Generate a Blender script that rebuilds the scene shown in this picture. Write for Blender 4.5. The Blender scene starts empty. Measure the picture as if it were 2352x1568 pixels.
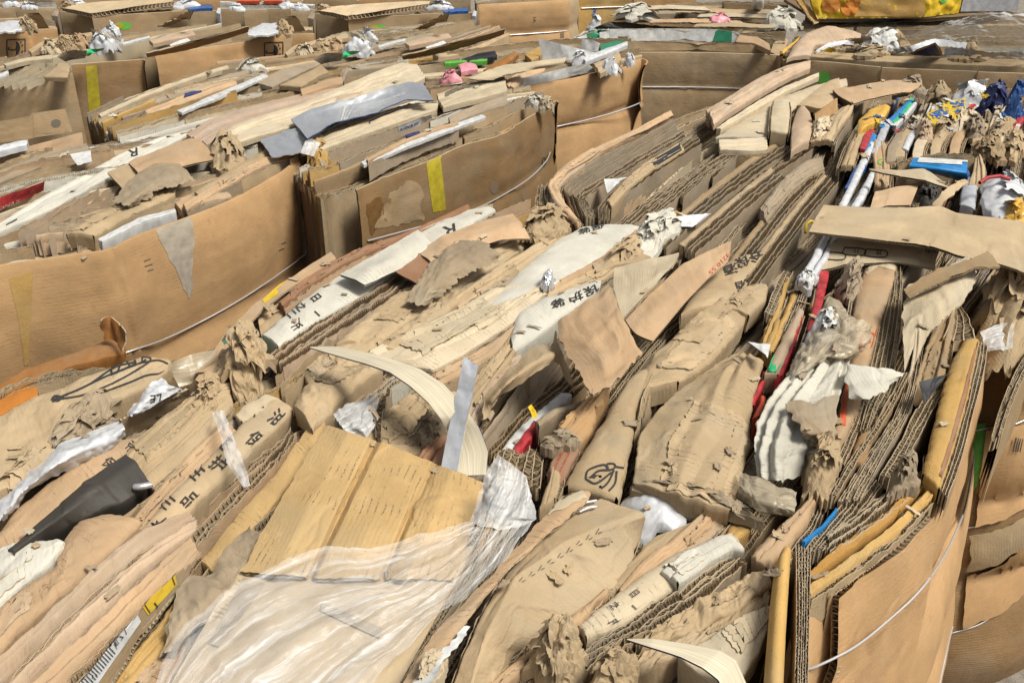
import bpy, math, random
import numpy as np
from mathutils import Vector
from mathutils.bvhtree import BVHTree
R = math.radians
S = bpy.context.scene
C = S.collection
# ------------------------------------------------------------ camera, sky, sun, exposure
TOP = 1.1                                   # height of the bale tops
CAM = np.array([0.0, 0.0, TOP + 1.0]); PITCH = R(27.0)
PW, PH, FPX = 2352.0, 1568.0, 2166.0        # picture grid the measurements were taken on
cd = bpy.data.cameras.new('camera'); cam = bpy.data.objects.new('camera', cd); C.objects.link(cam)
cam.location = CAM; cam.rotation_euler = (R(90) - PITCH, 0, 0)
cd.sensor_width = 36.0; cd.lens = 36.0 * FPX / PW; cd.clip_start = 0.05; cd.clip_end = 200.0
cd.dof.use_dof = False; cd.dof.focus_distance = 1.9; cd.dof.aperture_fstop = 13.0
S.camera = cam
W = bpy.data.worlds.new('World'); S.world = W; W.use_nodes = True
SUN_EL, SUN_AZ = R(58), R(118)
nt = W.node_tree; bgn = nt.nodes['Background']
sky = nt.nodes.new('ShaderNodeTexSky'); sky.sky_type = 'NISHITA'; sky.sun_disc = False
sky.sun_elevation = SUN_EL; sky.sun_rotation = SUN_AZ; sky.dust_density = 4.0; sky.air_density = 1.0
hs = nt.nodes.new('ShaderNodeHueSaturation'); hs.inputs['Saturation'].default_value = 0.3
nt.links.new(sky.outputs[0], hs.inputs['Color']); nt.links.new(hs.outputs[0], bgn.inputs[0])
bgn.inputs[1].default_value = 0.075
sl = bpy.data.lights.new('sun', 'SUN'); sl.energy = 2.9; sl.angle = R(18); sl.color = (1.0, 0.96, 0.88)
so = bpy.data.objects.new('sun', sl); C.objects.link(so)
sd = Vector((math.sin(SUN_AZ) * math.cos(SUN_EL), math.cos(SUN_AZ) * math.cos(SUN_EL), math.sin(SUN_EL)))
so.rotation_euler = sd.to_track_quat('Z', 'Y').to_euler(); so.location = (0, 0, 8)
S.view_settings.view_transform = 'Standard'; S.view_settings.look = 'None'
S.view_settings.exposure = 0.44; S.view_settings.gamma = 1.0
S.cycles.max_bounces = 6; S.cycles.transparent_max_bounces = 12; S.cycles.diffuse_bounces = 3

# ------------------------------------------------------------ measuring: picture grid -> place at a known height
FW = np.array([0, math.cos(PITCH), -math.sin(PITCH)]); UP = np.array([0, math.sin(PITCH), math.cos(PITCH)])
def raydir(x, y): return FW + np.array([1.0, 0, 0]) * ((x - PW / 2) / FPX) + UP * ((PH / 2 - y) / FPX)
def P(x, y, z=0.0):                         # z in cm over the bale tops
    d = raydir(x, y); zz = TOP + z * 0.01
    return CAM + d * ((zz - CAM[2]) / d[2])
def standing(top, bot, lean=.25):             # an upright board: foot at a known height, top edge straight above it
    B = Ps(bot); T = []
    for (x, y, *_), b in zip(top, B):
        d = raydir(x, y); t = (b[1] - CAM[1]) / d[1]; q = CAM + d * t; dy = lean * max(0, q[2] - b[2]); T.append(CAM + d * ((b[1] + dy - CAM[1]) / d[1]))
    return [np.array(T), B]
def Ps(pts, z=0.0): return np.array([P(p[0], p[1], (p[2] if len(p) > 2 else 0) + z) for p in pts])
def proj(p):
    d = p - CAM; f = d @ FW
    return np.stack([PW / 2 + FPX * d[..., 0] / f, PH / 2 - FPX * (d @ UP) / f], -1)

# ------------------------------------------------------------ curves, noise
def cr(pts, n):
    p = np.asarray(pts, float); k = len(p)
    t = np.linspace(0, k - 1, n)
    if k == 2: return p[0] + (p[1] - p[0]) * t[:, None]
    q = np.vstack([2 * p[0] - p[1], p, 2 * p[-1] - p[-2]])
    i = np.minimum(t.astype(int), k - 2); f = (t - i)[:, None]
    a, b, c, d = q[i], q[i + 1], q[i + 2], q[i + 3]
    return 0.5 * (2 * b + (c - a) * f + (2 * a - 5 * b + 4 * c - d) * f ** 2 + (3 * b - a - 3 * c + d) * f ** 3)
def lin(pts, n):
    p = np.asarray(pts, float); L = np.r_[0, np.cumsum(np.linalg.norm(np.diff(p, axis=0), axis=1))]
    t = np.linspace(0, L[-1], n)
    return np.stack([np.interp(t, L, p[:, k]) for k in range(p.shape[1])], -1)
def nz(a, b, f, seed):                      # smooth noise of two coordinates, about -1..1
    r = np.random.RandomState(seed); o = 0
    for k in range(7):
        an = r.uniform(0, 6.283); fr = f * r.uniform(.5, 1.6) * 6.283
        o = o + np.sin(fr * (a * math.cos(an) + b * math.sin(an)) + r.uniform(0, 6.283) + 1.1 * np.sin(fr * .6 * (b * math.cos(an) - a * math.sin(an)) + k))
    return o / 3.2
def fold(a, b, f, seed, n=6, an0=None, spread=3.14):   # sharp creases: many folds laid over each other
    r = np.random.RandomState(seed); o = 0; wsum = 0
    wa = a + .25 / f * nz(a, b, f * .7, seed + 1); wb = b + .25 / f * nz(a, b, f * .7, seed + 2)
    for k in range(n):
        an = r.uniform(0, 6.283) if an0 is None else an0 + r.uniform(-spread, spread)
        fr = f * r.uniform(.45, 1.7); w = 1.0 / fr
        x = fr * (wa * math.cos(an) + wb * math.sin(an)) + r.uniform(0, 9)
        o = o + w * (np.abs((x % 1.0) * 2 - 1) - .5); wsum += w
    return o / wsum * 2

def fold3(p, f, seed, n=8):
    r = np.random.RandomState(seed); o = 0; ws = 0
    q = p + .3 / f * np.stack([nz(p[..., 1], p[..., 2], f * .6, seed + 1), nz(p[..., 0], p[..., 2], f * .6, seed + 2), nz(p[..., 0], p[..., 1], f * .6, seed + 3)], -1)
    for k in range(n):
        d = r.normal(0, 1, 3); d /= np.linalg.norm(d); fr = f * r.uniform(.45, 1.6); w = 1 / fr
        o = o + w * (np.abs(((q @ d * fr + r.uniform(0, 9)) % 1) * 2 - 1) - .5); ws += w
    return o / ws * 2
# ------------------------------------------------------------ meshes
class MB:
    def __init__(s): s.v = []; s.q = []; s.uv = []; s.mi = []; s.n = 0
    def grid(s, G, UV=None, mi=0, closed=False):
        m, n = G.shape[:2]; idx = np.arange(m * n).reshape(m, n) + s.n
        if closed: idx = np.concatenate([idx, idx[:, :1]], 1)
        q = np.stack([idx[:-1, :-1], idx[:-1, 1:], idx[1:, 1:], idx[1:, :-1]], -1).reshape(-1, 4)
        s.v.append(G.reshape(-1, 3)); s.q.append(q); s.n += m * n
        s.uv.append(np.zeros((m * n, 2)) if UV is None else UV.reshape(-1, 2)); s.mi.append(np.full(len(q), mi))
        return s
    def build(s, name, mats, parent=None, smooth=True):
        v = np.vstack(s.v); q = np.vstack(s.q); uv = np.vstack(s.uv)
        me = bpy.data.meshes.new(name)
        me.vertices.add(len(v)); me.vertices.foreach_set('co', v.ravel().astype(np.float32))
        me.loops.add(q.size); me.loops.foreach_set('vertex_index', q.ravel().astype(np.int32))
        me.polygons.add(len(q)); me.polygons.foreach_set('loop_start', np.arange(0, q.size, 4, dtype=np.int32))
        me.polygons.foreach_set('material_index', np.concatenate(s.mi).astype(np.int32))
        u = me.uv_layers.new(name='UVMap'); u.data.foreach_set('uv', uv[q.ravel()].ravel().astype(np.float32))
        me.update(calc_edges=True)
        me.polygons.foreach_set('use_smooth', np.full(len(q), smooth))
        for m in (mats if isinstance(mats, (list, tuple)) else [mats]): me.materials.append(m)
        o = bpy.data.objects.new(name, me); C.objects.link(o); o.parent = parent
        return o
def tag(o, label=None, cat=None, group=None, kind=None):
    if label: o['label'] = label
    if cat: o['category'] = cat
    if group: o['group'] = group
    if kind: o['kind'] = kind
    return o
def uvgrid(G):
    du = np.linalg.norm(np.diff(G, axis=1), axis=2).mean(0); dv = np.linalg.norm(np.diff(G, axis=0), axis=2).mean(1)
    u = np.r_[0, np.cumsum(du)]; v = np.r_[0, np.cumsum(dv)]
    return np.stack(np.meshgrid(u, v), -1)
def normals(G):
    gu = np.gradient(G, axis=1); gv = np.gradient(G, axis=0)
    n = np.cross(gu, gv); n /= np.linalg.norm(n, axis=2, keepdims=True) + 1e-12
    if (n * (CAM - G)).sum() < 0: n = -n
    return n
SEED = [100]
def nextseed(): SEED[0] += 7; return SEED[0]

def surface(rows, z=0.0, res=6.0, wr=0.0, wf=9.0, crump=0.0, cf=14.0, ripple=0.0, rp=0.03, bulge=0.0, rag=0.0, sharp=False, seed=None, maxu=140, maxv=110, px=True, fan=None, cre=5, gapw=0.0, steps=0):
    """A bent surface through measured rows (row 0 = far or left edge, last row = near or right edge)."""
    seed = nextseed() if seed is None else seed
    W3 = [Ps(r, z) if px else np.asarray(r, float) for r in rows]
    if gapw and len(W3) in (2, 3):
        A_, B_ = cr(W3[0], 24), cr(W3[-1], 24); d_ = (B_ - A_).mean(0) * gapw; W3[0] = W3[0] + d_; W3[-1] = W3[-1] - d_
    pr = [proj(w) for w in W3]
    lu = max(np.linalg.norm(np.diff(p, axis=0), axis=1).sum() for p in pr)
    lv = sum(np.linalg.norm(pr[i + 1][len(pr[i + 1]) // 2] - pr[i][len(pr[i]) // 2]) for i in range(len(pr) - 1))
    nu = int(min(maxu, max(8, lu / res))); nv = int(min(maxv, max(5, lv / res))) if not steps else int(min(maxv, max(24, lv / 1.7)))
    def soft(w, n):                                             # straight runs with tight bends
        q = lin(w, n) if len(w) > 2 else cr(w, n); k = .78 * q + .22 * cr(w, n)
        return k
    f = lin if sharp else soft
    A = np.stack([f(w, nu) for w in W3])                       # rows x nu
    G = np.stack([cr(A[:, k], nv) if len(rows) > 2 and not sharp else lin(A[:, k], nv) for k in range(nu)], 1)
    UV = uvgrid(G); u, v = UV[..., 0], UV[..., 1]
    t = np.linspace(0, 1, nv)[:, None]; s = np.linspace(0, 1, nu)[None, :]
    if rag:                                                     # torn outline
        jit = rag * nz(u, v + 5, 16, seed + 9) + rag * .55 * nz(u, v, 45, seed + 8)
        gu = np.gradient(G, axis=1); gu /= np.linalg.norm(gu, axis=2, keepdims=True) + 1e-9
        gv = np.gradient(G, axis=0); gv /= np.linalg.norm(gv, axis=2, keepdims=True) + 1e-9
        we = np.exp(-np.minimum(s, 1 - s) * nu / 3.0); wv = np.exp(-np.minimum(t, 1 - t) * nv / 3.0)
        G = G + gu * (jit * we)[..., None] + gv * (jit * wv)[..., None]
    N = normals(G); h = np.zeros((nv, nu))
    if bulge: h = h + bulge * (1 - np.abs(2 * t - 1) ** 3.2) * np.minimum(1, 8 * np.minimum(s, 1 - s) + .55)
    if wr: h = h + wr * .35 * nz(u, v, wf, seed) + wr * 1.3 * fold(u, v, wf * .9, seed + 3, 4)
    if crump: h = h + crump * fold(u, v, cf, seed + 4, 7) + crump * .4 * fold(u, v, cf * 2.3, seed + 5, 6)
    if ripple: h = h + ripple * (np.abs(((u / rp + .35 * nz(u, v, 6, seed + 6)) % 1) * 2 - 1) - .5) * (0.35 + .65 * np.clip(nz(u, v, 5, seed + 7) + .4, 0, 1))
    if fan: h = h + fan[0] * (np.abs(((v / fan[1] + .5 * nz(u * .25, v, 5, seed + 6)) % 1) * 2 - 1) - .5)
    if steps:                                                       # several boards side by side: seams and small level changes
        rq = np.random.RandomState(seed + 55); vm = v.max()
        for i in range(steps):
            v0 = vm * (i + 1 + rq.uniform(-.38, .38)) / (steps + 1); d = v - (v0 + vm * .10 * nz(u, u * 0 + i, 2.2, seed + 300 + i) + .0012 * nz(u, u * 0 + i, 22, seed + 330 + i) + vm * rq.uniform(-.12, .12) * (u / u.max() - .5))
            w = max(.0009, vm / nv * .9); up = rq.uniform(.0015, .0045) * rq.choice([-1, 1])
            h = h + up * np.tanh(d / w) - rq.uniform(.003, .007) * np.exp(-(d / w) ** 2)
    rs = np.random.RandomState(seed + 77); ar = u.max() * v.max()
    for i in range(int(cre * min(3, max(1, ar / .02)))):           # sharp creases and dents
        an = rs.choice([0, 1.57, rs.uniform(0, 3.14)]) + rs.normal(0, .15); x0, y0 = rs.uniform(0, u.max()), rs.uniform(0, v.max())
        d = (u - x0) * math.sin(an) - (v - y0) * math.cos(an) + .004 * nz(u, v, 18, seed + i); l = (u - x0) * math.cos(an) + (v - y0) * math.sin(an)
        w = rs.uniform(.0015, .004); amp = rs.uniform(.4, 1) * .0022 * rs.choice([-1, 1], p=[.7, .3])
        h = h + amp * np.exp(-(d / w) ** 2) * np.exp(-(l / rs.uniform(.02, .09)) ** 2) + .0012 * np.tanh(d / .006) * np.exp(-(l / .06) ** 2) * np.exp(-(d / .03) ** 2) * rs.choice([-1, 1])
    return G + N * h[..., None], UV, N

SURF = {}; LAST = {}
def remember(o, G):
    LAST[o.name.split('.')[0]] = o.name
    m, n = G.shape[:2]; idx = np.arange(m * n).reshape(m, n)
    q = np.stack([idx[:-1, :-1], idx[:-1, 1:], idx[1:, 1:], idx[1:, :-1]], -1).reshape(-1, 4)
    SURF[o.name] = BVHTree.FromPolygons([Vector(p) for p in G.reshape(-1, 3)], [list(map(int, a)) for a in q])

def rim(mb, G, UV, N, depth, r, rend, mi=0, down=None, taper=0.0):
    """Rounded folds along the long sides, straight cut ends, going down into the pile."""
    m, n = G.shape[:2]
    dn = np.array([0, 0, -1.0]) if down is None else down
    for side in ('a', 'b', 'c', 'd'):
        if side == 'a': e, o, uvv, Ne, rr = G[0], G[0] - G[1], UV[0], N[0], r
        if side == 'b': e, o, uvv, Ne, rr = G[-1], G[-1] - G[-2], UV[-1], N[-1], r
        if side == 'c': e, o, uvv, Ne, rr = G[:, 0], G[:, 0] - G[:, 1], UV[:, 0], N[:, 0], rend
        if side == 'd': e, o, uvv, Ne, rr = G[:, -1], G[:, -1] - G[:, -2], UV[:, -1], N[:, -1], rend
        o = o / (np.linalg.norm(o, axis=1, keepdims=True) + 1e-9)
        d2 = dn * .75 - Ne * .25; d2 = d2 / np.linalg.norm(d2, axis=1, keepdims=True)
        rows = [e]
        for th in ((30, 60, 90) if rr > .002 else (90,)):
            rows.append(e + rr * math.sin(R(th)) * o + rr * (1 - math.cos(R(th))) * d2)
        for k in (.3, 1.0): rows.append(rows[-1 if k == .3 else -2] + d2 * depth * k - o * depth * k * taper)
        Q = np.stack(rows); uq = np.stack([uvv + np.array([0.0, .7]) * k * .01 for k in range(len(rows))])
        uq = np.stack([np.stack([uvv[:, 0] + (uvv[:, 1] if side in 'cd' else 0), uvv[:, 1] + .012 * k], -1) for k in range(len(rows))])
        mb.grid(Q, uq, mi)

def pad(name, label, cat, L, Rr, mat, z=0.0, mid=None, depth=.05, r=.007, rend=.002, parent=None, group=None, plies=0, **k):
    """A box or bag folded flat and packed with its fold upwards."""
    k['bulge'] = .38 * (.006 if k.get('bulge') is None else k['bulge']); k.setdefault('wr', .0015); k['wr'] *= .7; r = min(r, .003 + .25 * k['bulge'])
    rows = [L] + ([mid] if mid and isinstance(mid[0][0], (int, float)) else list(mid or [])) + [Rr]
    k.setdefault('rag', .0012); k.setdefault('gapw', .06)
    G, UV, N = surface(rows, z, **k)
    if depth == .05 and np.linalg.norm(G.reshape(-1, 3).mean(0) - CAM) > 3.4: depth = .022
    mb = MB().grid(G, UV); rim(mb, G, UV, N, depth, r, rend, taper=.15)
    o = mb.build(name, mat, parent); remember(o, G)
    if plies: torn_plies(o, G, UV, N, mat, plies)
    return tag(o, label, cat, group)
def torn_plies(o, G, UV, N, mat, n):
    """Torn upper layers of board still stuck on a folded box."""
    rs = np.random.RandomState(SEED[0] + 3); m, k = G.shape[:2]
    for i in range(n):
        if m < 9 or k < 16: return
        a0 = rs.uniform(-.05, .55); a1 = a0 + rs.uniform(.3, .6); b0 = rs.uniform(-.05, .4); b1 = b0 + rs.uniform(.45, .75)
        S_ = np.linspace(max(.0, a0), min(1., a1), max(10, int(k * .7))); T_ = np.linspace(max(.0, b0), min(1., b1), max(8, int(m * .8)))
        s2, t2 = np.meshgrid(S_, T_); q = rs.randint(9999); sc = UV[-1, -1]
        es = np.minimum((s2 - S_[0]) / (S_[-1] - S_[0]), (S_[-1] - s2) / (S_[-1] - S_[0])); et = np.minimum((t2 - T_[0]) / (T_[-1] - T_[0]), (T_[-1] - t2) / (T_[-1] - T_[0]))
        U_, V_ = s2 * sc[0], t2 * sc[1]
        j = .006 * nz(U_, V_, 20, q) + .004 * nz(U_, V_, 55, q + 1)
        sgs = np.where(s2 < S_.mean(), 1, -1); s3 = np.clip(s2 + sgs * np.abs(j) / sc[0] * (es < .12), 0, 1); t3 = np.clip(t2 + np.where(t2 < T_.mean(), 1, -1) * np.abs(j) / sc[1] * (et < .15) * .6, 0, 1)
        fi, fj = t3 * (m - 1), s3 * (k - 1); i0 = np.clip(fi.astype(int), 0, m - 2); j0 = np.clip(fj.astype(int), 0, k - 2); wi, wj = (fi - i0)[..., None], (fj - j0)[..., None]
        L_ = lambda Q: (Q[i0, j0] * (1 - wi) + Q[i0 + 1, j0] * wi) * (1 - wj) + (Q[i0, j0 + 1] * (1 - wi) + Q[i0 + 1, j0 + 1] * wi) * wj
        lift = .0025 + .0035 * np.exp(-np.minimum(es, et) * 14) * np.clip(nz(U_, V_, 12, q + 2), 0, 1) + .0012 * i
        H = L_(G) + L_(N) * lift[..., None]; B = H - L_(N) * .0022
        mb = MB().grid(H, L_(UV)); lp = np.concatenate([H[0], H[1:, -1], H[-1, ::-1][1:], H[::-1, 0][1:]]); lo = np.concatenate([B[0], B[1:, -1], B[-1, ::-1][1:], B[::-1, 0][1:]])
        mb.grid(np.stack([lp, lo]), None, 1)
        mb.build('torn_ply', [mat, M['edge_pale']], o)

def sheet(name, label, cat, rows, mat, z=0.0, th=.005, parent=None, group=None, edge=None, flute=True, back=None, pitch=.009, **k):
    """One corrugated board: two liners and the wavy flute between them along the open edges."""
    k.setdefault('wr', .0015)
    G, UV, N = surface(rows, z, **k)
    B = G - N * th
    mb = MB().grid(G, UV); mb.grid(B[::-1], UV[::-1], 0 if back is None else 2)
    loop = np.concatenate([G[0], G[1:, -1], G[-1, ::-1][1:], G[::-1, 0][1:]]); lo2 = np.concatenate([B[0], B[1:, -1], B[-1, ::-1][1:], B[::-1, 0][1:]])
    cen = G.reshape(-1, 3).mean(0)
    if flute and th > .003:
        Lp = np.r_[0, np.cumsum(np.linalg.norm(np.diff(loop, axis=0), axis=1))]
        n = int(min(2600, Lp[-1] / pitch * 8)); t = np.linspace(0, Lp[-1], n)
        a = np.stack([np.interp(t, Lp, loop[:, i]) for i in range(3)], -1); b = np.stack([np.interp(t, Lp, lo2[:, i]) for i in range(3)], -1)
        w = (.5 + .46 * np.sin(t / pitch * 6.283))[:, None]; e = a * (1 - w) + b * w
        d = cen - e; d /= np.linalg.norm(d, axis=1, keepdims=True)
        Q = np.stack([e + d * .0012, e + d * .02]); mb.grid(Q, np.stack([np.stack([t, t * 0], -1), np.stack([t, t * 0 + .02], -1)]), 1)
    else:
        mb.grid(np.stack([loop, lo2]), np.stack([np.stack([np.arange(len(loop)) * .004, np.zeros(len(loop))], -1)] * 2), 1)
    o = mb.build(name, [mat, edge or M['edge']] + ([back] if back else []), parent); remember(o, G)
    return tag(o, label, cat, group)

def stack(name, label, cat, L, Rr, n, mat, z=0.0, depth=.10, parent=None, group=None, res=7.0, rag=.003, pitch=.010, gap=.0, zrow=0.0, front=None, px=True, lean=0.0, seed=None, wob=.12, zv=.006):
    """n boards packed on edge: liners and flutes seen along their cut top edges."""
    seed = nextseed() if seed is None else seed
    A = Ps(L, z) if px else np.asarray(L, float); B = Ps(Rr, z) if px else np.asarray(Rr, float)
    pl = np.linalg.norm(np.diff(proj(B), axis=0), axis=1).sum()
    Lm = np.linalg.norm(np.diff(B, axis=0), axis=1).sum()
    nu = int(max(10, min(150, pl / res)))
    nf = int(max(nu, min(1400, Lm / pitch * 7)))
    a, b = cr(A, nf), cr(B, nf); s = np.linspace(0, Lm, nf)
    lat = b - a; wid = np.linalg.norm(lat, axis=1).mean(); cell = wid / n
    mb = MB(); rs = np.random.RandomState(seed)
    step = max(1, nf // nu); sel = np.unique(np.r_[np.arange(0, nf, step), nf - 1])
    dn = np.array([0, 0, -1.0])
    def at(k): return a + lat * np.clip(k / n + wob / n * nz(s, s * 0 + k, 5, seed + 1), 0, 1)[:, None]
    prev = None
    for k in range(n + 1):
        p = at(k); zz = rag * nz(s, s * 0 + k * 3.3, 16, seed + 2 + k) + rag * .7 * nz(s, s * 0 + k, 60, seed + 20 + k) + rs.uniform(-zv, zv) * (1 - .0 * k)
        top = p + np.stack([0 * s, 0 * s, zz], -1)
        q = top[sel]; low = q + dn * depth + lat[sel] / wid * lean
        ss = s[sel]; dl = depth; edge_w = .0009 if cell > .004 else .0005
        midp = q + dn * .012 + lat[sel] / wid * .0015 * nz(ss, ss * 0 + k, 30, seed + 40 + k)[:, None]
        ln = lat[sel] / wid; tk = np.array([0, 0, .0006])
        mb.grid(np.stack([q - ln * edge_w, q + tk, q + ln * edge_w]), np.stack([np.stack([ss, ss * 0 + .002 * i_], -1) for i_ in range(3)]), 1)
        mb.grid(np.stack([q, midp, low]), np.stack([np.stack([ss, ss * 0], -1), np.stack([ss, ss * 0 + .012], -1), np.stack([ss, ss * 0 + dl], -1)]), 0)
        if prev is not None:
            ph = s / pitch * 6.283 + 2.5 * nz(s, s * 0 + k, 3, seed + 60 + k)
            w = (.5 + .42 * np.sin(ph))[:, None]
            e = prev * (1 - w) + top * w; e[:, 2] -= .0012 + .0015 * np.abs(nz(s, s * 0, 25, seed + 70 + k))
            if cell > .0022 and cell < .03:
                lf = lat / wid * .0006; mb.grid(np.stack([e - lf, e + lf]), np.stack([np.stack([s, s * 0], -1), np.stack([s, s * 0 + .002], -1)]), 1)
                mb.grid(np.stack([e, e + dn * .028]), np.stack([np.stack([s, s * 0], -1), np.stack([s, s * 0 + .028], -1)]), 1)
        prev = top
    o = mb.build(name, [front or mat, M['edge']], parent)
    return tag(o, label, cat, group)

def panel(name, top, mat, parent, z0=-100, wires=(), bulge=.02, wr=.0026, hem=.0, label=None, z=0.0, edge=True, res=8.0, creases=(), th=.006, side=1, pinch=1.0, lean=0.0, zb=None):
    """A wrapped side face hanging from the measured top edge down to height z0 (cm, relative to the tops)."""
    A = Ps(top, z); seed = nextseed()
    nu = int(max(10, min(150, np.linalg.norm(np.diff(proj(A), axis=0), axis=1).sum() / res)))
    a = cr(A, nu); tan = np.gradient(a, axis=0); tan[:, 2] = 0; tan /= np.linalg.norm(tan, axis=1, keepdims=True)
    out = np.stack([tan[:, 1], -tan[:, 0], 0 * tan[:, 0]], -1)
    if ((CAM - a) * out).sum() < 0: out = -out
    if side < 0: out = -out
    H = -z0 * .01; nv = 46
    v = np.linspace(0, 1, nv) ** 1.15 * H
    kn = [0.0] + [-w * .01 for w in wires] + [H + .02]
    off = np.zeros(nv)
    for i in range(len(kn) - 1):
        m = (v >= kn[i]) & (v <= kn[i + 1]); x = (v[m] - kn[i]) / (kn[i + 1] - kn[i])
        amp = bulge * (1 if i else .6) * min(1.4, (kn[i + 1] - kn[i]) / .3)
        off[m] = amp * np.sin(np.pi * x) ** .6 * pinch
    U = np.r_[0, np.cumsum(np.linalg.norm(np.diff(a, axis=0), axis=1))]
    u2, v2 = np.meshgrid(U, v)
    h = off[:, None] + wr * .4 * nz(u2 * .8, v2 * 1.3, 3.5, seed) + wr * 1.5 * fold(u2 * .6, v2 * 1.6, 5, seed + 1, 5) + wr * .5 * fold(u2, v2, 16, seed + 5, 5)
    for c_ in (.33, .7): h = h - .0035 * np.exp(-((v2 - c_ * (kn[1] if len(kn) > 2 else .3) - .012 * nz(u2, u2 * 0, 1.5, seed + 9)) / .004) ** 2) * np.clip(nz(u2, u2 * 0 + c_, 2.2, seed + 10) + .5, 0, 1)
    for w in wires: h = h - wr * .8 * np.exp(-((v2 + w * .01) / .02) ** 2) * (np.abs(((u2 / .05 + nz(u2, v2, 5, seed + 2)) % 1) * 2 - 1) - .2)
    for c_ in creases: h = h - .009 * np.exp(-((u2 - c_ * U[-1] - .006 * nz(v2, v2 * 0, 7, seed + 8)) / .005) ** 2) + .004 * np.exp(-((u2 - c_ * U[-1] - .014) / .008) ** 2)
    G = a[None] + out[None] * (h + lean * v2)[..., None]; G[..., 2] = a[None, :, 2] - v2 + (hem * nz(u2, v2 * 0, 9, seed + 4)) * np.exp(-v2 / .02)
    UV = np.stack([u2, v2], -1)
    mb = MB().grid(G, UV)
    IN = G - out[None] * th
    mb.grid(IN[:12], UV[:12]); 
    # rolled rim or cut edge
    mb.grid(np.stack([G[0], (G[0] + IN[0]) / 2 + np.array([0, 0, .0025]), IN[0]]), np.stack([UV[0], UV[0] + .003, UV[0] + .006]), 1 if edge else 0)
    o = mb.build(name, [mat, M['edge']], parent); remember(o, G)
    if label: o['label'] = label
    return o, G, out, h

def tube(pts, r, mb=None, k=6, mi=0):
    mb = mb or MB(); p = np.asarray(pts, float); t = np.gradient(p, axis=0); t /= np.linalg.norm(t, axis=1, keepdims=True) + 1e-9
    up = np.array([.13, .21, 1.0]); a = np.cross(t, up); a /= np.linalg.norm(a, axis=1, keepdims=True); b = np.cross(t, a)
    rr = r if np.ndim(r) else np.full(len(p), r)
    an = np.linspace(0, 2 * np.pi, k, endpoint=False)
    G = p[:, None] + (a[:, None] * np.cos(an)[None, :, None] + b[:, None] * np.sin(an)[None, :, None]) * np.asarray(rr)[:, None, None]
    return mb.grid(G, None, mi, closed=True)

def wire(parent, G, out, zrel, x0=0.0, x1=1.0, r=.0022):
    m, n = G.shape[:2]; i0, i1 = int(x0 * (n - 1)), int(x1 * (n - 1)) + 1
    j = int(np.argmin(np.abs((G[:, n // 2, 2] - TOP) * 100 - zrel)))
    p = G[j, i0:i1] + out[i0:i1] * .004; p = lin(p, max(12, (i1 - i0)))
    k = np.ones(7) / 7; pp = np.vstack([np.repeat(p[:1], 3, 0), p, np.repeat(p[-1:], 3, 0)])
    p = np.stack([np.convolve(pp[:, c], k, 'valid') for c in range(3)], -1) + out[i0:i1].mean(0) * .003
    return tube(p, r).build('baling_wire', M['wire'], parent)

def hit(target, x, y, lift=.0012):
    d = Vector(raydir(x, y)).normalized(); bv = SURF[target.name]
    h = bv.ray_cast(Vector(CAM), d)
    if h[0] is None:
        f = bv.find_nearest(Vector(P(x, y, 0))); 
        return np.array(f[0]) + np.array([0, 0, lift])
    n = h[1] if h[1].dot(d) < 0 else -h[1]
    return np.array(h[0] + n * lift)
def SURFOBJ(name):                            # the object of that name made last
    return [o for o in bpy.data.objects if o.name.split('.')[0] == name and o.name in SURF][-1] if 0 else bpy.data.objects[LAST[name]]
def decal(target, name, rows, mat, n=(14, 8), lift=.0012, sharp=True, rag=0.0, label=None):
    """A patch, tape or print lying on a face."""
    A = np.stack([lin(np.array(r, float), n[0]) for r in rows]); A = np.stack([lin(A[:, k], n[1]) for k in range(n[0])], 1)
    if rag:
        sd_ = nextseed(); 
        for row in (0, -1): A[row] += rag * np.stack([nz(A[row, :, 0] / 60, A[row, :, 1] / 60, 1.5, sd_), nz(A[row, :, 0] / 60, A[row, :, 1] / 60, 1.5, sd_ + 1)], -1)
        for col in (0, -1): A[:, col] += rag * np.stack([nz(A[:, col, 0] / 60, A[:, col, 1] / 60, 1.5, sd_ + 2), nz(A[:, col, 0] / 60, A[:, col, 1] / 60, 1.5, sd_ + 3)], -1)
    G = np.stack([[hit(target, x, y, lift) for x, y in row] for row in A])
    o = MB().grid(G, uvgrid(G)).build(name, mat, target)
    if label: o['label'] = label
    return o
def strokes(target, name, lines, w, mat, lift=.0014, closed=False):
    """Printed line work: ribbons of width w following a face."""
    mb = MB()
    for ln in lines:
        p = cr(np.array(ln, float), max(6, len(ln) * 6)); t = np.gradient(p, axis=0); t /= np.linalg.norm(t, axis=1, keepdims=True) + 1e-9
        nn = np.stack([-t[:, 1], t[:, 0]], -1) * w / 2
        G = np.stack([[hit(target, *q, lift) for q in p - nn], [hit(target, *q, lift) for q in p], [hit(target, *q, lift) for q in p + nn]])
        mb.grid(G)
    return mb.build(name, mat, target)
def wire_px(parent, targets, pts, r=.0022, lift=.004):
    """Baling wire lying on the wrapped faces, through measured points."""
    q = cr(np.array(pts, float), 40); out = []; dirs = []
    for x, y in q:
        d = Vector(raydir(x, y)).normalized(); best = None
        for t_ in targets:
            h = SURF[t_.name].ray_cast(Vector(CAM), d)
            if h[0] is not None and (best is None or h[3] < best): best = h[3]
        if best: out.append(best - lift); dirs.append(np.array(d))
    if len(out) < 6: return None
    t = np.array(out)
    for _ in range(150): t[1:-1] = np.minimum(t[1:-1], (t[:-2] + t[2:]) / 2)      # pulled taut
    p = CAM + np.array(dirs) * t[:, None]
    return tube(p, r).build('baling_wire', M['wire'], parent)
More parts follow.
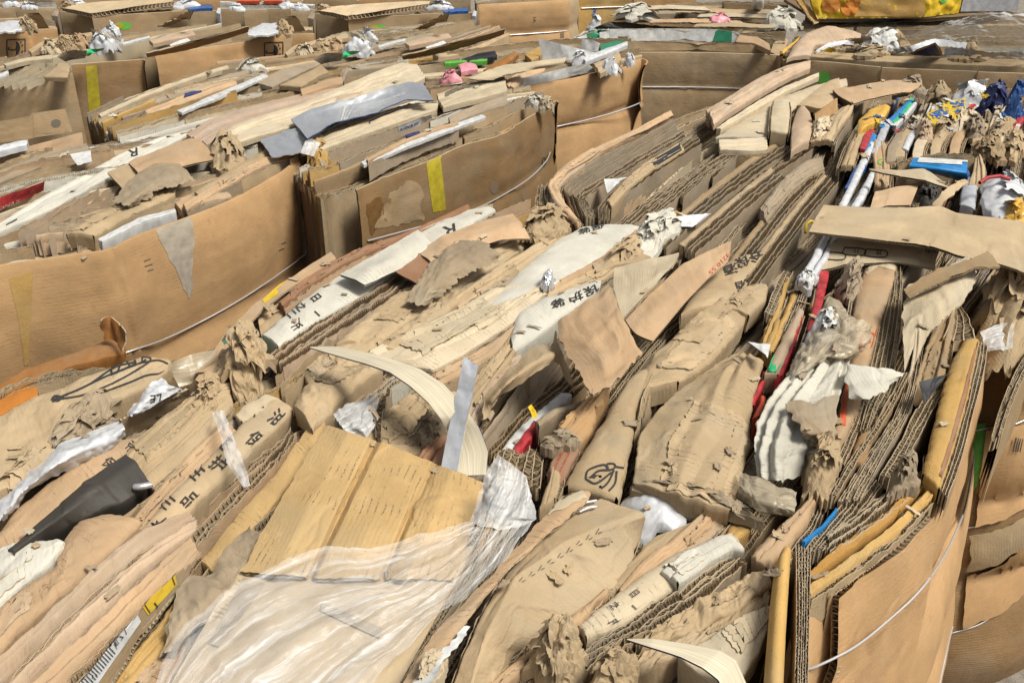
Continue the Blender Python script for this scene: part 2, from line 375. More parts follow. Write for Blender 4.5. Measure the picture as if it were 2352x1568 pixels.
def blob(target, name, pts, mat, lift=.0013):
    c = np.mean(pts, axis=0); p = np.array(pts + pts[:1], float)
    rows = [c + (p - c) * k for k in (0.02, .5, 1.0)]
    G = np.stack([[hit(target, *q, lift) for q in cr(r_, len(pts) * 5)] for r_ in rows])
    return MB().grid(G).build(name, mat, target)
import bmesh
def text(target, s, o, ex, ey, mat, name='printing', lift=.0014, cuts=6, bold=.012):
    """Lettering laid on a face; one letter height = ey, one em = ex (picture grid)."""
    cu = bpy.data.curves.new('t', 'FONT'); cu.body = s; cu.size = 1.0; cu.resolution_u = 2; cu.offset = bold
    ob = bpy.data.objects.new('t', cu); C.objects.link(ob); bpy.context.view_layer.update()
    me = bpy.data.meshes.new_from_object(ob.evaluated_get(bpy.context.evaluated_depsgraph_get()))
    bpy.data.objects.remove(ob); bpy.data.curves.remove(cu)
    bm = bmesh.new(); bm.from_mesh(me); bpy.data.meshes.remove(me)
    if not bm.verts: bm.free(); return None
    xs = [v.co.x for v in bm.verts]; ys = [v.co.y for v in bm.verts]
    nx = max(2, int((max(xs) - min(xs)) * cuts))
    for k in range(1, nx):
        bmesh.ops.bisect_plane(bm, geom=bm.verts[:] + bm.edges[:] + bm.faces[:], plane_co=(min(xs) + (max(xs) - min(xs)) * k / nx, 0, 0), plane_no=(1, 0, 0))
    for k in range(1, cuts):
        bmesh.ops.bisect_plane(bm, geom=bm.verts[:] + bm.edges[:] + bm.faces[:], plane_co=(0, min(ys) + (max(ys) - min(ys)) * k / cuts, 0), plane_no=(0, 1, 0))
    o, ex, ey = np.array(o, float), np.array(ex, float), np.array(ey, float)
    for v in bm.verts: q = o + ex * v.co.x + ey * v.co.y; v.co = hit(target, q[0], q[1], lift)
    m2 = bpy.data.meshes.new(name); bm.to_mesh(m2); bm.free(); m2.materials.append(mat)
    ob = bpy.data.objects.new(name, m2); C.objects.link(ob); ob.parent = target
    return ob

def textc(target, s, c, ex, ey, mat, **k):
    ex, ey = np.array(ex, float), np.array(ey, float)
    return text(target, s, np.array(c, float) - ex * .5 * len(s) - ey * .36, ex, ey, mat, **k)
# ------------------------------------------------------------ materials
M = {}
def mat_base(name, rough=.85, spec=.25):
    m = bpy.data.materials.new(name); m.use_nodes = True; b = m.node_tree.nodes['Principled BSDF']
    b.inputs['Roughness'].default_value = rough; b.inputs['Specular IOR Level'].default_value = spec
    return m, m.node_tree, b
def nd(t, kind, **k):
    n = t.nodes.new(kind)
    for a, b in k.items(): setattr(n, a, b)
    return n
def mth(t, op, a, b=None, c=None, clamp=False):
    n = nd(t, 'ShaderNodeMath', operation=op, use_clamp=clamp)
    for i, x in enumerate((a, b, c)):
        if x is None: continue
        if isinstance(x, (int, float)): n.inputs[i].default_value = x
        else: t.links.new(x, n.inputs[i])
    return n.outputs[0]
def mix(t, f, a, b, mode='MIX'):
    n = nd(t, 'ShaderNodeMix', data_type='RGBA', blend_type=mode)
    for s_, x in ((0, f), (6, a), (7, b)):
        if isinstance(x, (int, float)): n.inputs[s_].default_value = x
        elif isinstance(x, tuple): n.inputs[s_].default_value = x + (1,) if len(x) == 3 else x
        else: t.links.new(x, n.inputs[s_])
    return n.outputs[2]
def noise(t, vec, scale, detail=3, rough=.55, dist=0.0):
    n = nd(t, 'ShaderNodeTexNoise'); n.inputs['Scale'].default_value = scale; n.inputs['Detail'].default_value = detail
    n.inputs['Roughness'].default_value = rough; n.inputs['Distortion'].default_value = dist; t.links.new(vec, n.inputs['Vector'])
    return n.outputs['Fac']
def ramp(t, f, lo, hi):
    n = nd(t, 'ShaderNodeMapRange', interpolation_type='SMOOTHSTEP'); t.links.new(f, n.inputs[0]); n.inputs[1].default_value = lo; n.inputs[2].default_value = hi
    return n.outputs[0]
def card(name, col, flute=.22, rub=0.0, along=False, dirt=.35, fade=0.0, rough=.85, pitch=.0085, worn=.25, spec=.2, bump=1.0, var=.20, weather=.38):
    """Kraft board: fibres, pressed flute lines, ink scuffed along the flutes, stains, pale wear."""
    m, t, b = mat_base(name, rough, spec)
    uv = nd(t, 'ShaderNodeUVMap').outputs[0]; sp = nd(t, 'ShaderNodeSeparateXYZ'); t.links.new(uv, sp.inputs[0])
    oi = nd(t, 'ShaderNodeObjectInfo').outputs['Random']; ge = nd(t, 'ShaderNodeNewGeometry').outputs['Position']
    off = nd(t, 'ShaderNodeVectorMath', operation='ADD'); t.links.new(uv, off.inputs[0])
    cm = nd(t, 'ShaderNodeCombineXYZ'); t.links.new(mth(t, 'MULTIPLY', oi, 37.0), cm.inputs[0]); t.links.new(mth(t, 'MULTIPLY', oi, 91.0), cm.inputs[1]); t.links.new(cm.outputs[0], off.inputs[1])
    q = off.outputs[0]
    big = noise(t, q, 7, 4, .6); mid = noise(t, q, 38, 4, .6); fine = noise(t, q, 420, 2, .6)
    c = mix(t, mth(t, 'MULTIPLY', ramp(t, big, .3, .7), 1.0), tuple(x * .86 for x in col), tuple(min(1, x * 1.10) for x in col))
    c = mix(t, mth(t, 'MULTIPLY', ramp(t, noise(t, q, 4.5, 4, .6), .45, .68), weather), c, (col[0] * .55 + .16, col[1] * .6 + .155, col[2] * .7 + .12))
    # each board has its own shade
    c = mix(t, mth(t, 'MULTIPLY', oi, 1.0), c, mix(t, 1.0, c, (1 - var, 1 - var * 1.05, 1 - var * 1.2), 'MULTIPLY'))
    c = mix(t, mth(t, 'MULTIPLY', ramp(t, fine, .45, .75), .22), c, tuple(x * .6 for x in col))
    st = mth(t, 'MULTIPLY', ramp(t, mid, .55, .78), ramp(t, big, .45, .62))
    c = mix(t, mth(t, 'MULTIPLY', st, dirt), c, (col[0] * .45, col[1] * .40, col[2] * .36))
    wn = mth(t, 'MULTIPLY', ramp(t, noise(t, q, 16, 5, .7, .6), .56, .72), worn)
    c = mix(t, wn, c, (min(1, col[0] * .75 + .22), min(1, col[1] * .75 + .2), min(1, col[2] * .75 + .15)))
    if fade: c = mix(t, mth(t, 'MULTIPLY', ramp(t, noise(t, q, 5, 3), .35, .6), fade), c, (.60, .57, .48))
    a = sp.outputs[1] if along else sp.outputs[0]
    wob = mth(t, 'MULTIPLY', noise(t, q, 9, 3), .022)
    ph = mth(t, 'MULTIPLY', mth(t, 'ADD', a, wob), 6.2832 / pitch); sn = mth(t, 'SINE', ph)
    fl = mth(t, 'MULTIPLY', sn, mth(t, 'MULTIPLY', ramp(t, noise(t, q, 11, 2), .3, .7), flute))
    c = mix(t, mth(t, 'MULTIPLY', ramp(t, sn, .2, 1.0), .10 * flute), c, tuple(x * .6 for x in col))
    if rub:
        st2 = nd(t, 'ShaderNodeMapping'); t.links.new(q, st2.inputs[0]); st2.inputs['Scale'].default_value = (60, 330, 1) if not along else (330, 60, 1)
        st2.inputs['Scale'].default_value = (900, 230, 1) if not along else (230, 900, 1)
        dash = noise(t, st2.outputs[0], 1.0, 2, .6)
        ph2 = mth(t, 'SINE', mth(t, 'MULTIPLY', mth(t, 'ADD', a, wob), 6.2832 / .0125))
        k = mth(t, 'MULTIPLY', ramp(t, ph2, .62, .92), ramp(t, dash, .44, .60)); k = mth(t, 'MULTIPLY', k, ramp(t, noise(t, q, 13, 4, .7), .50, .62))
        c = mix(t, mth(t, 'MULTIPLY', k, rub), c, (.055, .045, .035))
    t.links.new(c, b.inputs['Base Color'])
    bp = nd(t, 'ShaderNodeBump'); bp.inputs['Strength'].default_value = .55 * bump; bp.inputs['Distance'].default_value = .004
    vo = nd(t, 'ShaderNodeTexVoronoi', feature='DISTANCE_TO_EDGE'); vo.inputs['Scale'].default_value = 26
    wv = nd(t, 'ShaderNodeVectorMath', operation='ADD'); t.links.new(q, wv.inputs[0])
    cw = nd(t, 'ShaderNodeCombineXYZ'); t.links.new(mth(t, 'MULTIPLY', mid, .05), cw.inputs[0]); t.links.new(mth(t, 'MULTIPLY', big, .05), cw.inputs[1]); t.links.new(cw.outputs[0], wv.inputs[1]); t.links.new(wv.outputs[0], vo.inputs['Vector'])
    crs = mth(t, 'MULTIPLY', ramp(t, vo.outputs['Distance'], .0, .035), ramp(t, noise(t, q, 8, 2), .62, .45))
    hh = mth(t, 'ADD', mth(t, 'MULTIPLY', crs, .16), mth(t, 'MULTIPLY', fl, .30)); hh = mth(t, 'ADD', hh, mth(t, 'ADD', mth(t, 'MULTIPLY', mid, .9), mth(t, 'MULTIPLY', fine, .22)))
    t.links.new(hh, bp.inputs['Height']); t.links.new(bp.outputs[0], b.inputs['Normal'])
    M[name] = m; return m
def plain(name, col, rough=.5, spec=.4, metal=0.0, var=.12, bump=.3, scale=30):
    m, t, b = mat_base(name, rough, spec); uv = nd(t, 'ShaderNodeUVMap').outputs[0]; b.inputs['Metallic'].default_value = metal
    n = noise(t, uv, scale, 4, .6); c = mix(t, ramp(t, n, .3, .75), tuple(min(1, x * (1 + var)) for x in col), tuple(x * (1 - 2 * var) for x in col))
    c = mix(t, mth(t, 'MULTIPLY', ramp(t, noise(t, uv, 9, 5, .7), .58, .75), .3), c, (.30, .25, .18))
    t.links.new(c, b.inputs['Base Color'])
    bp = nd(t, 'ShaderNodeBump'); bp.inputs['Strength'].default_value = bump; bp.inputs['Distance'].default_value = .004; t.links.new(n, bp.inputs['Height']); t.links.new(bp.outputs[0], b.inputs['Normal'])
    M[name] = m; return m
def film(name, col, alpha, rough=.25, lo=.42):
    m, t, b = mat_base(name, rough, .5); uv = nd(t, 'ShaderNodeUVMap').outputs[0]
    mp = nd(t, 'ShaderNodeMapping'); t.links.new(uv, mp.inputs[0]); mp.inputs['Scale'].default_value = (5, 70, 1); mp.inputs['Rotation'].default_value = (0, 0, .15)
    n = noise(t, mp.outputs[0], 1.0, 4, .65, .5)
    b.inputs['Base Color'].default_value = col + (1,)
    t.links.new(mth(t, 'ADD', mth(t, 'MULTIPLY', ramp(t, n, lo, .80), .62), alpha, clamp=True), b.inputs['Alpha'])
    bp = nd(t, 'ShaderNodeBump'); bp.inputs['Strength'].default_value = .7; bp.inputs['Distance'].default_value = .006; t.links.new(n, bp.inputs['Height']); t.links.new(bp.outputs[0], b.inputs['Normal'])
    M[name] = m; return m
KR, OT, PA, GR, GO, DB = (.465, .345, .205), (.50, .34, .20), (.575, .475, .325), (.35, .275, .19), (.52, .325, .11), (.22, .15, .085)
card('kraft', KR); card('kraft_rub', KR, rub=.8); card('orange_tan', OT, worn=.12); card('orange_tan_rub', OT, rub=.7)
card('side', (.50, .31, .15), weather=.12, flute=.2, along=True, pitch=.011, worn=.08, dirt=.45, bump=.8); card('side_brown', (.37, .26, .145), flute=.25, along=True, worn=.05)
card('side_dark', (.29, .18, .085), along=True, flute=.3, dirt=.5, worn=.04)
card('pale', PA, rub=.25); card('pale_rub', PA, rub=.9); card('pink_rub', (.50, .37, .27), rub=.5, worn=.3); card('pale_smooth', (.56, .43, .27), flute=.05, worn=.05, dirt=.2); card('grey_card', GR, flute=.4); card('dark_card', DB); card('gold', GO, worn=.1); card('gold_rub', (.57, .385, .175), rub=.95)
card('white_card', (.58, .55, .465), rub=.55, fade=.6, worn=.3); card('pink', (.51, .375, .255), worn=.3); card('brownred', (.34, .18, .10), worn=.1); card('edge', (.46, .36, .235), flute=0, worn=.2)
card('edge_pale', (.55, .45, .30), flute=0)
card('bark', (.30, .13, .035), flute=.0, dirt=.6, worn=.15); card('pulp', (.36, .28, .185), flute=.1, dirt=.6); card('rust', (.44, .24, .065), weather=.1); card('orange', (.50, .19, .035), flute=0, worn=.05)
plain('white', (.54, .54, .515), .55); plain('whiteplastic', (.58, .585, .59), .35, .5); plain('wire', (.66, .66, .66), .36, .5, .6, var=.05); plain('ink', (.045, .042, .04), .8, .2)
plain('red', (.40, .035, .04), .5, var=.3); plain('orange_red', (.60, .10, .04), .5); plain('blue', (.03, .10, .30), .4, var=.3); plain('skyblue', (.02, .20, .48), .4); plain('green', (.02, .20, .10), .5); plain('bright_green', (.03, .42, .16), .4); plain('lime', (.12, .42, .06), .5)
plain('yellow', (.62, .42, .02), .45); plain('black', (.022, .022, .022), .55); plain('silver', (.68, .69, .70), .30, .5, .75, var=.05); plain('grey', (.40, .41, .43), .5); plain('tape_yellow', (.42, .34, .03), .4); plain('navy', (.03, .04, .13), .5)
def grain(name, col):
    m, t, b = mat_base(name, .55, .25); uv = nd(t, 'ShaderNodeUVMap').outputs[0]
    mp = nd(t, 'ShaderNodeMapping'); t.links.new(uv, mp.inputs[0]); mp.inputs['Scale'].default_value = (7, 420, 1)
    n = noise(t, mp.outputs[0], 1.0, 4, .6, .4)
    t.links.new(mix(t, ramp(t, n, .3, .7), tuple(x * .78 for x in col), tuple(x * 1.1 for x in col)), b.inputs['Base Color'])
    M[name] = m
grain('ply', (.60, .53, .385)); plain('patch', (.36, .31, .24), .8, .1); plain('redink', (.50, .10, .05), .7); plain('blackwrap', (.048, .042, .034), .6, .35, bump=.8, scale=14); plain('stain', (.16, .085, .03), .8, .1); plain('yellowfilm', (.62, .36, .06), .35); plain('pinkplastic', (.72, .30, .34), .4)
plain('greyprint', (.14, .12, .09), .85, .1); plain('tapemark', (.33, .27, .19), .7, .1)
film('film', (.84, .84, .82), .19, .25, .45); film('brownfilm', (.50, .42, .29), .55); film('clearfilm', (.80, .80, .78), .42)
# ------------------------------------------------------------ ground
def ground():
    m, t, b = mat_base('concrete', .9, .2); g = nd(t, 'ShaderNodeNewGeometry').outputs['Position']
    n = noise(t, g, 9, 6, .7); n2 = noise(t, g, 120, 3, .7)
    c = mix(t, ramp(t, n, .35, .7), (.20, .17, .135), (.32, .285, .235)); c = mix(t, mth(t, 'MULTIPLY', ramp(t, n2, .5, .7), .6), c, (.12, .10, .08))
    t.links.new(c, b.inputs['Base Color']); bp = nd(t, 'ShaderNodeBump'); bp.inputs['Strength'].default_value = .6; bp.inputs['Distance'].default_value = .01; t.links.new(n2, bp.inputs['Height']); t.links.new(bp.outputs[0], b.inputs['Normal'])
    x = np.linspace(-60, 60, 5); X, Y = np.meshgrid(x, x + 40); G = np.stack([X, Y, 0 * X], -1)
    tag(MB().grid(G, np.stack([X, Y], -1)).build('ground', m), kind='structure')
ground()

# ------------------------------------------------------------ bales
def bale(name, label, E0, E1, group='wired bales of waste cardboard standing in the yard'):
    """E0/E1: far and near edge of the top, both running the way the boards are packed."""
    c = np.vstack([Ps(E0), Ps(E1)]).mean(0)
    root = bpy.data.objects.new('cardboard_bale', None); C.objects.link(root); root.location = (c[0], c[1], 0); root.empty_display_size = .1
    tag(root, label, 'bale', group); root.matrix_world.translation = (c[0], c[1], 0)
    bpy.context.view_layer.update()
    return root
_build = MB.build
def build_par(s, name, mats, parent=None, smooth=True):       # parts keep their place in the world under a moved root
    o = _build(s, name, mats, parent, smooth)
    if parent is not None: o.matrix_parent_inverse = parent.matrix_world.inverted()
    return o
MB.build = build_par

def core(root, E0, E1, lower=12, shrink=.06, extra=None):
    """The pressed body of the bale, below the boards seen on top."""
    a, b = lin(Ps(E0, -lower), 14), lin(Ps(E1, -lower), 14)
    c = (a.mean(0) + b.mean(0)) / 2
    a = c + (a - c) * (1 - shrink); b = c + (b - c) * (1 - shrink); a[:, 2] = b[:, 2] = TOP - lower * .01
    loop = np.concatenate([a, b[::-1]]); low = loop.copy(); low[:, 2] = .01
    mb = MB(); G = np.stack([a * (1 - k) + b * k for k in np.linspace(0, 1, 10)]); mb.grid(G, uvgrid(G))
    H = np.stack([loop * (1 - k) + low * k for k in np.linspace(0, 1, 6)]); mb.grid(H, uvgrid(H), closed=True)
    return mb.build('pressed_core', M['dark_card'], root)  # dark colour helps make the shadows in gaps between the boards

def fill(root, E0, E1, n, seed, pal=None, t0=0.0, t1=1.0, zv=2.2, depth=.16, res=8.0, segs=(1, 3), kinds=(.5, .3, .2), endd=.5, z=0.0, pitch=.010, wmin=.7, thin=False):
    """Boards, folded boxes and paper packed on edge between the two edges of a bale's top."""
    rs = np.random.RandomState(seed); NS = 40
    a, b = cr(Ps(E0), NS), cr(Ps(E1), NS)
    ws = rs.uniform(wmin, 1.5, n); ws = np.r_[0, np.cumsum(ws)] / ws.sum() * (t1 - t0) + t0
    pal = pal or ['kraft', 'kraft', 'grey_card', 'orange_tan', 'pale', 'kraft_rub', 'grey_card', 'pink', 'gold', 'white', 'dark_card']
    for i in range(n):
        ta, tb = ws[i], ws[i + 1]
        if thin: tb = ta + (tb - ta) * rs.uniform(.15, .45)
        ns = rs.randint(segs[0], segs[1] + 1); cuts = np.sort(np.r_[0, rs.uniform(.15, .85, ns - 1), 1])
        for j in range(ns):
            s0, s1 = cuts[j], cuts[j + 1]
            if s0 > 0: s0 = min(s0 + rs.uniform(-.02, .02), s1 - .05)
            k = np.linspace(s0, s1, 6) * (NS - 1); i0 = np.clip(k.astype(int), 0, NS - 2); f = (k - i0)[:, None]
            pa = a[i0] * (1 - f) + a[i0 + 1] * f; pb = b[i0] * (1 - f) + b[i0 + 1] * f
            tw = rs.uniform(-.25, .25) * (tb - ta)
            u = np.linspace(-1, 1, 6)[:, None] * tw
            LL = pa * (1 - ta - u * .5) + pb * (ta + u * .5); RR = pa * (1 - tb - u * .5) + pb * (tb + u * .5)
            dz = z + rs.normal(0, zv) - 1.0 + zv * .8 * nz(np.array(ta * 3), np.array(s0 * 2), 1.0, seed)
            tilt = rs.uniform(-1.2, 1.2) * zv * np.linspace(-.6, .6, 6)
            zz = (dz + tilt) * .01; LL[:, 2] = TOP + zz; RR[:, 2] = TOP + zz
            w = np.linalg.norm(LL - RR, axis=1).mean(); kind = rs.choice(3, p=kinds); mt = M[pal[rs.randint(len(pal))]]
            dd = endd if (s0 < .02 or s1 > .98) else depth
            if kind == 0 or w < .006:
                nn = int(max(1, min(7, round(w / .0075)))); g = {'group': None}
                stack('corrugated_boards', None, None, LL, RR, nn, mt, depth=dd, parent=root, px=False, res=res, pitch=pitch, seed=seed * 31 + i * 7 + j)
            elif kind == 1:
                pad('folded_box', None, None, LL, RR, mt, depth=dd, r=min(.012, w * .3), parent=root, px=False, res=res, bulge=w * .12, wr=.003, steps=int(min(3, w / .02)), seed=seed * 31 + i * 7 + j)
            else:
                m_ = (LL + RR) / 2; d = (RR - LL) * .12
                pad('board_edge', None, None, m_ - d, m_ + d, mt, depth=dd, r=.002, parent=root, px=False, res=res, bulge=0, wr=.002, seed=seed * 31 + i * 7 + j)
                if w > .015:
                    stack('corrugated_boards', None, None, m_ + d, RR, int(max(1, min(5, round(w * .4 / .0075)))), mt, depth=dd, parent=root, px=False, res=res, pitch=pitch, seed=seed * 37 + i * 7 + j)

BALES = {}
def mk(key, label, E0, E1, **k):
    r = bale(key, label, E0, E1); BALES[key] = r; core(r, E0, E1, **k); return r

FAR = ['kraft', 'kraft', 'grey_card', 'orange_tan', 'pale', 'kraft', 'grey_card', 'pink', 'white', 'side_brown']
# the near bale in two runs of boards
E_A0 = [(-620, 1260), (-250, 1040), (-40, 915), (100, 855), (290, 828), (400, 838), (510, 775), (620, 670), (780, 572), (940, 525), (1080, 470)]
E_AM = [(260, 2080), (640, 1720), (900, 1420), (1060, 1190), (1150, 1010), (1290, 800), (1460, 640), (1600, 540), (1700, 470), (1760, 420)]
E_A1 = [(1560, 2100), (1660, 1820), (1745, 1560), (1830, 1370), (1950, 1240), (2090, 1120), (2170, 980), (2215, 850), (2225, 740), (2205, 640)]
rA = mk('A', 'nearest bale filling the foreground, wires round its curved tan side', E_A0, E_A1, lower=16)
fill(rA, E_A0, E_AM, 34, 11, zv=1.6, z=-7, segs=(1, 2))
fill(rA, E_AM, E_A1, 34, 12, t1=.93, zv=1.6, z=-5, segs=(1, 3), kinds=(.7, .15, .15), pal=['kraft', 'grey_card', 'grey_card', 'pale', 'gold', 'kraft', 'pink', 'dark_card'])
E_B0 = [(-160, 470), (60, 350), (210, 325), (430, 300), (620, 290), (700, 300)]
E_B1 = [(-160, 655), (0, 612), (180, 585), (330, 535), (520, 465), (640, 400), (738, 335)]
rB = mk('B', 'bale at the left with a broad orange tan side bearing a grey torn patch', E_B0, E_B1)
fill(rB, E_B0, E_B1, 26, 21, t1=0.95, z=-3, segs=(1, 2))
pB, gB, oB, _ = panel('side_panel', [(-150, 652), (0, 612), (180, 585), (255, 572), (330, 537), (520, 467), (640, 402), (705, 352), (738, 330), (747, 335), (742, 350)], M['side'], rB, wires=(-38,), bulge=.032, creases=(.25, .55, .83), edge=False, th=.012)
wire_px(rB, [pB], [(60, 872), (180, 846), (300, 806), (370, 782), (450, 745), (550, 690), (640, 630), (700, 585), (735, 552), (746, 532)], .0026)
E_F0 = [(610, 335), (680, 268), (840, 212), (980, 188), (1160, 182)]
E_F1 = [(745, 442), (820, 432), (990, 367), (1150, 312), (1230, 264), (1277, 232)]
rF = mk('F', 'bale with a dark brown flat side marked by a strip of yellow tape', E_F0, E_F1)
fill(rF, E_F0, E_F1, 24, 31, t1=0.93, z=-2, segs=(1, 2), endd=.75, pal=['kraft', 'orange_tan', 'side_brown', 'kraft', 'gold', 'side_dark'])
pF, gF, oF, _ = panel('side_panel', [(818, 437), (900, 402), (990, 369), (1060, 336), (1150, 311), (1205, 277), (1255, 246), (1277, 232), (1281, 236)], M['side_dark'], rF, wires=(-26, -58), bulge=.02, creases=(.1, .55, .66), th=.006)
wire_px(rF, [pF], [(820, 560), (950, 525), (1040, 498), (1108, 473), (1168, 441), (1219, 407), (1253, 372), (1264, 350)], .003)
E_J0 = [(198, 268), (330, 210), (480, 165), (600, 150), (740, 135)]
E_J1 = [(292, 334), (430, 302), (530, 280), (700, 240), (1000, 160)]
rJ = mk('J', 'bale of long grey boards and white sheets behind the left hand bale', E_J0, E_J1)
fill(rJ, E_J0, E_J1, 22, 41, z=-1, segs=(1, 2), endd=.8, pal=FAR)
E_G0 = [(790, 150), (1000, 112), (1250, 90), (1440, 98)]
E_G1 = [(880, 222), (1165, 203), (1290, 187), (1400, 162), (1482, 140)]
rG = mk('G', 'bale with a smooth tan side curving to a torn corner, white cartons on its top', E_G0, E_G1)
fill(rG, E_G0, E_G1, 16, 51, t1=0.92, z=-2, pal=FAR)
pG, gG, oG, _ = panel('side_panel', [(1130, 210), (1180, 200), (1235, 194), (1320, 180), (1400, 160), (1440, 147), (1472, 136), (1484, 141), (1480, 150)], M['side'], rG, wires=(-24,), bulge=.05, creases=(.28, .62, .86), edge=False, th=.01)
wire_px(rG, [pG], [(1190, 322), (1240, 304), (1276, 292), (1340, 278), (1400, 262), (1450, 245), (1474, 234), (1480, 226)], .004)
E_H0 = [(1440, 18), (1600, 12), (1810, 14)]
E_H1 = [(1424, 121), (1590, 121), (1762, 125), (1800, 128)]
rH = mk('H', 'bale facing the camera squarely with a level wire across its plain brown front', E_H0, E_H1)
fill(rH, E_H0, E_H1, 18, 61, t1=0.92, z=-1, pal=FAR)
pH, gH, oH, _ = panel('side_panel', [(1418, 121), (1500, 121), (1590, 121), (1680, 123), (1760, 126), (1790, 127)], M['side_brown'], rH, wires=(-19.5, -55), bulge=.02, creases=(.45,), th=.008)
wire(rH, gH, oH, -19.5, r=.004)
E_D0 = [(1850, 42), (2100, 40), (2420, 40)]
E_D1 = [(1798, 137), (1900, 143), (2030, 155), (2250, 163), (2420, 172)]
rD = mk('D', 'bale across the upper right corner, white film and blue cartons on its top', E_D0, E_D1)
fill(rD, E_D0, E_D1, 16, 71, t1=0.92, z=-1, pal=FAR)
pD, gD, oD, _ = panel('side_panel', [(1798, 137), (1900, 143), (2023, 155)], M['side_brown'], rD, wires=(-50,), bulge=.02, th=.006)
pD2, gD2, oD2, _ = panel('side_panel', [(2026, 156), (2130, 160), (2244, 165)], M['side_brown'], rD, wires=(-50,), bulge=.015, th=.006)
panel('side_panel', [(2247, 166), (2340, 169), (2430, 173)], M['side_brown'], rD, wires=(-50,), bulge=.015, th=.006)
E_I0 = [(-100, 150), (30, 130), (80, 102), (220, 78), (440, 56)]
E_I1 = [(-100, 198), (0, 188), (165, 166), (330, 138), (450, 110), (555, 74)]
rI = mk('I', 'bale at the left edge with a brown front crossed by a dull yellow tape', E_I0, E_I1)
fill(rI, E_I0, E_I1, 16, 81, t1=0.70, z=-1, pal=FAR)
pI, gI, oI, _ = panel('side_panel', [(-90, 198), (0, 188), (80, 178), (166, 169)], M['side_brown'], rI, wires=(-62,), bulge=.02)
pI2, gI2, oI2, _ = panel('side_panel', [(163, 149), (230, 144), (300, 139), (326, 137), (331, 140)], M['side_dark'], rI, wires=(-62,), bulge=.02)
E_K0 = [(400, 92), (520, 70), (600, 47), (715, 50)]
E_K1 = [(352, 128), (440, 116), (530, 104), (640, 87), (722, 80)]
rK = mk('K', 'bale with a tan carton side printed with an upright umbrella symbol', E_K0, E_K1)
fill(rK, E_K0, E_K1, 10, 91, t1=0.90, z=-2, pal=FAR)
pK, gK, oK, _ = panel('side_panel', [(355, 127), (440, 114), (530, 102), (600, 90), (644, 83), (655, 80), (722, 78)], M['side'], rK, wires=(-28,), bulge=.02, creases=(.35, .8))
wire(rK, gK, oK, -28, r=.004)
E_K20 = [(-120, 50), (0, 46), (125, 44)]
E_K21 = [(-120, 76), (60, 70), (131, 68)]
rK2 = mk('K2', 'bale cut by the left edge of the photo, umbrella symbol on its tan side', E_K20, E_K21)
fill(rK2, E_K20, E_K21, 8, 92, t1=0.90, z=-2, pal=FAR)
pK2, gK2, oK2, _ = panel('side_panel', [(-100, 76), (0, 73), (62, 71), (66, 69), (131, 67)], M['side'], rK2, wires=(-45,), bulge=.02, creases=(.7,))
E_I20 = [(690, 128), (800, 80), (1040, 54)]
E_I21 = [(745, 172), (900, 146), (1060, 128), (1172, 74)]
rI2 = mk('I2', 'bale of loose boards topped by white plastic, a dark board jutting at its right', E_I20, E_I21)
fill(rI2, E_I20, E_I21, 14, 93, z=-2, pal=FAR)
for key, dx, dy, lab, wd in (('L', 0, 0, 'far bale of big plain cartons under a wavy board at the top left', 500), ('M', 588, 5, 'far bale of big plain cartons under a wavy board at the top centre', 503)):
    e0 = [(150 + dx, 6 + dy), (400 + dx, 2 + dy), (480 + dx, 8 + dy)]; e1 = [(135 + dx, 27 + dy), (212 + dx, 38 + dy), (wd + dx, 24 + dy)]
    r = mk(key, lab, e0, e1); fill(r, e0, e1, 8, 94 + dx, t1=.85, z=-3, pal=FAR)
    p1 = panel('side_panel', [(136 + dx, 27 + dy), (213 + dx, 33 + dy)], M['kraft'], r, wires=(-60,), bulge=.02)[0]
    p2 = panel('side_panel', [(211 + dx, 38 + dy), (300 + dx, 33 + dy), (420 + dx, 26 + dy)], M['side_brown'], r, wires=(-60,), bulge=.01)[0]
    p3 = panel('side_panel', [(424 + dx, 26 + dy), (495 + dx, 25 + dy), (502 + dx, 27 + dy)], M['kraft'], r, wires=(-60,), bulge=.01)[0]
    BALES[key + 'p'] = (p1, p2, p3)
E_N0 = [(1090, -16), (1200, -22), (1310, -26)]
E_N1 = [(1096, 13), (1125, 11), (1200, 6), (1305, -1)]
rN = mk('N', 'far bale with a tan wired side printed 3A', E_N0, E_N1)
fill(rN, E_N0, E_N1, 7, 95, t1=.85, z=-2, pal=FAR)
pN, gN, oN, _ = panel('side_panel', [(1098, 12), (1130, 10), (1202, 6), (1290, 1), (1306, -1)], M['side'], rN, wires=(-23,), bulge=.05, creases=(.15, .5), edge=False)
panel('side_panel', [(1303, -1), (1322, -10), (1334, -22)], M['kraft'], rN, wires=(-23,), bulge=.03)
wire(rN, gN, oN, -23, r=.005)
E_O0 = [(1330, -45), (1460, -50), (1610, -48)]; E_O1 = [(1328, -14), (1460, -18), (1610, -20)]
rO = mk('O', 'far bale with the blue figure 3 on its tan side', E_O0, E_O1)
pO, gO, oO, _ = panel('side_panel', [(1328, -14), (1400, -17), (1452, -18)], M['gold'], rO, wires=(-11,), bulge=.03, creases=(.6,)); wire(rO, gO, oO, -11, r=.005)
pQ, gQ, oQ, _ = panel('side_panel', [(1456, -14), (1520, -16), (1600, -18)], M['side'], rO, wires=(-11,), bulge=.03, creases=(.5,))
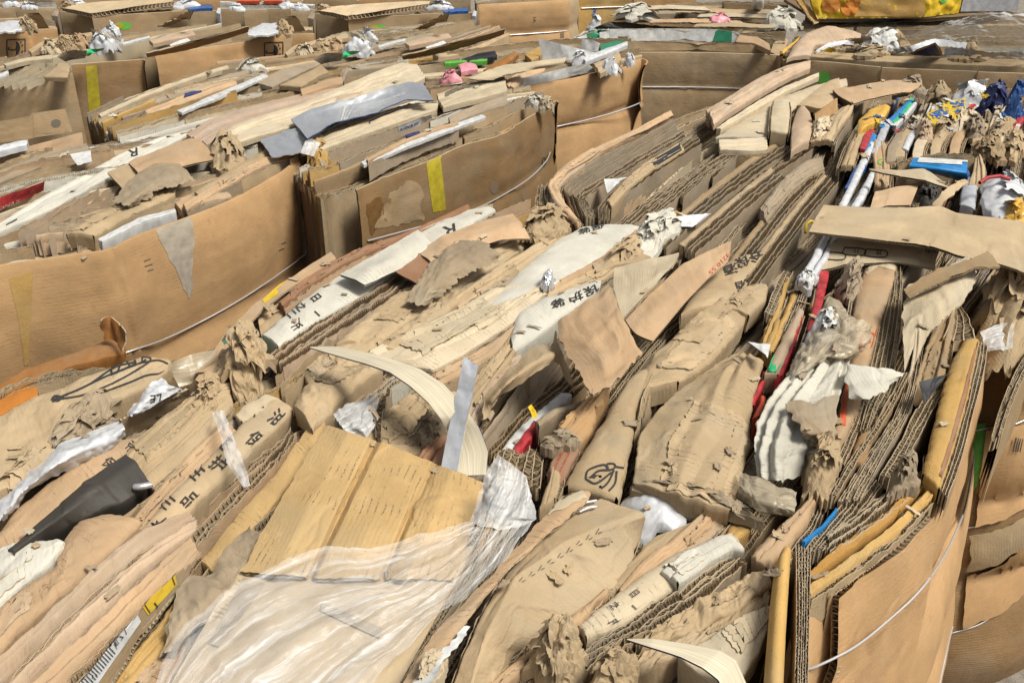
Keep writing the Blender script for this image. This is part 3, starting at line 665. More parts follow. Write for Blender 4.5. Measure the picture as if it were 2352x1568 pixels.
for i, (x0, x1, yy, lab) in enumerate(((-60, 130, 16, 'far bale of small cartons wrapped in white film at the top left corner'), (506, 722, 21, 'far bale of small cartons wrapped in white film at the top behind the wavy boards'))):
    e0 = [(x0, yy - 14), (x1, yy - 14)]; e1 = [(x0, yy), (x1, yy)]
    r = mk('R%d' % i, lab, e0, e1); fill(r, e0, e1, 6, 97 + i, t1=.85, z=-1, pal=FAR)
    for k in range(4):
        xa, xb = x0 + (x1 - x0) * k / 4 + 1, x0 + (x1 - x0) * (k + 1) / 4 - 1
        panel('side_panel', [(xa, yy + (k % 2) * 2), (xb, yy + (k % 2) * 2)], M['kraft' if k % 2 else 'side_brown'], r, bulge=.02, wires=(-50,))
e0 = [(-200, -34), (500, -36), (1080, -34)]; e1 = [(-200, -4), (500, -3), (1080, -5)]
r = mk('Z', 'row of far bales along the top edge of the photo', e0, e1); fill(r, e0, e1, 9, 99, z=0, pal=FAR, segs=(3, 5))
for k in range(10): panel('side_panel', [(-200 + k * 128, -4 + (k % 3)), (-76 + k * 128, -4 + (k % 3))], M[['kraft', 'side_brown', 'side'][k % 3]], r, bulge=.02, wires=(-50,))
# upper right bale, its boards hooked round the end, and the bale behind the near one
E_C0 = [(1310, 512), (1262, 450), (1285, 400), (1400, 325), (1545, 256), (1640, 225)]
E_CM = [(1660, 640), (1770, 540), (1850, 460), (1900, 380), (1960, 290), (2010, 220)]
E_C1 = [(2300, 720), (2400, 560), (2440, 420), (2450, 300), (2440, 200)]
rC = mk('C', 'bale at the right packed with curved corrugated boards and colourful cartons', [(1300, 480), (1400, 325), (1640, 225), (2000, 200), (2440, 200)], [(1660, 640), (1770, 620), (1900, 640), (2200, 700), (2500, 640)])
fill(rC, E_C0, E_CM, 30, 101, z=-2, segs=(1, 2), kinds=(.8, .1, .1), pal=['grey_card', 'grey_card', 'kraft', 'grey_card', 'pale'], pitch=.012)
fill(rC, E_CM, E_C1, 34, 102, z=-3, segs=(2, 4), zv=3, kinds=(.6, .25, .15), pal=['kraft', 'grey_card', 'pale', 'white', 'kraft', 'pink', 'blue', 'red', 'grey_card', 'kraft'])

# more thin board edges crowding the tops of the farther bales
THIN = ['kraft', 'pale', 'orange_tan', 'kraft', 'grey_card', 'pale', 'white_card', 'gold', 'side_brown']
for r_, e0, e1, n_, sd_, z_ in ((rB, E_B0, E_B1, 16, 501, .6), (rF, E_F0, E_F1, 16, 502, 1.2), (rJ, E_J0, E_J1, 18, 503, 1.6), (rG, E_G0, E_G1, 12, 504, 1.2), (rI2, E_I20, E_I21, 12, 505, 1.5), (rH, E_H0, E_H1, 10, 507, 1.5), (rD, E_D0, E_D1, 10, 508, 1.5)):
    fill(r_, e0, e1, n_, sd_, z=z_, pal=THIN, segs=(2, 3), kinds=(.55, .2, .25), thin=True, t1=.9, zv=1.6, depth=.06, endd=.06)
fill(rA, E_A0, E_AM, 16, 511, z=-1.0, pal=THIN, segs=(2, 3), kinds=(.7, .1, .2), thin=True, zv=1.2, depth=.06, endd=.06)
# ------------------------------------------------------------ things lying in and on the near bale, left part
def skin(name, label, cat, rows, mat, z=0.0, group=None, parent=None, **k):
    """Thin film, paper or plastic."""
    G, UV, N = surface(rows, z, **k)
    o = MB().grid(G, UV).build(name, mat, parent); remember(o, G)
    return tag(o, label, cat, group)
def wad(name, label, cat, cx, cy, rx, ry, ang, mat, z=0.0, h=.05, amp=.016, f=16, seed=None, group=None, nr=20, na=48, leaves=None):
    """A screwed-up lump of paper or plastic: a crushed core with creased leaves standing open round it."""
    soft = mat.name in ('whiteplastic', 'pinkplastic', 'yellowfilm'); leaves = (4 if soft else 9) if leaves is None else leaves; amp = amp * (.7 if soft else 1)
    seed = nextseed() if seed is None else seed; rs = np.random.RandomState(seed)
    rho = np.linspace(0.001, 1, nr)[:, None]; th = np.linspace(0, 2 * np.pi, na, endpoint=False)[None, :]
    rr = rho * (1 + .20 * nz(np.cos(th) * .3, np.sin(th) * .3, 2.2, seed) + .08 * nz(np.cos(th), np.sin(th), 3, seed + 1))
    if cy < 265:                                    # far off: round on plan, standing as high as it looks
        c = P(cx, cy + ry * .8, z); dist = np.linalg.norm(c - CAM); w = rx / FPX * dist; h = max(.012, 1.7 * ry / FPX * dist)
        c = c + np.array([0, w * .5, 0]); ex, ey = np.array([w, 0, 0]), np.array([0, w * .55, 0])
        amp = min(amp, .3 * h, w * .5) * 1.2; f = min(60, max(f, 1.6 / w)) * .5
    else:
        ca, sa = math.cos(R(ang)), math.sin(R(ang)); c = P(cx, cy, z)
        ex = P(cx + rx * ca, cy + rx * sa, z) - c; ey = P(cx - ry * sa, cy + ry * ca, z) - c
    def put(X, Y, k):                               # unit disc -> dome
        q = c + X[..., None] * ex + Y[..., None] * ey; r2 = np.clip(X ** 2 + Y ** 2, 0, 1.4)
        q[..., 2] += h * np.clip(1 - r2 ** 1.1, -.25, 1) * k; return q
    def crush(G, a, sd_):
        d = G - (c + np.array([0, 0, -.03])); d /= np.linalg.norm(d, axis=2, keepdims=True)
        k = fold3(G, f * 1.25, sd_) + .45 * fold3(G, f * 2.9, sd_ + 1) + .5 * fold3(G, f * .55, sd_ + 2, 5)
        return G + d * (a * 1.25 * k)[..., None]
    G = crush(put(rr * np.cos(th), rr * np.sin(th), .85), amp, seed + 4)
    rows = np.concatenate([G, G[-1:] - np.array([0, 0, .02])])
    mb = MB().grid(rows, np.stack([rows[..., 0] + rows[..., 2] * .5, rows[..., 1]], -1), closed=True)
    for i in range(leaves):
        an = rs.uniform(0, 6.283); r0 = rs.uniform(0, .65); w_ = rs.uniform(.3, .6); b_ = rs.uniform(0, 6.283)
        uu, vv = np.meshgrid(np.linspace(-1, 1, 15), np.linspace(-1, 1, 15))
        uu = uu * (1 + .25 * nz(vv, vv * 0, .9, seed + i)) ; vv = vv * (1 + .25 * nz(uu, uu * 0, .9, seed + i + 50))
        X = r0 * math.cos(an) + w_ * (uu * math.cos(b_) - vv * .75 * math.sin(b_)); Y = r0 * math.sin(an) + w_ * (uu * math.sin(b_) + vv * .75 * math.cos(b_))
        L = put(X, Y, .95); L[..., 2] += .18 * h + h * .28 * uu * rs.uniform(-1, 1) + h * .22 * np.abs(vv - rs.uniform(-.4, .4))
        L = crush(L, amp * .75, seed + 200 + i * 9)
        mb.grid(L, np.stack([L[..., 0] + L[..., 2] * .5, L[..., 1]], -1))
    o = mb.build(name, mat, None, soft); remember(o, G)
    return tag(o, label, cat, group)
GP = 'folded boxes and bags packed into the nearest bale'
CARDS = ('kraft', 'kraft_rub', 'orange_tan', 'orange_tan_rub', 'pale', 'pale_rub', 'grey_card', 'gold', 'pink', 'pink_rub', 'white_card', 'side', 'side_brown', 'brownred')
def fb(label, L=None, Rr=None, mat='kraft', z=0.0, name='folded_box', cat='folded box', inner=None, **k):
    A0, B0 = Ps(L, z), Ps(Rr, z); d0 = np.linalg.norm((A0[0] + A0[-1]) / 2 - CAM); w0 = np.linalg.norm(cr(A0, 9) - cr(B0, 9), axis=1).mean()
    if mat in CARDS and d0 < 3.6 and w0 > .02: k.setdefault('plies', 2 if w0 > .05 else 1)
    if mat in CARDS and d0 < 5.5 and w0 > .018 and k.get('plies') != 0 and not k.get('crump') and not k.get('fan'): k.setdefault('steps', int(min(4, max(1, round(w0 / .022)))))
    o = pad(name, label, cat, L, Rr, M[mat], z, **k)
    # the boards folded inside show along its sides
    A, B = Ps(L, z), Ps(Rr, z); n = 12; a, b = cr(A, n), cr(B, n); dist = np.linalg.norm(b.mean(0) - CAM)
    rs = np.random.RandomState(SEED[0]); out = b - a; wd = np.linalg.norm(out, axis=1).mean(); out[:, 2] = 0; out /= np.linalg.norm(out, axis=1, keepdims=True) + 1e-9
    if inner is None: inner = mat in CARDS and cat in ('folded box', 'carton') and wd > .012 and dist < 4.2
    if inner:
        w_ = rs.choice([.006, .009, .014, .02], p=[.25, .3, .3, .15]); zz = np.array([0, 0, -rs.uniform(.006, .014)])
        stack('inner_boards', None, None, b + zz - out * .001, b + zz + out * w_, max(1, int(w_ / .0052)), M[rs.choice(['grey_card', 'kraft', 'side_brown', 'orange_tan'])], depth=.06, parent=o, px=False, rag=.003, pitch=.009, zv=.003)
        if rs.rand() < .65:
            w_ = rs.uniform(.005, .013)
            stack('inner_boards', None, None, a + zz - out * w_, a + zz + out * .001, max(1, int(w_ / .006)), M[rs.choice(['grey_card', 'kraft', 'pale'])], depth=.05, parent=o, px=False, rag=.003, pitch=.009, zv=.003)
    return o
def fbp(*a, **k): return fb(*a, plies=0, **k)           # printed faces stay whole
def cs(label, L, Rr, n, mat='grey_card', z=0.0, **k):
    return stack('corrugated_stack', label, 'cardboard stack', L, Rr, n, M[mat], z, **k)

fb('rust brown waxed board slumped against the foot of the left hand bale', [(-40, 905), (60, 845), (140, 818), (240, 778), (284, 772)], [(-40, 930), (60, 885), (150, 845), (230, 822), (286, 812)], 'bark', -1, name='waxed_board', cat='waxed board', crump=.004)
sheet('torn_flap', 'small rust brown torn flap standing up at the end of the waxed board', 'torn flap', [[(233, 737, 6), (256, 727, 6), (284, 757, 6)], [(238, 780, 1), (258, 782, 1), (284, 808, 1)]], M['bark'], th=.003, rag=.004, wr=.006, res=4)
fb('bright orange printed box edge at the left margin below the rust board', [(-60, 945), (0, 915), (50, 893), (80, 884)], [(-60, 985), (0, 952), (50, 925), (88, 905)], 'orange', 0, cat='carton', name='orange_carton')
bag1 = fbp('wide kraft bag printed with a looped bow drawing at the left edge', [(-60, 985), (40, 925), (130, 890), (220, 848), (320, 819), (385, 822)], [(-60, 1130), (30, 1085), (110, 1040), (160, 985), (250, 930), (350, 880), (396, 845)], 'kraft', .5, name='kraft_bag', cat='paper bag', wr=.006, wf=7, crump=.004, cf=19, bulge=.02, res=4)
strokes(bag1, 'bow_drawing', [[(122, 918), (180, 895), (250, 862), (320, 835), (336, 826)], [(122, 918), (190, 908), (260, 880), (315, 850), (343, 832)], [(130, 916), (200, 886), (262, 845), (310, 832)], [(258, 862), (258, 845), (275, 826), (300, 820), (312, 834), (290, 846), (262, 858)], [(268, 858), (285, 828), (300, 842)], [(326, 826), (330, 820), (345, 822), (344, 830), (330, 832), (326, 826)], [(344, 830), (366, 828), (386, 836)], [(240, 900), (300, 878), (340, 862), (386, 858)], [(118, 920), (126, 910), (140, 912), (136, 920), (120, 922)]], 4, M['ink'])
wad('torn_edge', 'dark ragged torn mouth of wet paper under the bow bag', 'torn paper', 195, 965, 95, 26, -38, M['pulp'], 0, .03, .016, 20)
wad('torn_edge', 'ragged strip of torn kraft paper at the left margin below the bow bag', 'torn paper', 60, 1085, 90, 18, -32, M['kraft'], 0, .02, .013, 20)
wp = skin('white_bag', 'crumpled white plastic bag with black capital letters beside the bow bag', 'plastic bag', [[(293, 950, 0), (335, 892, 3), (372, 868, 3)], [(300, 955, 2), (350, 905, 4), (395, 885, 3)], [(312, 955, 1), (370, 920, 2), (420, 893, 1)]], M['whiteplastic'], 1.5, crump=.006, cf=28, res=3)
text(wp, 'LE', (372, 903), (-27, 6), (-3, 24), M['ink'])
skin('clear_sheet', 'stiff translucent yellowed plastic sheet propped against the box rim', 'plastic sheet', [[(386, 837, 5), (440, 812, 5), (502, 803, 5)], [(398, 862, 2), (440, 860, 2), (485, 840, 2)], [(412, 890, 0), (440, 880, 0), (470, 850, 0)]], M['brownfilm'], 1, wr=.003, res=5)
sheet('carton_board', 'brown carton board standing upright with its cut flutes upward, left of the kraft roll', 'carton board', [[(278, 966), (350, 926), (434, 893)], [(290, 1012, -6), (352, 975, -6), (436, 935, -6)]], M['side_brown'], 2, th=.007, res=5)
skin('plastic_wrap', 'long twisted strip of white plastic running along the left kraft bags', 'plastic wrap', [[(-10, 1170), (40, 1105), (90, 1060), (140, 1022), (210, 990), (278, 964)], [(0, 1190, 3), (50, 1130, 3), (110, 1080, 4), (170, 1040, 4), (230, 1010, 3), (285, 980, 3)], [(5, 1195), (60, 1140), (130, 1090), (200, 1060), (250, 1035), (295, 1005)]], M['whiteplastic'], 1.0, crump=.006, cf=24, wr=.006, res=4)
fb('grey brown board edge showing beneath the white plastic strip', [(-40, 1150), (60, 1060), (140, 1012), (240, 950), (270, 960)], [(-40, 1180), (60, 1095), (140, 1035), (230, 985), (275, 972)], 'grey_card', -1.5)
bag2 = fbp('tan kraft bag with bold black characters above the black wrapped board', [(-60, 1290), (30, 1175), (110, 1110), (210, 1035), (265, 1012), (320, 1004)], [(-60, 1345), (40, 1260), (130, 1185), (215, 1110), (270, 1060), (322, 1014)], 'orange_tan_rub', .5, name='kraft_bag', cat='paper bag', bulge=.02, wr=.004, crump=.002, res=4)
textc(bag2, '帝', (302, 1026), (18, 15), (24, -22), M['ink']); textc(bag2, '保', (250, 1064), (18, 15), (24, -22), M['ink'])
fb('board wrapped in glossy black plastic between two kraft bags', [(20, 1262, 1), (120, 1172, 1), (200, 1102, 1), (262, 1060, 1), (290, 1042, 1)], [(52, 1266, 0), (158, 1204, 0), (238, 1166, 0), (298, 1138, 0), (340, 1104, 0)], 'blackwrap', 1.2, name='black_wrapped_board', cat='wrapped board', mid=[[(28, 1262, 2.4), (134, 1180, 2.6), (216, 1114, 2.8), (276, 1074, 2.8), (306, 1056, 2.6)], [(34, 1264, 2.3), (140, 1187, 2.4), (222, 1122, 2.6), (281, 1082, 2.6), (312, 1062, 2.4)]], wr=.002, res=4, sharp=True, bulge=0, r=.003)
fb('smooth olive kraft pad rising from the black wrapped board', [(285, 1044), (350, 985), (420, 925), (480, 888), (524, 882)], [(348, 1112), (400, 1070), (460, 1015), (500, 970), (536, 925)], 'kraft', 1.5, bulge=.02, wr=.003)
bl = MB(); tube(Ps([(310, 1118, 2.2), (325, 1117, 2.5), (346, 1113, 2)]), .006, bl, 10); tag(bl.build('plastic_peg', M['silver']), 'small pale blue plastic peg poking out of the black wrapped board', 'plastic peg')
fb('thin brown folded board left of the bag printed with four characters', [(300, 1200), (360, 1125), (440, 1040), (500, 985), (520, 972)], [(322, 1212), (390, 1140), (470, 1060), (530, 1000), (545, 985)], 'orange_tan', .5)
bag3 = fbp('kraft bag with two lines of thick black characters in the left foreground', [(322, 1212), (400, 1125), (480, 1045), (560, 965), (600, 925), (622, 912)], [(392, 1215), (450, 1150), (540, 1070), (610, 1000), (660, 955), (672, 938)], 'kraft', .8, name='kraft_bag', cat='paper bag', bulge=.025, wr=.003, crump=.0015, res=4)
for ch, o_ in (('油', (637, 962)), ('保', (585, 1012)), ('护', (502, 1068)), ('品', (436, 1150))): textc(bag3, ch, o_, (25, 22), (30, -32), M['ink'], bold=.010, lift=.0026, cuts=7)
for ch, o_ in (('米', (588, 942)), ('正', (517, 1018)), ('王', (453, 1088)), ('三', (386, 1156)), ('人', (368, 1204))): textc(bag3, ch, o_, (18, 16), (30, -28), M['ink'], bold=.010, lift=.0026, cuts=7)
skin('tape_strip', 'twisted clear packing tape hanging over the bag with black characters', 'tape', [[(486, 945, 4), (505, 1000, 4), (520, 1060, 3), (560, 1120, 1)], [(515, 942, 5), (535, 1000, 5), (560, 1060, 4), (575, 1115, 1)]], M['clearfilm'], 1, crump=.006, cf=33, res=4)
fb('crushed plastic wrapper behind the black printed bag', [(540, 950), (580, 920), (610, 905)], [(555, 965), (600, 945), (640, 915)], 'pale', 1.5, crump=.006)
for lab, a in (('large crumpled ball of brown paper beside the left box rim', (562, 852, 62, 50, -15)),):
    wad('paper_ball', lab, 'paper ball', *a, M['kraft'], 2, .075, .02, 20)
wad('paper_shred', 'loose shredded paper fringe spilling left of the crumpled ball', 'torn paper', 480, 915, 50, 24, -45, M['kraft'], 1, .03, .015, 25)
cs('double corrugated board seen along its cut edge, left foreground', [(425, 1250), (520, 1148), (600, 1070), (640, 1030), (668, 985)], [(452, 1252), (545, 1155), (620, 1080), (655, 1040), (682, 992)], 2, 'orange_tan', 1.2, depth=.09, pitch=.009)
fb('golden brown board standing beside the large unfolded sheet', [(462, 1285), (540, 1185), (630, 1090), (690, 1000), (733, 945)], [(490, 1312), (590, 1200), (660, 1115), (715, 1035), (748, 972)], 'gold_rub', .5, depth=.12)
fb('thick orange tan bag with a square folded end left of the pink folds', [(-60, 1450), (40, 1355), (122, 1305), (145, 1240), (175, 1195), (235, 1177)], [(-60, 1560), (40, 1450), (120, 1390), (215, 1300), (290, 1235), (322, 1200)], 'orange_tan_rub', 1.0, name='kraft_bag', cat='paper bag', bulge=.022, wr=.004, crump=.003, cf=16, rend=.01, res=4)
fb('grey white paper sack with a folded corner at the left margin', [(-60, 1300), (0, 1254), (60, 1236), (130, 1234), (146, 1240)], [(-60, 1440), (10, 1380), (60, 1335), (110, 1300), (148, 1262)], 'white_card', 1.4, name='paper_sack', cat='paper sack', bulge=.02, crump=.003, cf=19, res=4)
for i, (lab, L, Rr, mt) in enumerate((('outermost of the pink brown pleated boards in the lower left', [(-40, 1545), (90, 1430), (220, 1305), (300, 1232), (370, 1198), (430, 1180)], [(-40, 1600), (110, 1455), (240, 1330), (330, 1250), (400, 1215), (445, 1190)], 'pink'), ('middle one of the pink brown pleated boards, streaked with tape', [(0, 1590), (130, 1455), (260, 1330), (340, 1262), (420, 1215), (452, 1195)], [(20, 1610), (160, 1470), (290, 1345), (370, 1280), (430, 1240), (452, 1222)], 'pink'), ('long rounded pink brown fold nearest the barcode label', [(30, 1610), (180, 1470), (300, 1360), (380, 1285), (440, 1240)], [(90, 1625), (230, 1480), (330, 1390), (410, 1315), (458, 1265)], 'orange_tan'))):
    fb(lab, L, Rr, mt, 1 + .3 * i, bulge=.022, wr=.003, fan=(.012, .021), res=3, plies=0, crump=.003, cf=24)
cs('frayed corrugated board edge beside the barcode carton', [(60, 1640), (210, 1500), (320, 1400), (425, 1285)], [(90, 1650), (240, 1520), (350, 1405), (462, 1270)], 3, 'orange_tan', 1.0, depth=.1)
lb = sheet('barcode_carton', 'brown carton side with a yellow number sticker and white barcode label', 'carton side', [[(130, 1640), (240, 1500), (350, 1370), (420, 1300)], [(205, 1650, 1.5), (315, 1470, 1.5), (385, 1380, 1.5), (436, 1325, 1.5)]], M['side_brown'], 1.8, th=.006)
decal(lb, 'yellow_sticker', [[(327, 1392), (402, 1318)], [(342, 1414), (408, 1343)]], M['yellow']); text(lb, '1', (352, 1392), (20, -20), (12, 15), M['ink'], lift=.003)
strokes(lb, 'sticker_border', [[(333, 1389), (348, 1410)], [(396, 1324), (404, 1346)]], 2.5, M['ink'], .003)
decal(lb, 'barcode_label', [[(150, 1610), (312, 1402)], [(205, 1600), (325, 1428)]], M['white'], n=(20, 8))
strokes(lb, 'barcode', [[(183 + k * 5, 1568 - k * 6.6 + 2), (202 + k * 5, 1588 - k * 6.6 + 2)] for k in range(0, 14)], 2.2, M['ink'], .003)
strokes(lb, 'label_lines', [[(262, 1470), (272, 1492)], [(284, 1440), (293, 1460)], [(190, 1565), (284, 1440)]], 1.6, M['ink'], .003)
text(lb, 'E 7', (264, 1480), (14, -17), (8, 10), M['ink'], lift=.003)
fb('golden board edge running up to the crumpled sheet, lower left', [(212, 1640), (300, 1515), (375, 1425), (425, 1350)], [(255, 1640), (340, 1520), (405, 1440), (430, 1385)], 'gold', 1.2, depth=.1)
fb('tan crushed box flap at the bottom edge under the plastic film', [(240, 1650), (300, 1560), (360, 1480), (400, 1425)], [(380, 1650), (380, 1590), (410, 1530), (440, 1450)], 'orange_tan', 0, crump=.006)
skin('wrapping_paper', 'soft crumpled kraft wrapping paper left of the big golden sheet', 'wrapping paper', [[(372, 1500, 2), (395, 1400, 4), (425, 1318, 4), (480, 1320, 4), (520, 1260, 4), (545, 1218, 3), (580, 1205, 3)], [(385, 1500, 2), (440, 1410, 4), (480, 1365, 5), (520, 1340, 5), (550, 1300, 5), (575, 1270, 4), (600, 1240, 3)], [(390, 1520, 0), (460, 1440, 2), (520, 1400, 3), (545, 1370, 3), (560, 1340, 3), (580, 1310, 3), (610, 1280, 2)]], M['pulp'], 0, crump=.010, cf=16, wr=.006, res=3, rag=.004)
# ------------------------------------------------------------ near bale, centre
big = sheet('unfolded_box', 'large golden unfolded box lying open in the centre foreground', 'unfolded box',
      [[(746, 975, 5), (800, 990, 6.4), (852, 1008, 5.8), (864, 1012, 4.4), (876, 1016, 5.8), (935, 1035, 6.2), (990, 1061, 5.6), (1000, 1066, 4.4), (1010, 1069, 5.4), (1040, 1078, 5.8), (1052, 1082, 5.2), (1115, 1112, 4)],
       [(655, 1130, 5), (720, 1142, 6.2), (780, 1157, 5.6), (792, 1160, 4.2), (804, 1163, 5.6), (866, 1172, 6), (926, 1189, 5.4), (936, 1192, 4.2), (946, 1194, 5.2), (988, 1200, 5.6), (1000, 1203, 5), (1080, 1225, 4)],
       [(552, 1312, 4), (630, 1318, 5.2), (700, 1326, 4.6), (712, 1328, 3.2), (724, 1328, 4.6), (790, 1326, 5), (868, 1328, 4.4), (878, 1330, 3.4), (888, 1330, 4.4), (936, 1330, 5), (948, 1330, 4.4), (1040, 1330, 4)]], M['gold_rub'], 1, th=.006, wr=.0012, res=3, sharp=True, rag=.002)
und = sheet('unfolded_box', 'pale tan carton panel lying under the clear film at the bottom', 'unfolded box', [[(560, 1290, 3), (720, 1280, 3.5), (900, 1285, 3.5), (1090, 1250, 3.5)], [(430, 1500, 3), (650, 1470, 4), (860, 1450, 4), (1010, 1400, 3)], [(330, 1700, 2), (560, 1690, 3), (760, 1680, 3), (900, 1600, 2)]], M['pale_smooth'], 1, th=.006, res=8, wr=.003)
decal(und, 'tape_mark', [[(560, 1330), (610, 1342)], [(480, 1480), (505, 1488)]], M['tapemark'], lift=.003); decal(und, 'tape_mark', [[(740, 1385), (880, 1445)], [(735, 1405), (872, 1468)]], M['tapemark'], lift=.003)
skin('plastic_film', 'rumpled sheet of clear stretch film draped over the boxes at the bottom', 'plastic film',
     [[(330, 1640, 5), (400, 1470, 6), (500, 1370, 7), (600, 1312, 7.5), (740, 1258, 8), (850, 1262, 8), (950, 1232, 8), (1080, 1200, 8)],
      [(390, 1660, 5), (500, 1530, 6.5), (600, 1450, 7), (690, 1400, 7), (800, 1360, 7.5), (900, 1340, 8), (1000, 1290, 8), (1110, 1215, 8.5)],
      [(560, 1690, 5), (640, 1610, 6), (730, 1540, 6.5), (800, 1490, 7), (890, 1430, 7), (980, 1380, 7.5), (1070, 1310, 8), (1150, 1210, 8.5)],
      [(760, 1700, 4), (820, 1610, 5), (880, 1540, 6), (930, 1490, 6.5), (1000, 1430, 7), (1090, 1350, 7), (1160, 1280, 8), (1225, 1190, 8)]], M['film'], 0.5, wr=.006, crump=.005, cf=21, fan=(.006, .03), res=4)
skin('plastic_film', 'upright peak of milky plastic film beside the torn corrugated end', 'plastic film', [[(1082, 1200, 8), (1100, 1130, 10), (1122, 1075, 13), (1144, 1044, 15)], [(1110, 1210, 9), (1135, 1150, 11), (1160, 1100, 12), (1170, 1062, 14)], [(1150, 1215, 8.5), (1180, 1170, 9), (1200, 1120, 10), (1205, 1090, 11)], [(1200, 1210, 6), (1232, 1190, 6), (1225, 1160, 7), (1208, 1092, 10)]], M['clearfilm'], .5, crump=.006, cf=28, res=3)
fl = sheet('box_flap', 'long orange brown box flap with a torn white edge slanting to the bottom centre', 'box flap', [[(860, 1690, 5), (985, 1470, 6), (1100, 1350, 6), (1200, 1240, 6), (1290, 1142, 6), (1335, 1126, 6)], [(900, 1690, 5), (1030, 1450, 6.5), (1130, 1340, 6.5), (1230, 1240, 6.5), (1310, 1155, 6.5), (1352, 1128, 6)], [(930, 1690, 4), (1062, 1440, 6), (1160, 1312, 6), (1255, 1230, 6), (1335, 1160, 6), (1358, 1138, 5.5)]], M['orange_tan_rub'], 1.5, th=.006, rag=.002, res=5)
decal(fl, 'torn_lining', [[(1230, 1195), (1290, 1142), (1335, 1127)], [(1262, 1180), (1308, 1160), (1350, 1142)]], M['edge_pale'], rag=3)
skin('torn_lining', 'strip of torn white paper lining curling along the orange flap', 'torn paper', [[(940, 1590, 8), (980, 1535, 8), (1030, 1480, 8), (1060, 1440, 8)], [(955, 1600, 8.5), (1000, 1550, 8.5), (1050, 1490, 8), (1075, 1440, 7.5)]], M['white'], .5, crump=.003, rag=.004, res=3)
wad('torn_edge', 'ragged torn corner of the orange flap at the bottom edge', 'torn paper', 985, 1545, 60, 20, -52, M['pale'], 7, .02, .010, 30)
kb = fbp('broad flat kraft box with stapled top slanting down the centre foreground', [(1000, 1690, 3), (1080, 1470, 3.5), (1165, 1315, 3.5), (1245, 1232, 3.5), (1335, 1163, 3.5), (1378, 1145, 3.5)], [(1120, 1660, -1), (1180, 1500, -1), (1270, 1435, -1), (1340, 1400, -1), (1420, 1342, -1), (1472, 1232, -1)], 'kraft', 2.0,
   mid=[[(1048, 1690, 4), (1106, 1476, 4.5), (1183, 1326, 4.6), (1288, 1248, 4.6), (1390, 1206, 4.4), (1476, 1178, 4)], [(1056, 1690, 3.7), (1114, 1484, 4.2), (1190, 1336, 4.2), (1294, 1258, 4.2), (1396, 1215, 4), (1479, 1186, 3.6)]], bulge=.0, wr=.003, crump=.002, cf=14, res=3, depth=.14, sharp=True, cre=8)
for a, b in (((1325, 1172), (1370, 1156)), ((1332, 1182), (1370, 1170))):
    m_ = MB(); tube(np.array([hit(kb, *a, .006), hit(kb, (a[0] + b[0]) / 2, (a[1] + b[1]) / 2, .009), hit(kb, *b, .006)]), .0022, m_); m_.build('staple', M['wire'], kb)
strokes(kb, 'scuffed_print', [[(1192 + k * 22, 1334 - k * 14 + (k % 3) * 2), (1199 + k * 22, 1326 - k * 14)] for k in range(9)] + [[(1198 + k * 22, 1336 - k * 14), (1206 + k * 22, 1332 - k * 14)] for k in range(9)], 2.0, M['greyprint'], .002)
fb('long thin kraft roll running beside the stapled box to the bottom edge', [(1010, 1690), (1120, 1560), (1210, 1490), (1310, 1410), (1388, 1345)], [(1060, 1700), (1165, 1570), (1250, 1505), (1330, 1435), (1398, 1362)], 'orange_tan_rub', 2, bulge=.012)
fb('flat kraft bag mouth with dark print between the stapled box and the pale bag', [(1240, 1500), (1330, 1400), (1420, 1330), (1500, 1240), (1560, 1225)], [(1290, 1500), (1370, 1420), (1450, 1370), (1530, 1300), (1660, 1170)], 'kraft', .2)
fb('smooth tan bag with a black printed disc next to the pale bag', [(1420, 1360), (1480, 1290), (1560, 1230), (1640, 1160), (1668, 1155)], [(1440, 1400), (1510, 1330), (1590, 1270), (1650, 1210), (1680, 1180)], 'orange_tan', .8)
wad('paper_ball', 'screwed up ball of brown paper at the bottom edge of the photo', 'paper ball', 1275, 1530, 66, 46, -15, M['kraft'], 2, .06, .02, 22)
bg = fbp('pale bag with rubbed black characters beside the bottom corrugated stack', [(1326, 1432), (1400, 1375), (1500, 1300), (1580, 1258), (1668, 1222)], [(1350, 1462), (1430, 1425), (1540, 1350), (1620, 1295), (1700, 1242)], 'pale_rub', 2.2, name='kraft_bag', cat='paper bag', bulge=.016, wr=.003, res=4)
for ch, o_ in (('日', (1458, 1364)), ('一', (1456, 1396)), ('之', (1412, 1392)), ('斤', (1408, 1430))): textc(bg, ch, o_, (12, 11), (20, -14), M['ink'], bold=.010, lift=.0026, cuts=7)
fb('white faded box end folded over the bottom pale bag', [(1500, 1302), (1560, 1262), (1640, 1225), (1672, 1220)], [(1560, 1345), (1620, 1300), (1680, 1265), (1712, 1270)], 'white_card', 3.0, bulge=.01, depth=.03)
cs('bundle of corrugated edges between the pale bag and the wrinkled kraft, bottom right', [(1330, 1500), (1450, 1420), (1560, 1340), (1690, 1255)], [(1350, 1510), (1500, 1440), (1610, 1372), (1712, 1285)], 4, 'grey_card', 1.6, depth=.1, pitch=.0075)
cs('crushed wavy corrugated board beside the bottom paper ball', [(1345, 1530), (1420, 1470), (1490, 1428)], [(1385, 1560), (1440, 1510), (1512, 1448)], 2, 'kraft', 2.0, depth=.08, pitch=.02, rag=.006)
fb('wrinkled kraft bag in the lower right above the veneer strip', [(1520, 1430), (1600, 1375), (1690, 1330), (1758, 1310)], [(1470, 1480), (1580, 1450), (1690, 1400), (1770, 1345)], 'kraft', 1.4, name='kraft_bag', cat='paper bag', crump=.012, cf=19, wr=.006, res=3)
fb('twisted kraft paper under the lower right wrinkled bag', [(1480, 1490), (1570, 1460), (1680, 1400), (1768, 1350)], [(1440, 1560), (1560, 1500), (1680, 1450), (1765, 1420)], 'kraft', .6, name='kraft_paper', cat='kraft paper', crump=.012, cf=21, res=3)
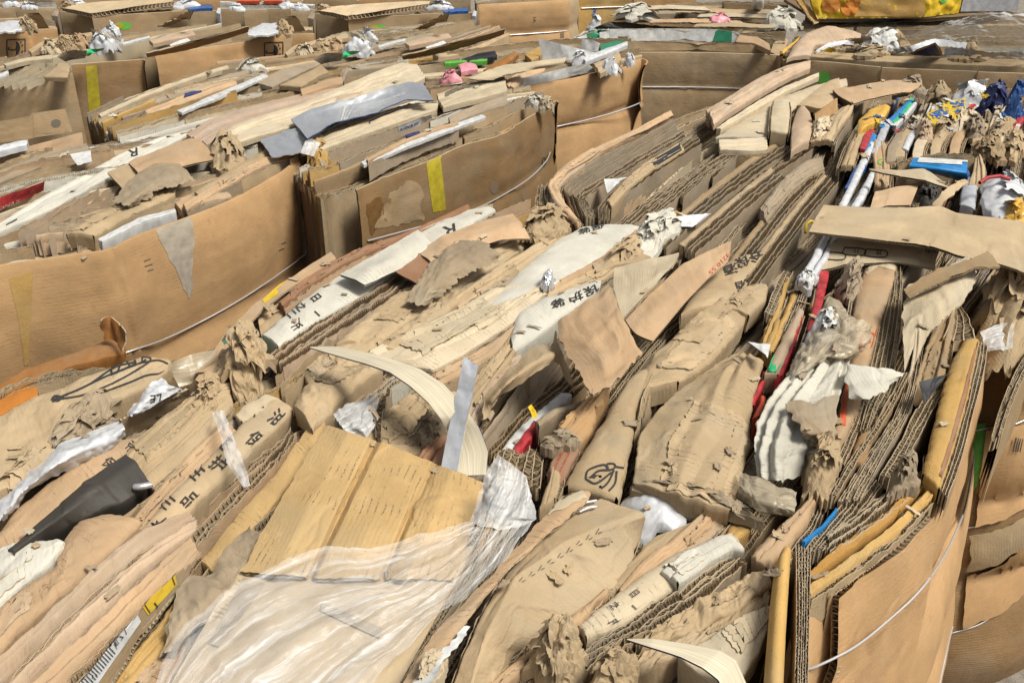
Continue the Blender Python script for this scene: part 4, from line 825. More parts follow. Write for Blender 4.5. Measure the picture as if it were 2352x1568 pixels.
fb('kraft panel with rows of rubbed print at the lower right corner of the pile', [(1560, 1500), (1640, 1450), (1720, 1400), (1775, 1385)], [(1660, 1600), (1700, 1560), (1740, 1500), (1770, 1440)], 'pale_rub', 1.8, name='kraft_sack', cat='paper sack', crump=.003)
def veneer(label, up, lo, z, zs):
    rows = [[(x, y, q) for (x, y), q in zip(up, zs)], [(x, y, q) for (x, y), q in zip(lo, zs)]]
    return sheet('veneer_strip', label, 'veneer strip', rows, M['ply'], z, th=.003, flute=False, wr=0.0, cre=0, edge=M['navy'], res=4)
veneer('short curled end of pale wood veneer edging at the bottom right', [(1440, 1466), (1500, 1466), (1580, 1478), (1650, 1492), (1690, 1515), (1715, 1570)], [(1440, 1468), (1490, 1484), (1560, 1506), (1610, 1530), (1650, 1560), (1670, 1610)], 2, [4, 5, 5, 5, 4, 2])
wad('paper_ball', 'wrinkled brown paper lump left of the lower veneer curl', 'paper ball', 1400, 1585, 60, 34, -20, M['kraft'], 1, .05, .018, 22)

# upper part of the near bale
fb('narrow reddish board on the rear rim of the nearest bale', [(640, 690), (700, 640), (780, 590), (860, 556), (940, 528), (1072, 466)], [(652, 704), (712, 654), (790, 606), (868, 572), (950, 546), (1080, 482)], 'brownred', 2.5, depth=.2, wr=.002)
rimb = sheet('carton_board', 'tan carton board with green and yellow stripes rising at the left of the nearest bale', 'carton side', [[(448, 872), (516, 768), (585, 698), (645, 652), (760, 578)], [(470, 884, 0), (534, 786, 0), (600, 714, 0), (658, 668, 0), (772, 594, 0)]], M['orange_tan'], 3, th=.006)
for a in ((509, 790), (524, 770), (538, 756)): decal(rimb, 'green_stripe', [[(a[0], a[1] - 9), (a[0] + 9, a[1] - 20)], [(a[0] + 8, a[1] + 2), (a[0] + 17, a[1] - 9)]], M['green'], n=(4, 4))
decal(rimb, 'yellow_stripe', [[(600, 686), (634, 660)], [(608, 698), (640, 674)]], M['yellow'], n=(5, 4))
wad('green_carton', 'green and yellow carton corner sunk behind the crumpled ball', 'carton', 562, 790, 30, 24, -40, M['green'], 0, .03, .01, 8)
fb('worn brown box edge left of the pale printed pad', [(586, 712), (630, 680), (700, 650), (780, 610), (860, 575), (940, 540)], [(600, 760), (660, 710), (740, 660), (820, 620), (900, 585), (960, 556)], 'kraft', .8)
wb = fbp('long whitened box fold with big rubbed letters in the upper left of the nearest bale', [(604, 765), (690, 690), (780, 630), (870, 580), (960, 528), (1060, 484), (1110, 474)], [(640, 795), (730, 735), (830, 680), (900, 632), (1000, 575), (1090, 510), (1138, 482)], 'white_card', 2.4, bulge=.018, wr=.003, res=4)
text(wb, 'R', (1048, 512), (-52, 18), (4, 32), M['ink'], bold=.01)
for ch, o_ in (('日', (726, 685)), ('一', (728, 722)), ('之', (692, 706)), ('二', (670, 722)), ('斤', (682, 752))): textc(wb, ch, o_, (13, 12), (22, -15), M['ink'], bold=.010, lift=.0026, cuts=7)
sheet('box_end', 'cut pale box end lapped over the whitened fold', 'box end', [[(780, 630, 4), (860, 585, 5), (960, 528, 5)], [(812, 640, 5), (890, 600, 6), (980, 545, 5)], [(838, 655, 4), (910, 622, 4), (1005, 572, 4)]], M['white_card'], 1.8, th=.006, res=5)
cs('layered corrugated edges between the whitened fold and the wrinkled kraft', [(618, 818), (700, 755), (800, 690), (900, 630), (958, 580)], [(650, 842), (740, 785), (830, 728), (920, 668), (1000, 600)], 4, 'pink', 1.8, depth=.1, pitch=.008)
cs('gaping wavy flutes of a burst board beside the crumpled paper ball', [(632, 862), (690, 800), (740, 765), (768, 756)], [(655, 905), (715, 850), (760, 800), (778, 775)], 2, 'kraft', 1.6, depth=.08, pitch=.022, rag=.005)
sheet('box_flap', 'smooth brown box flap lying across the whitened fold', 'box flap', [[(956, 580, 4), (1020, 540, 5), (1110, 506, 5), (1178, 491, 4)], [(985, 596, 5), (1050, 560, 6), (1140, 525, 6), (1200, 515, 5)], [(1000, 625, 3), (1070, 580, 4), (1150, 550, 4), (1218, 548, 3)]], M['orange_tan'], 2, th=.005, res=5)
sheet('box_flap', 'small scorched brown flap tucked under the smooth flap', 'box flap', [[(905, 622, 3), (960, 580, 4), (990, 590, 4)], [(985, 668, 3), (1010, 640, 3), (1030, 612, 3)]], M['brownred'], 2.5, th=.005, res=5)
skin('pulp_paper', 'dirty grey sheet of wet pulped paper draped over the middle folds', 'wet paper', [[(930, 690, 3), (1000, 590, 5), (1050, 548, 6), (1110, 556, 6)], [(960, 700, 3), (1030, 610, 6), (1090, 575, 7), (1140, 580, 6)], [(985, 700, 1), (1060, 640, 3), (1110, 610, 5), (1150, 600, 4)]], M['pulp'], 2, crump=.004, cf=38, rag=.007, wr=.004, res=3)
fb('tilted kraft fold behind the wet paper sheet', [(1060, 620), (1120, 570), (1195, 545)], [(1110, 640), (1160, 600), (1212, 562)], 'kraft', 1.0)
wad('crushed_bag', 'screwed up brown paper bag at the back of the nearest bale', 'paper bag', 1250, 532, 60, 22, -20, M['kraft'], 3, .05, .018, 16)
fb('slim kraft roll with a small black mark leading to the crushed bag', [(1040, 690), (1120, 630), (1180, 595), (1270, 540), (1290, 532)], [(1060, 712), (1150, 650), (1210, 612), (1285, 560), (1302, 545)], 'kraft', 2, bulge=.012)
fb('creased kraft bag with deep hollow folds in the upper centre', [(770, 790), (850, 715), (930, 660), (1010, 620), (1100, 612)], [(880, 790), (940, 735), (1010, 690), (1070, 650), (1128, 618)], 'kraft', 1.8, name='kraft_bag', cat='paper bag', ripple=.004, rp=.02, crump=.005, cf=14, wr=.006, res=3, bulge=.025)
fb('second creased kraft bag twisted alongside the hollow one', [(860, 800), (960, 725), (1020, 685), (1080, 650)], [(905, 802), (990, 740), (1050, 700), (1090, 668)], 'kraft', 2.2, name='kraft_bag', cat='paper bag', crump=.010, cf=16, res=3, bulge=.02)
fb('rumpled kraft bag behind the wood veneer strip', [(690, 850), (760, 800), (830, 770), (880, 770)], [(720, 905), (790, 860), (860, 815), (905, 790)], 'kraft', 1.6, name='kraft_bag', cat='paper bag', crump=.010, cf=14, res=3, bulge=.02)
fb('rumpled kraft bag end spilling over the centre left', [(672, 930), (700, 880), (760, 850), (850, 830)], [(720, 985), (770, 930), (820, 885), (880, 845)], 'kraft', 2.0, name='kraft_bag', cat='paper bag', crump=.012, cf=14, wr=.006, res=3, bulge=.03)
fb('dim grey brown fold above the long printed pad', [(1015, 700), (1080, 640), (1150, 605), (1180, 600)], [(1070, 722), (1130, 680), (1190, 640), (1225, 622)], 'grey_card', 1.4)
lp = fb('long beige pad with many rows of faint rubbed print in the upper centre', [(848, 802), (905, 772), (980, 738), (1050, 706), (1130, 660), (1222, 648)], [(958, 845), (1000, 850), (1060, 818), (1120, 780), (1185, 738), (1258, 672)], 'pale_rub', 2.6, bulge=.012, wr=.002, res=4, rend=.006)
fb('smooth tan roll tucked under the long printed pad', [(985, 862), (1060, 822), (1130, 782), (1190, 735)], [(1012, 880), (1080, 845), (1150, 800), (1200, 752)], 'orange_tan', 1.8, bulge=.012)
fb('pale kraft roll behind the grey steel strip', [(1065, 895), (1110, 840), (1150, 790), (1178, 745)], [(1092, 930), (1140, 870), (1175, 830), (1195, 790)], 'kraft', 2.0, bulge=.016)
fb('pinkish rolled board behind the dark open box mouth', [(1060, 950), (1110, 880), (1160, 830), (1190, 812)], [(1090, 985), (1120, 920), (1170, 865), (1210, 835)], 'pink', 1.5, bulge=.012)
wh = fbp('broad white printed sack running to the back of the nearest bale', [(1112, 700), (1190, 622), (1260, 565), (1320, 522), (1380, 515), (1440, 518)], [(1225, 690), (1310, 640), (1370, 600), (1420, 565), (1460, 535), (1474, 522)], 'white_card', 2.4, name='paper_sack', cat='paper sack', bulge=.02, wr=.003, res=4)
for ch, o_ in (('保', (1373, 521)), ('鉴', (1342, 530))): textc(wh, ch, o_, (-30, 8), (5, 14), M['ink'], bold=.010, lift=.0026, cuts=7)
fb('tan box edge alongside the white printed sack', [(1240, 665), (1320, 625), (1400, 580), (1455, 530)], [(1262, 685), (1340, 640), (1420, 595), (1472, 540)], 'orange_tan', 1.8, bulge=.01)
w2 = fbp('white curved printed sack with three black characters beside the torn square', [(1172, 770), (1190, 715), (1250, 680), (1310, 660), (1378, 640)], [(1180, 806), (1230, 775), (1280, 735), (1330, 700), (1380, 668)], 'white_card', 2.6, name='paper_sack', cat='paper sack', bulge=.022, wr=.003, res=4)
for ch, o_ in (('鉴', (1281, 696)), ('护', (1322, 683)), ('保', (1358, 668))): textc(w2, ch, o_, (-34, 11), (7, 22), M['ink'], bold=.010, lift=.0026, cuts=7)
fb('kraft box fold over the dark gap above the three character sack', [(1256, 668), (1310, 640), (1370, 612), (1405, 600)], [(1268, 690), (1330, 668), (1390, 640), (1420, 615)], 'kraft', 2.2)
wad('foil_scrap', 'crumpled silvery grey scrap between the white sacks', 'foil', 1258, 648, 20, 12, -40, M['silver'], 4, .02, .01, 30)
fb('flattened kraft bag end with frayed lip behind the triangular flap', [(1360, 605), (1420, 585), (1480, 580)], [(1370, 622), (1430, 605), (1495, 595)], 'kraft', 3.0, crump=.006, res=3, cat='paper bag', name='kraft_bag')
wad('crushed_bag', 'dirty white crushed bag with yellow edge at the back right', 'paper bag', 1508, 545, 66, 26, -25, M['white_card'], 3, .05, .018, 14)
wad('crushed_bag', 'crumpled kraft paper around the dirty white crushed bag', 'paper bag', 1440, 580, 50, 18, -25, M['kraft'], 3, .03, .012, 14)
# ------------------------------------------------------------ near bale, middle right
veneer('long curl of pale wood veneer edging arching over the centre of the pile', [(712, 796), (775, 795), (870, 815), (953, 840), (1010, 873), (1050, 913), (1095, 972), (1121, 1032), (1116, 1090)], [(712, 798), (775, 817), (830, 832), (888, 850), (935, 880), (980, 920), (1010, 958), (1030, 995), (1050, 1092)], 1.5, [7, 9, 11, 12, 12, 11, 9, 6, 3])
sheet('metal_strip', 'flat grey metal strip leaning across the veneer curl', 'metal strip', [[(1013, 1072, 2), (1035, 960, 7), (1060, 850, 12), (1066, 819, 13)], [(1050, 1082, 2), (1068, 980, 7), (1090, 870, 12), (1098, 838, 13)]], M['grey'], 3.5, th=.004, flute=False, edge=M['silver'], wr=0.0)
fb('bulging kraft bag with a broken bow print under the veneer curl', [(800, 1010), (870, 950), (930, 905), (1000, 890), (1040, 895)], [(900, 1060), (960, 1040), (1010, 1010), (1040, 970), (1062, 930)], 'kraft', 1.0, name='kraft_bag', cat='paper bag', crump=.012, cf=14, wr=.008, res=3, bulge=.03)
skin('plastic_wrap', 'grey clear plastic crushed at the left foot of the veneer curl', 'plastic wrap', [[(765, 950, 3), (810, 925, 3), (868, 908, 3)], [(790, 985, 3), (830, 965, 4), (866, 935, 3)], [(815, 1000, 2), (845, 1005, 2), (870, 960, 2)]], M['clearfilm'], 1, crump=.008, cf=28, res=3)
cs('twisted torn corrugated strip standing under the veneer curl', [(862, 995), (862, 940), (885, 885)], [(874, 1005), (880, 950), (900, 890)], 1, 'grey_card', 3.5, depth=.06, pitch=.012, rag=.006)
wad('torn_edge', 'ragged brown scraps of torn board under the veneer curl', 'torn paper', 985, 1000, 40, 24, -20, M['pulp'], 2, .03, .016, 25)
for lab, a in (('rolled brown board beside the grey metal strip under the veneer', [(955, 1050), (985, 1015), (1010, 985)]), ('second rolled brown board beside the grey metal strip', [(985, 1065), (1005, 1035), (1022, 1010)])):
    fb(lab, a, [(x + 22, y + 12) for x, y in a], 'brownred', 2.4, bulge=.012)
# open box with dark inside
sheet('open_box', 'open kraft box mouth with ragged lips over a dark hollow in the centre', 'open box', [[(1108, 965, 1), (1112, 915, 3), (1140, 880, 5), (1200, 820, 6), (1228, 792, 6), (1262, 790, 6)], [(1125, 965, 0), (1130, 920, 4), (1165, 880, 7), (1215, 840, 8), (1250, 815, 8), (1275, 812, 7)], [(1112, 985, -2), (1118, 950, 0), (1140, 915, 3), (1200, 880, 5), (1240, 848, 6), (1262, 835, 6)]], M['kraft'], 2, th=.005, rag=.003, res=4)
fb('dark carton side inside the open box hollow', [(1100, 985), (1160, 920), (1230, 860), (1300, 810)], [(1120, 1010), (1180, 950), (1250, 890), (1320, 840)], 'dark_card', -9)  # the hollow's shade is put into this board's dark colour
fb('lime green carton edge deep inside the dark hollow', [(1128, 975), (1150, 950), (1172, 915)], [(1135, 990), (1160, 965), (1180, 925)], 'lime', -5, cat='carton', name='green_carton')
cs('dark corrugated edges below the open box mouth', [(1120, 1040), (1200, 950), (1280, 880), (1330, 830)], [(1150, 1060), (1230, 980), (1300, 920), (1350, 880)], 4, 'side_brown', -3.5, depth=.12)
fb('white and red carton corner wedged below the torn square', [(1150, 1035), (1185, 990), (1240, 940), (1290, 900)], [(1168, 1042), (1205, 1002), (1262, 950), (1312, 905)], 'white', -1.5, cat='carton', name='printed_carton')
fb('thin red carton edge under the torn square', [(1165, 1050), (1200, 1000), (1228, 965)], [(1180, 1056), (1215, 1008), (1240, 972)], 'red', -.6, cat='carton', name='red_carton')
skin('yellow_tag', 'scrap of yellow foil stuck on the wedged carton', 'foil', [[(1214, 930, 3), (1222, 925, 3)], [(1224, 960, 2), (1236, 955, 2)]], M['yellow'], 1, crump=.004, res=3)
fb('narrow torn twig of brown board over the dark gap', [(1230, 965), (1280, 935), (1340, 920)], [(1236, 973), (1285, 944), (1345, 926)], 'pulp', 2.5, rag=.003)
sheet('torn_square', 'torn square of brown corrugated board tilted up in the centre of the pile', 'torn board', [[(1398, 652, 12), (1340, 694, 12), (1300, 722, 12), (1281, 744, 11)], [(1416, 690, 12), (1385, 745, 13), (1345, 780, 13), (1290, 792, 11)], [(1432, 735, 12), (1430, 790, 13), (1385, 830, 12), (1326, 846, 10)], [(1477, 806, 10), (1440, 850, 10), (1411, 878, 9), (1360, 907, 8)]], M['orange_tan'], 1, th=.006, rag=.004, wr=.004, res=4, bulge=0)
skin('torn_lining', 'ragged paper lining peeling below the tilted torn square', 'torn paper', [[(1275, 760, 9), (1290, 810, 8), (1310, 860, 7)], [(1262, 800, 4), (1290, 850, 4), (1320, 905, 3)]], M['pulp'], 1.5, crump=.005, rag=.006, res=3)
sheet('box_flap', 'pale triangular box flap pointing to the upper right behind the torn square', 'box flap', [[(1412, 615, 7), (1480, 598, 8), (1560, 580, 9)], [(1410, 660, 7), (1470, 650, 8), (1545, 610, 9)], [(1430, 734, 6), (1470, 690, 7), (1535, 620, 8.5)]], M['pale'], 2, th=.006, res=5)
lb2 = sheet('long_board', 'long striped brown board lying inside up, right of the triangular flap', 'corrugated board', [[(1436, 735, 4), (1500, 670, 6), (1570, 605, 7.5), (1680, 552, 8)], [(1460, 765, 4), (1540, 685, 6), (1610, 620, 7), (1678, 575, 7.5)], [(1500, 784, 3), (1568, 700, 5), (1625, 640, 6), (1672, 600, 7)]], M['orange_tan'], 2, th=.006, res=5, ripple=.001)
text(lb2, '3210 55', (1672, 580), (-14, 14), (10, 10), M['redink'], bold=0)
rb = fbp('reddish carton tube with orange printing poking from a torn sleeve', [(1255, 1090), (1275, 1045), (1300, 1010)], [(1285, 1110), (1315, 1060), (1335, 1020)], 'brownred', 1.8, name='printed_tube', cat='carton')
text(rb, 'www.international', (1284, 1092), (5, -10), (-8, -4), M['redink'], cuts=3); text(rb, '616-9500', (1276, 1078), (5, -10), (-8, -4), M['redink'], cuts=3)
fb('torn brown sleeve around the orange printed tube', [(1252, 1018), (1300, 965), (1350, 920), (1395, 882)], [(1328, 1022), (1350, 985), (1380, 930), (1402, 890)], 'side', 2.4, name='cardboard_sleeve', cat='box sleeve', bulge=.02, rag=.003, wr=.002)
wad('torn_edge', 'ragged torn rim of the brown sleeve', 'torn paper', 1290, 1018, 44, 10, 0, M['pulp'], 3, .02, .008, 30)
bw = fbp('rounded kraft bag end with a looped bow print, centre right', [(1298, 1112), (1330, 1050), (1375, 980), (1410, 915), (1450, 860)], [(1420, 1142), (1438, 1080), (1452, 1010), (1465, 945), (1500, 850)], 'kraft', 2.2, name='kraft_bag', cat='paper bag', bulge=.03, wr=.003, res=4, ripple=.0015, rp=.015, rend=.008)
strokes(bw, 'bow_drawing', [[(1345, 1100), (1352, 1080), (1385, 1068), (1398, 1075)], [(1345, 1100), (1370, 1110), (1405, 1085)], [(1355, 1098), (1375, 1082), (1400, 1080)], [(1393, 1074), (1396, 1066), (1410, 1066), (1412, 1074), (1400, 1080), (1393, 1074)], [(1410, 1080), (1395, 1110), (1370, 1128), (1352, 1130)], [(1416, 1082), (1412, 1110), (1398, 1128)], [(1412, 1072), (1440, 1076)]], 4.5, M['ink'])
cs('short torn corrugated end beside the peak of milky film', [(1118, 1110), (1130, 1060), (1150, 1035)], [(1240, 1120), (1245, 1070), (1250, 1025)], 6, 'kraft', 1.2, depth=.09, pitch=.012, rag=.006)
fb('curled kraft flap between the milky film and the bow bag', [(1240, 1165), (1258, 1110), (1268, 1075)], [(1275, 1140), (1285, 1105), (1285, 1080)], 'kraft', 2.5, r=.004)
# big wrinkled panels right of centre
fb('upper wrinkled kraft panel with folded corner, right of centre', [(1440, 900), (1500, 815), (1570, 745), (1640, 680), (1680, 665)], [(1560, 880), (1610, 850), (1660, 800), (1710, 740), (1722, 705)], 'kraft_rub', 2.2, name='kraft_sack', cat='paper sack', bulge=.025, wr=.006, crump=.004, cf=12, res=4, ripple=.0018, rp=.012)
fb('folded kraft bag corner rising behind the upper wrinkled panel', [(1660, 705), (1700, 660), (1735, 650), (1752, 652)], [(1720, 722), (1745, 700), (1758, 690), (1765, 664)], 'kraft', 3.0, name='kraft_bag', cat='paper bag', crump=.008, cf=16, res=3, bulge=.02)
fb('lower wrinkled kraft panel spreading to a ragged wet edge, right of centre', [(1446, 1100), (1462, 990), (1530, 905), (1610, 845), (1685, 804)], [(1690, 1178), (1712, 1090), (1732, 1030), (1730, 950), (1762, 832)], 'kraft_rub', 3.4, mid=[(1560, 1140, 1), (1590, 1040, 2), (1630, 960, 2), (1665, 895, 2), (1720, 815, 1)], name='kraft_sack', cat='paper sack', bulge=.01, wr=.005, crump=.003, cf=12, fan=(.007, .07), res=4)
wad('torn_edge', 'frayed wet lip along the bottom of the lower wrinkled panel', 'torn paper', 1590, 1148, 135, 16, 15, M['pulp'], 2.5, .02, .010, 30, na=180)
fb('smooth olive kraft fold between the bow bag and the wrinkled panels', [(1455, 1000), (1465, 930), (1500, 850), (1560, 770), (1620, 700)], [(1475, 960), (1490, 900), (1540, 820), (1600, 745), (1640, 690)], 'kraft', 1.8, bulge=.015, ripple=.002, rp=.012)
rl = fbp('rolled kraft bag with two rows of heavy black characters by the corrugated edges', [(1560, 720), (1610, 650), (1660, 605), (1700, 588), (1752, 577)], [(1640, 705), (1690, 680), (1720, 650), (1740, 625), (1765, 590)], 'kraft', 3.2, name='kraft_bag', cat='paper bag', bulge=.028, wr=.003, res=3, ripple=.0015, rp=.012)
for ch, o_ in (('谷', (1737, 591)), ('保', (1706, 602)), ('酒', (1678, 619))): textc(rl, ch, o_, (-32, 10), (7, 24), M['ink'], bold=.010, lift=.0026, cuts=7)
for ch, o_ in (('明', (1729, 640)), ('酒', (1702, 656))): textc(rl, ch, o_, (-26, 8), (8, 22), M['ink'], bold=.010, lift=.0026, cuts=7)
wad('plastic_bag', 'knotted milky plastic bag under the ragged wet edge', 'plastic bag', 1515, 1178, 92, 52, 8, M['whiteplastic'], -1.5, .045, .006, 26, leaves=0)
skin('wrapping_paper', 'yellowed greasy paper curl at the right of the wet ragged edge', 'wrapping paper', [[(1700, 1080, 3), (1730, 1095, 4), (1780, 1110, 4), (1830, 1130, 3)], [(1695, 1115, 4), (1735, 1140, 5), (1780, 1155, 5), (1825, 1170, 3)], [(1690, 1140, 1), (1740, 1175, 3), (1790, 1185, 2), (1815, 1185, 1)]], M['brownfilm'], 1.5, crump=.010, cf=21, res=3)
fb('torn gold brown scrap in the hollow left of the right hand rim', [(1665, 1230), (1690, 1185), (1720, 1170)], [(1690, 1240), (1720, 1215), (1735, 1180)], 'gold', 0, crump=.006, cat='torn board', name='torn_board')
fb('rolled tan board end above the golden tube', [(1720, 1280), (1760, 1235), (1820, 1180), (1868, 1135)], [(1760, 1300), (1800, 1265), (1850, 1200), (1880, 1150)], 'orange_tan', 2.2, bulge=.02)
# white crumpled sack and its neighbours
skin('paper_sack', 'pleated white paper sack crumpled down the right side of the pile', 'paper sack', [[(1742, 1100, 2), (1733, 1040, 4), (1745, 960, 5), (1775, 905, 6), (1812, 868, 6), (1850, 838, 6)], [(1775, 1105, 3), (1770, 1040, 6), (1790, 970, 7), (1820, 915, 8), (1850, 880, 8), (1895, 832, 7)], [(1810, 1100, 3), (1820, 1040, 6), (1840, 980, 7), (1865, 930, 8), (1890, 885, 8), (1925, 826, 7)], [(1850, 1090, 2), (1880, 1030, 4), (1895, 990, 5), (1928, 925, 6), (1940, 880, 6), (1952, 826, 6)]], M['white_card'], 1.5, fan=(.016, .03), crump=.006, cf=19, rag=.004, res=3)
sheet('torn_board', 'torn grey brown liner hanging on the lower part of the white sack', 'torn paper', [[(1815, 930, 8), (1870, 920, 8), (1925, 905, 8)], [(1835, 985, 8), (1880, 985, 8), (1920, 985, 7)], [(1850, 1010, 6), (1885, 1012, 6), (1925, 1005, 5)]], M['pulp'], 2.5, th=.002, flute=False, crump=.005, rag=.006, res=3)
skin('torn_scrap', 'triangular scrap of torn white paper pointing right', 'torn paper', [[(1943, 868, 8), (1945, 835, 9), (1985, 842, 9), (2035, 848, 9), (2078, 858, 8)], [(1950, 900, 8), (1965, 885, 9), (2000, 880, 9), (2030, 872, 9), (2070, 865, 8)], [(1975, 922, 7), (1985, 915, 8), (2010, 908, 8), (2040, 890, 8), (2066, 868, 7)]], M['white_card'], 2, rag=.004, wr=.004, res=3)
wad('crushed_bag', 'crumpled brown paper bag below the white sack', 'paper bag', 1885, 1085, 44, 56, 20, M['kraft'], 4, .05, .014, 14)
skin('greasy_bag', 'greasy translucent brown paper bag torn open near the peach fold', 'paper bag', [[(1800, 875, 5), (1835, 800, 7), (1870, 745, 8), (1900, 682, 9), (1925, 685, 9)], [(1830, 860, 8), (1870, 800, 10), (1910, 760, 10), (1945, 730, 10), (1965, 728, 9)], [(1860, 838, 7), (1920, 820, 9), (1965, 800, 10), (1985, 770, 10), (1995, 745, 8)], [(1865, 830, 4), (1930, 826, 6), (1975, 818, 6), (1992, 790, 6), (1998, 745, 6)]], M['brownfilm'], 1.5, crump=.012, cf=21, res=3)
wad('white_tissue', 'white tissue stuffed into the greasy brown bag', 'tissue', 1895, 760, 34, 28, -40, M['white'], 9, .03, .012, 18)
# boards between
for lab, L, Rr, mt, z in (('mustard edged folded board left of the red strip', [(1745, 790), (1770, 720), (1800, 640)], [(1760, 790), (1790, 720), (1815, 640)], 'gold', 2.0), ('second mustard folded board left of the red strip', [(1768, 790), (1800, 720), (1825, 655)], [(1782, 790), (1812, 725), (1840, 660)], 'gold', 2.0), ('mustard folded board end with a rounded fold', [(1752, 800), (1772, 760), (1782, 735)], [(1775, 805), (1790, 775), (1800, 740)], 'gold', 2.6)):
    fb(lab, L, Rr, mt, z, bulge=.008)
cs('grey corrugated edges among the mustard boards', [(1755, 720), (1785, 650), (1800, 620)], [(1775, 720), (1805, 650), (1822, 622)], 2, 'grey_card', 3.2)
cs('dark grey paper layers right of the mustard boards', [(1795, 760), (1830, 680), (1850, 628)], [(1825, 750), (1850, 690), (1868, 628)], 4, 'grey_card', 2.6, pitch=.012)
pk = fbp('pinkish folded carton with a green end beside the kraft panel', [(1755, 860), (1785, 800), (1815, 740), (1832, 710)], [(1785, 860), (1812, 800), (1835, 745), (1845, 712)], 'pink', 3.2, cat='carton', name='printed_carton', bulge=.012)
decal(pk, 'green_end', [[(1752, 862), (1764, 835)], [(1782, 862), (1782, 838)]], M['bright_green'], n=(5, 5))
fb('bright red carton edge next to the pinkish carton', [(1780, 870), (1815, 800), (1838, 725)], [(1795, 862), (1822, 800), (1843, 730)], 'red', 2.8, cat='carton', name='red_carton', bulge=.005)
fb('glossy red folded carton standing above the greasy bag', [(1855, 755), (1872, 690), (1884, 625)], [(1872, 750), (1890, 690), (1905, 622)], 'red', 4.0, cat='carton', name='red_carton', bulge=.006)
fb('small blue carton end below the glossy red one', [(1842, 800), (1855, 765), (1862, 750)], [(1856, 790), (1866, 772), (1874, 756)], 'blue', 3.6, cat='carton', name='blue_carton', bulge=.005)
cs('tan corrugated board edge left of the greasy bag', [(1815, 850), (1850, 760), (1880, 660)], [(1830, 850), (1862, 760), (1890, 665)], 2, 'kraft', 3.0)
for lab, a, b, mt in (('deep red carton corner at the right of the wrinkled panel', [(1715, 930), (1745, 880), (1755, 850)], [(1728, 930), (1752, 885), (1762, 855)], 'red'), ('red wrapper end low beside the white sack', [(1728, 960), (1742, 930), (1750, 905)], [(1742, 955), (1752, 930), (1758, 908)], 'orange_red')):
    fb(lab, a, b, mt, 1.5, cat='carton', name='red_carton', bulge=.004)
skin('paper_scrap', 'white printed paper corner sticking out above the pinkish carton', 'paper scrap', [[(1718, 784, 7), (1745, 788, 7), (1770, 790, 7)], [(1745, 805, 7), (1752, 812, 7), (1764, 818, 7)]], M['white'], 1.5, wr=.002, res=3)
pf = fbp('rounded peach coloured carton fold standing tall on the right', [(1890, 1040), (1930, 930), (1955, 800), (1962, 700), (1985, 620), (2015, 588)], [(1925, 1045), (1975, 930), (2005, 800), (2030, 710), (2055, 640), (2066, 590)], 'orange_tan', 4.6, cat='carton', name='peach_carton', bulge=.02, wr=.002, rend=.012, res=4, depth=.12)
strokes(pf, 'red_logo', [[(1975, 805), (1982, 770), (2002, 765), (2008, 775), (2000, 800)], [(1980, 790), (2000, 785)]], 3.5, M['orange_red'])
decal(pf, 'red_triangle', [[(1938, 885), (1948, 885)], [(1928, 975), (1942, 978)]], M['orange_red'], n=(5, 8))
decal(pf, 'clear_tape', [[(1985, 622), (2015, 592), (2060, 598)], [(1992, 632), (2018, 612), (2055, 622)]], M['pale'])
cs('thick bundle of corrugated edges right of the peach fold', [(1985, 865), (2008, 760), (2030, 680), (2045, 618)], [(2052, 862), (2068, 760), (2072, 680), (2072, 612)], 6, 'kraft', 4.2, depth=.12, pitch=.0085)
cs('rounded lower bundle of corrugated edges below the white scrap', [(1975, 990), (1990, 930), (2010, 890), (2025, 865)], [(2010, 975), (2035, 930), (2055, 895), (2065, 865)], 5, 'kraft', 3.8, depth=.12, pitch=.009)
fb('dark rounded end of folded board under the lower bundle', [(1955, 1060), (1968, 1010), (1985, 970)], [(1985, 1065), (1998, 1020), (2012, 985)], 'side_dark', 2.5, bulge=.01)
cs('long curved corrugated edge sweeping down to the golden tube', [(1900, 1140), (1960, 1040), (2030, 940), (2078, 850)], [(1920, 1140), (1980, 1040), (2048, 940), (2090, 855)], 2, 'side_brown', 3.2, depth=.15)
cs('dark grey sweeping bundle of thin board edges', [(1925, 1150), (1995, 1040), (2060, 940), (2098, 820)], [(1975, 1150), (2035, 1040), (2095, 930), (2120, 800)], 6, 'grey_card', 2.6, depth=.15, pitch=.008)
sheet('torn_sheet', 'grey brown sheet with a torn edge curling over the right hand bundles', 'torn board', [[(2078, 850, 6), (2074, 740, 8), (2080, 660, 9), (2140, 630, 10), (2225, 588, 11)], [(2098, 800, 7), (2105, 740, 9), (2130, 695, 10), (2180, 650, 11), (2240, 620, 11)], [(2085, 880, 5), (2130, 770, 8), (2165, 735, 9), (2215, 690, 10), (2242, 645, 10)]], M['pale'], 2, th=.005, rag=.004, wr=.003, res=4)
sheet('box_flap', 'brown box flap crooked over the torn grey sheet at the right', 'box flap', [[(2076, 665, 9), (2150, 620, 11), (2235, 592, 12), (2270, 577, 12)], [(2085, 682, 9), (2165, 645, 11), (2240, 615, 12), (2298, 612, 11)]], M['side_brown'], 4, th=.005, rag=.003, res=4)
wd = fb('wide folded tan carton standing right of the sweeping bundles', [(2100, 880), (2130, 790), (2160, 720), (2185, 682)], [(2170, 870), (2180, 800), (2192, 740), (2196, 690)], 'side_brown', 3.2, cat='carton', name='folded_carton', bulge=.004)
skin('black_liner', 'black triangular lining scrap right of the sweeping bundles', 'lining scrap', [[(2112, 875, 6), (2140, 868, 6), (2178, 858, 6)], [(2118, 925, 4), (2130, 915, 4), (2150, 895, 4)]], M['black'], 2.5, wr=.003, res=4)
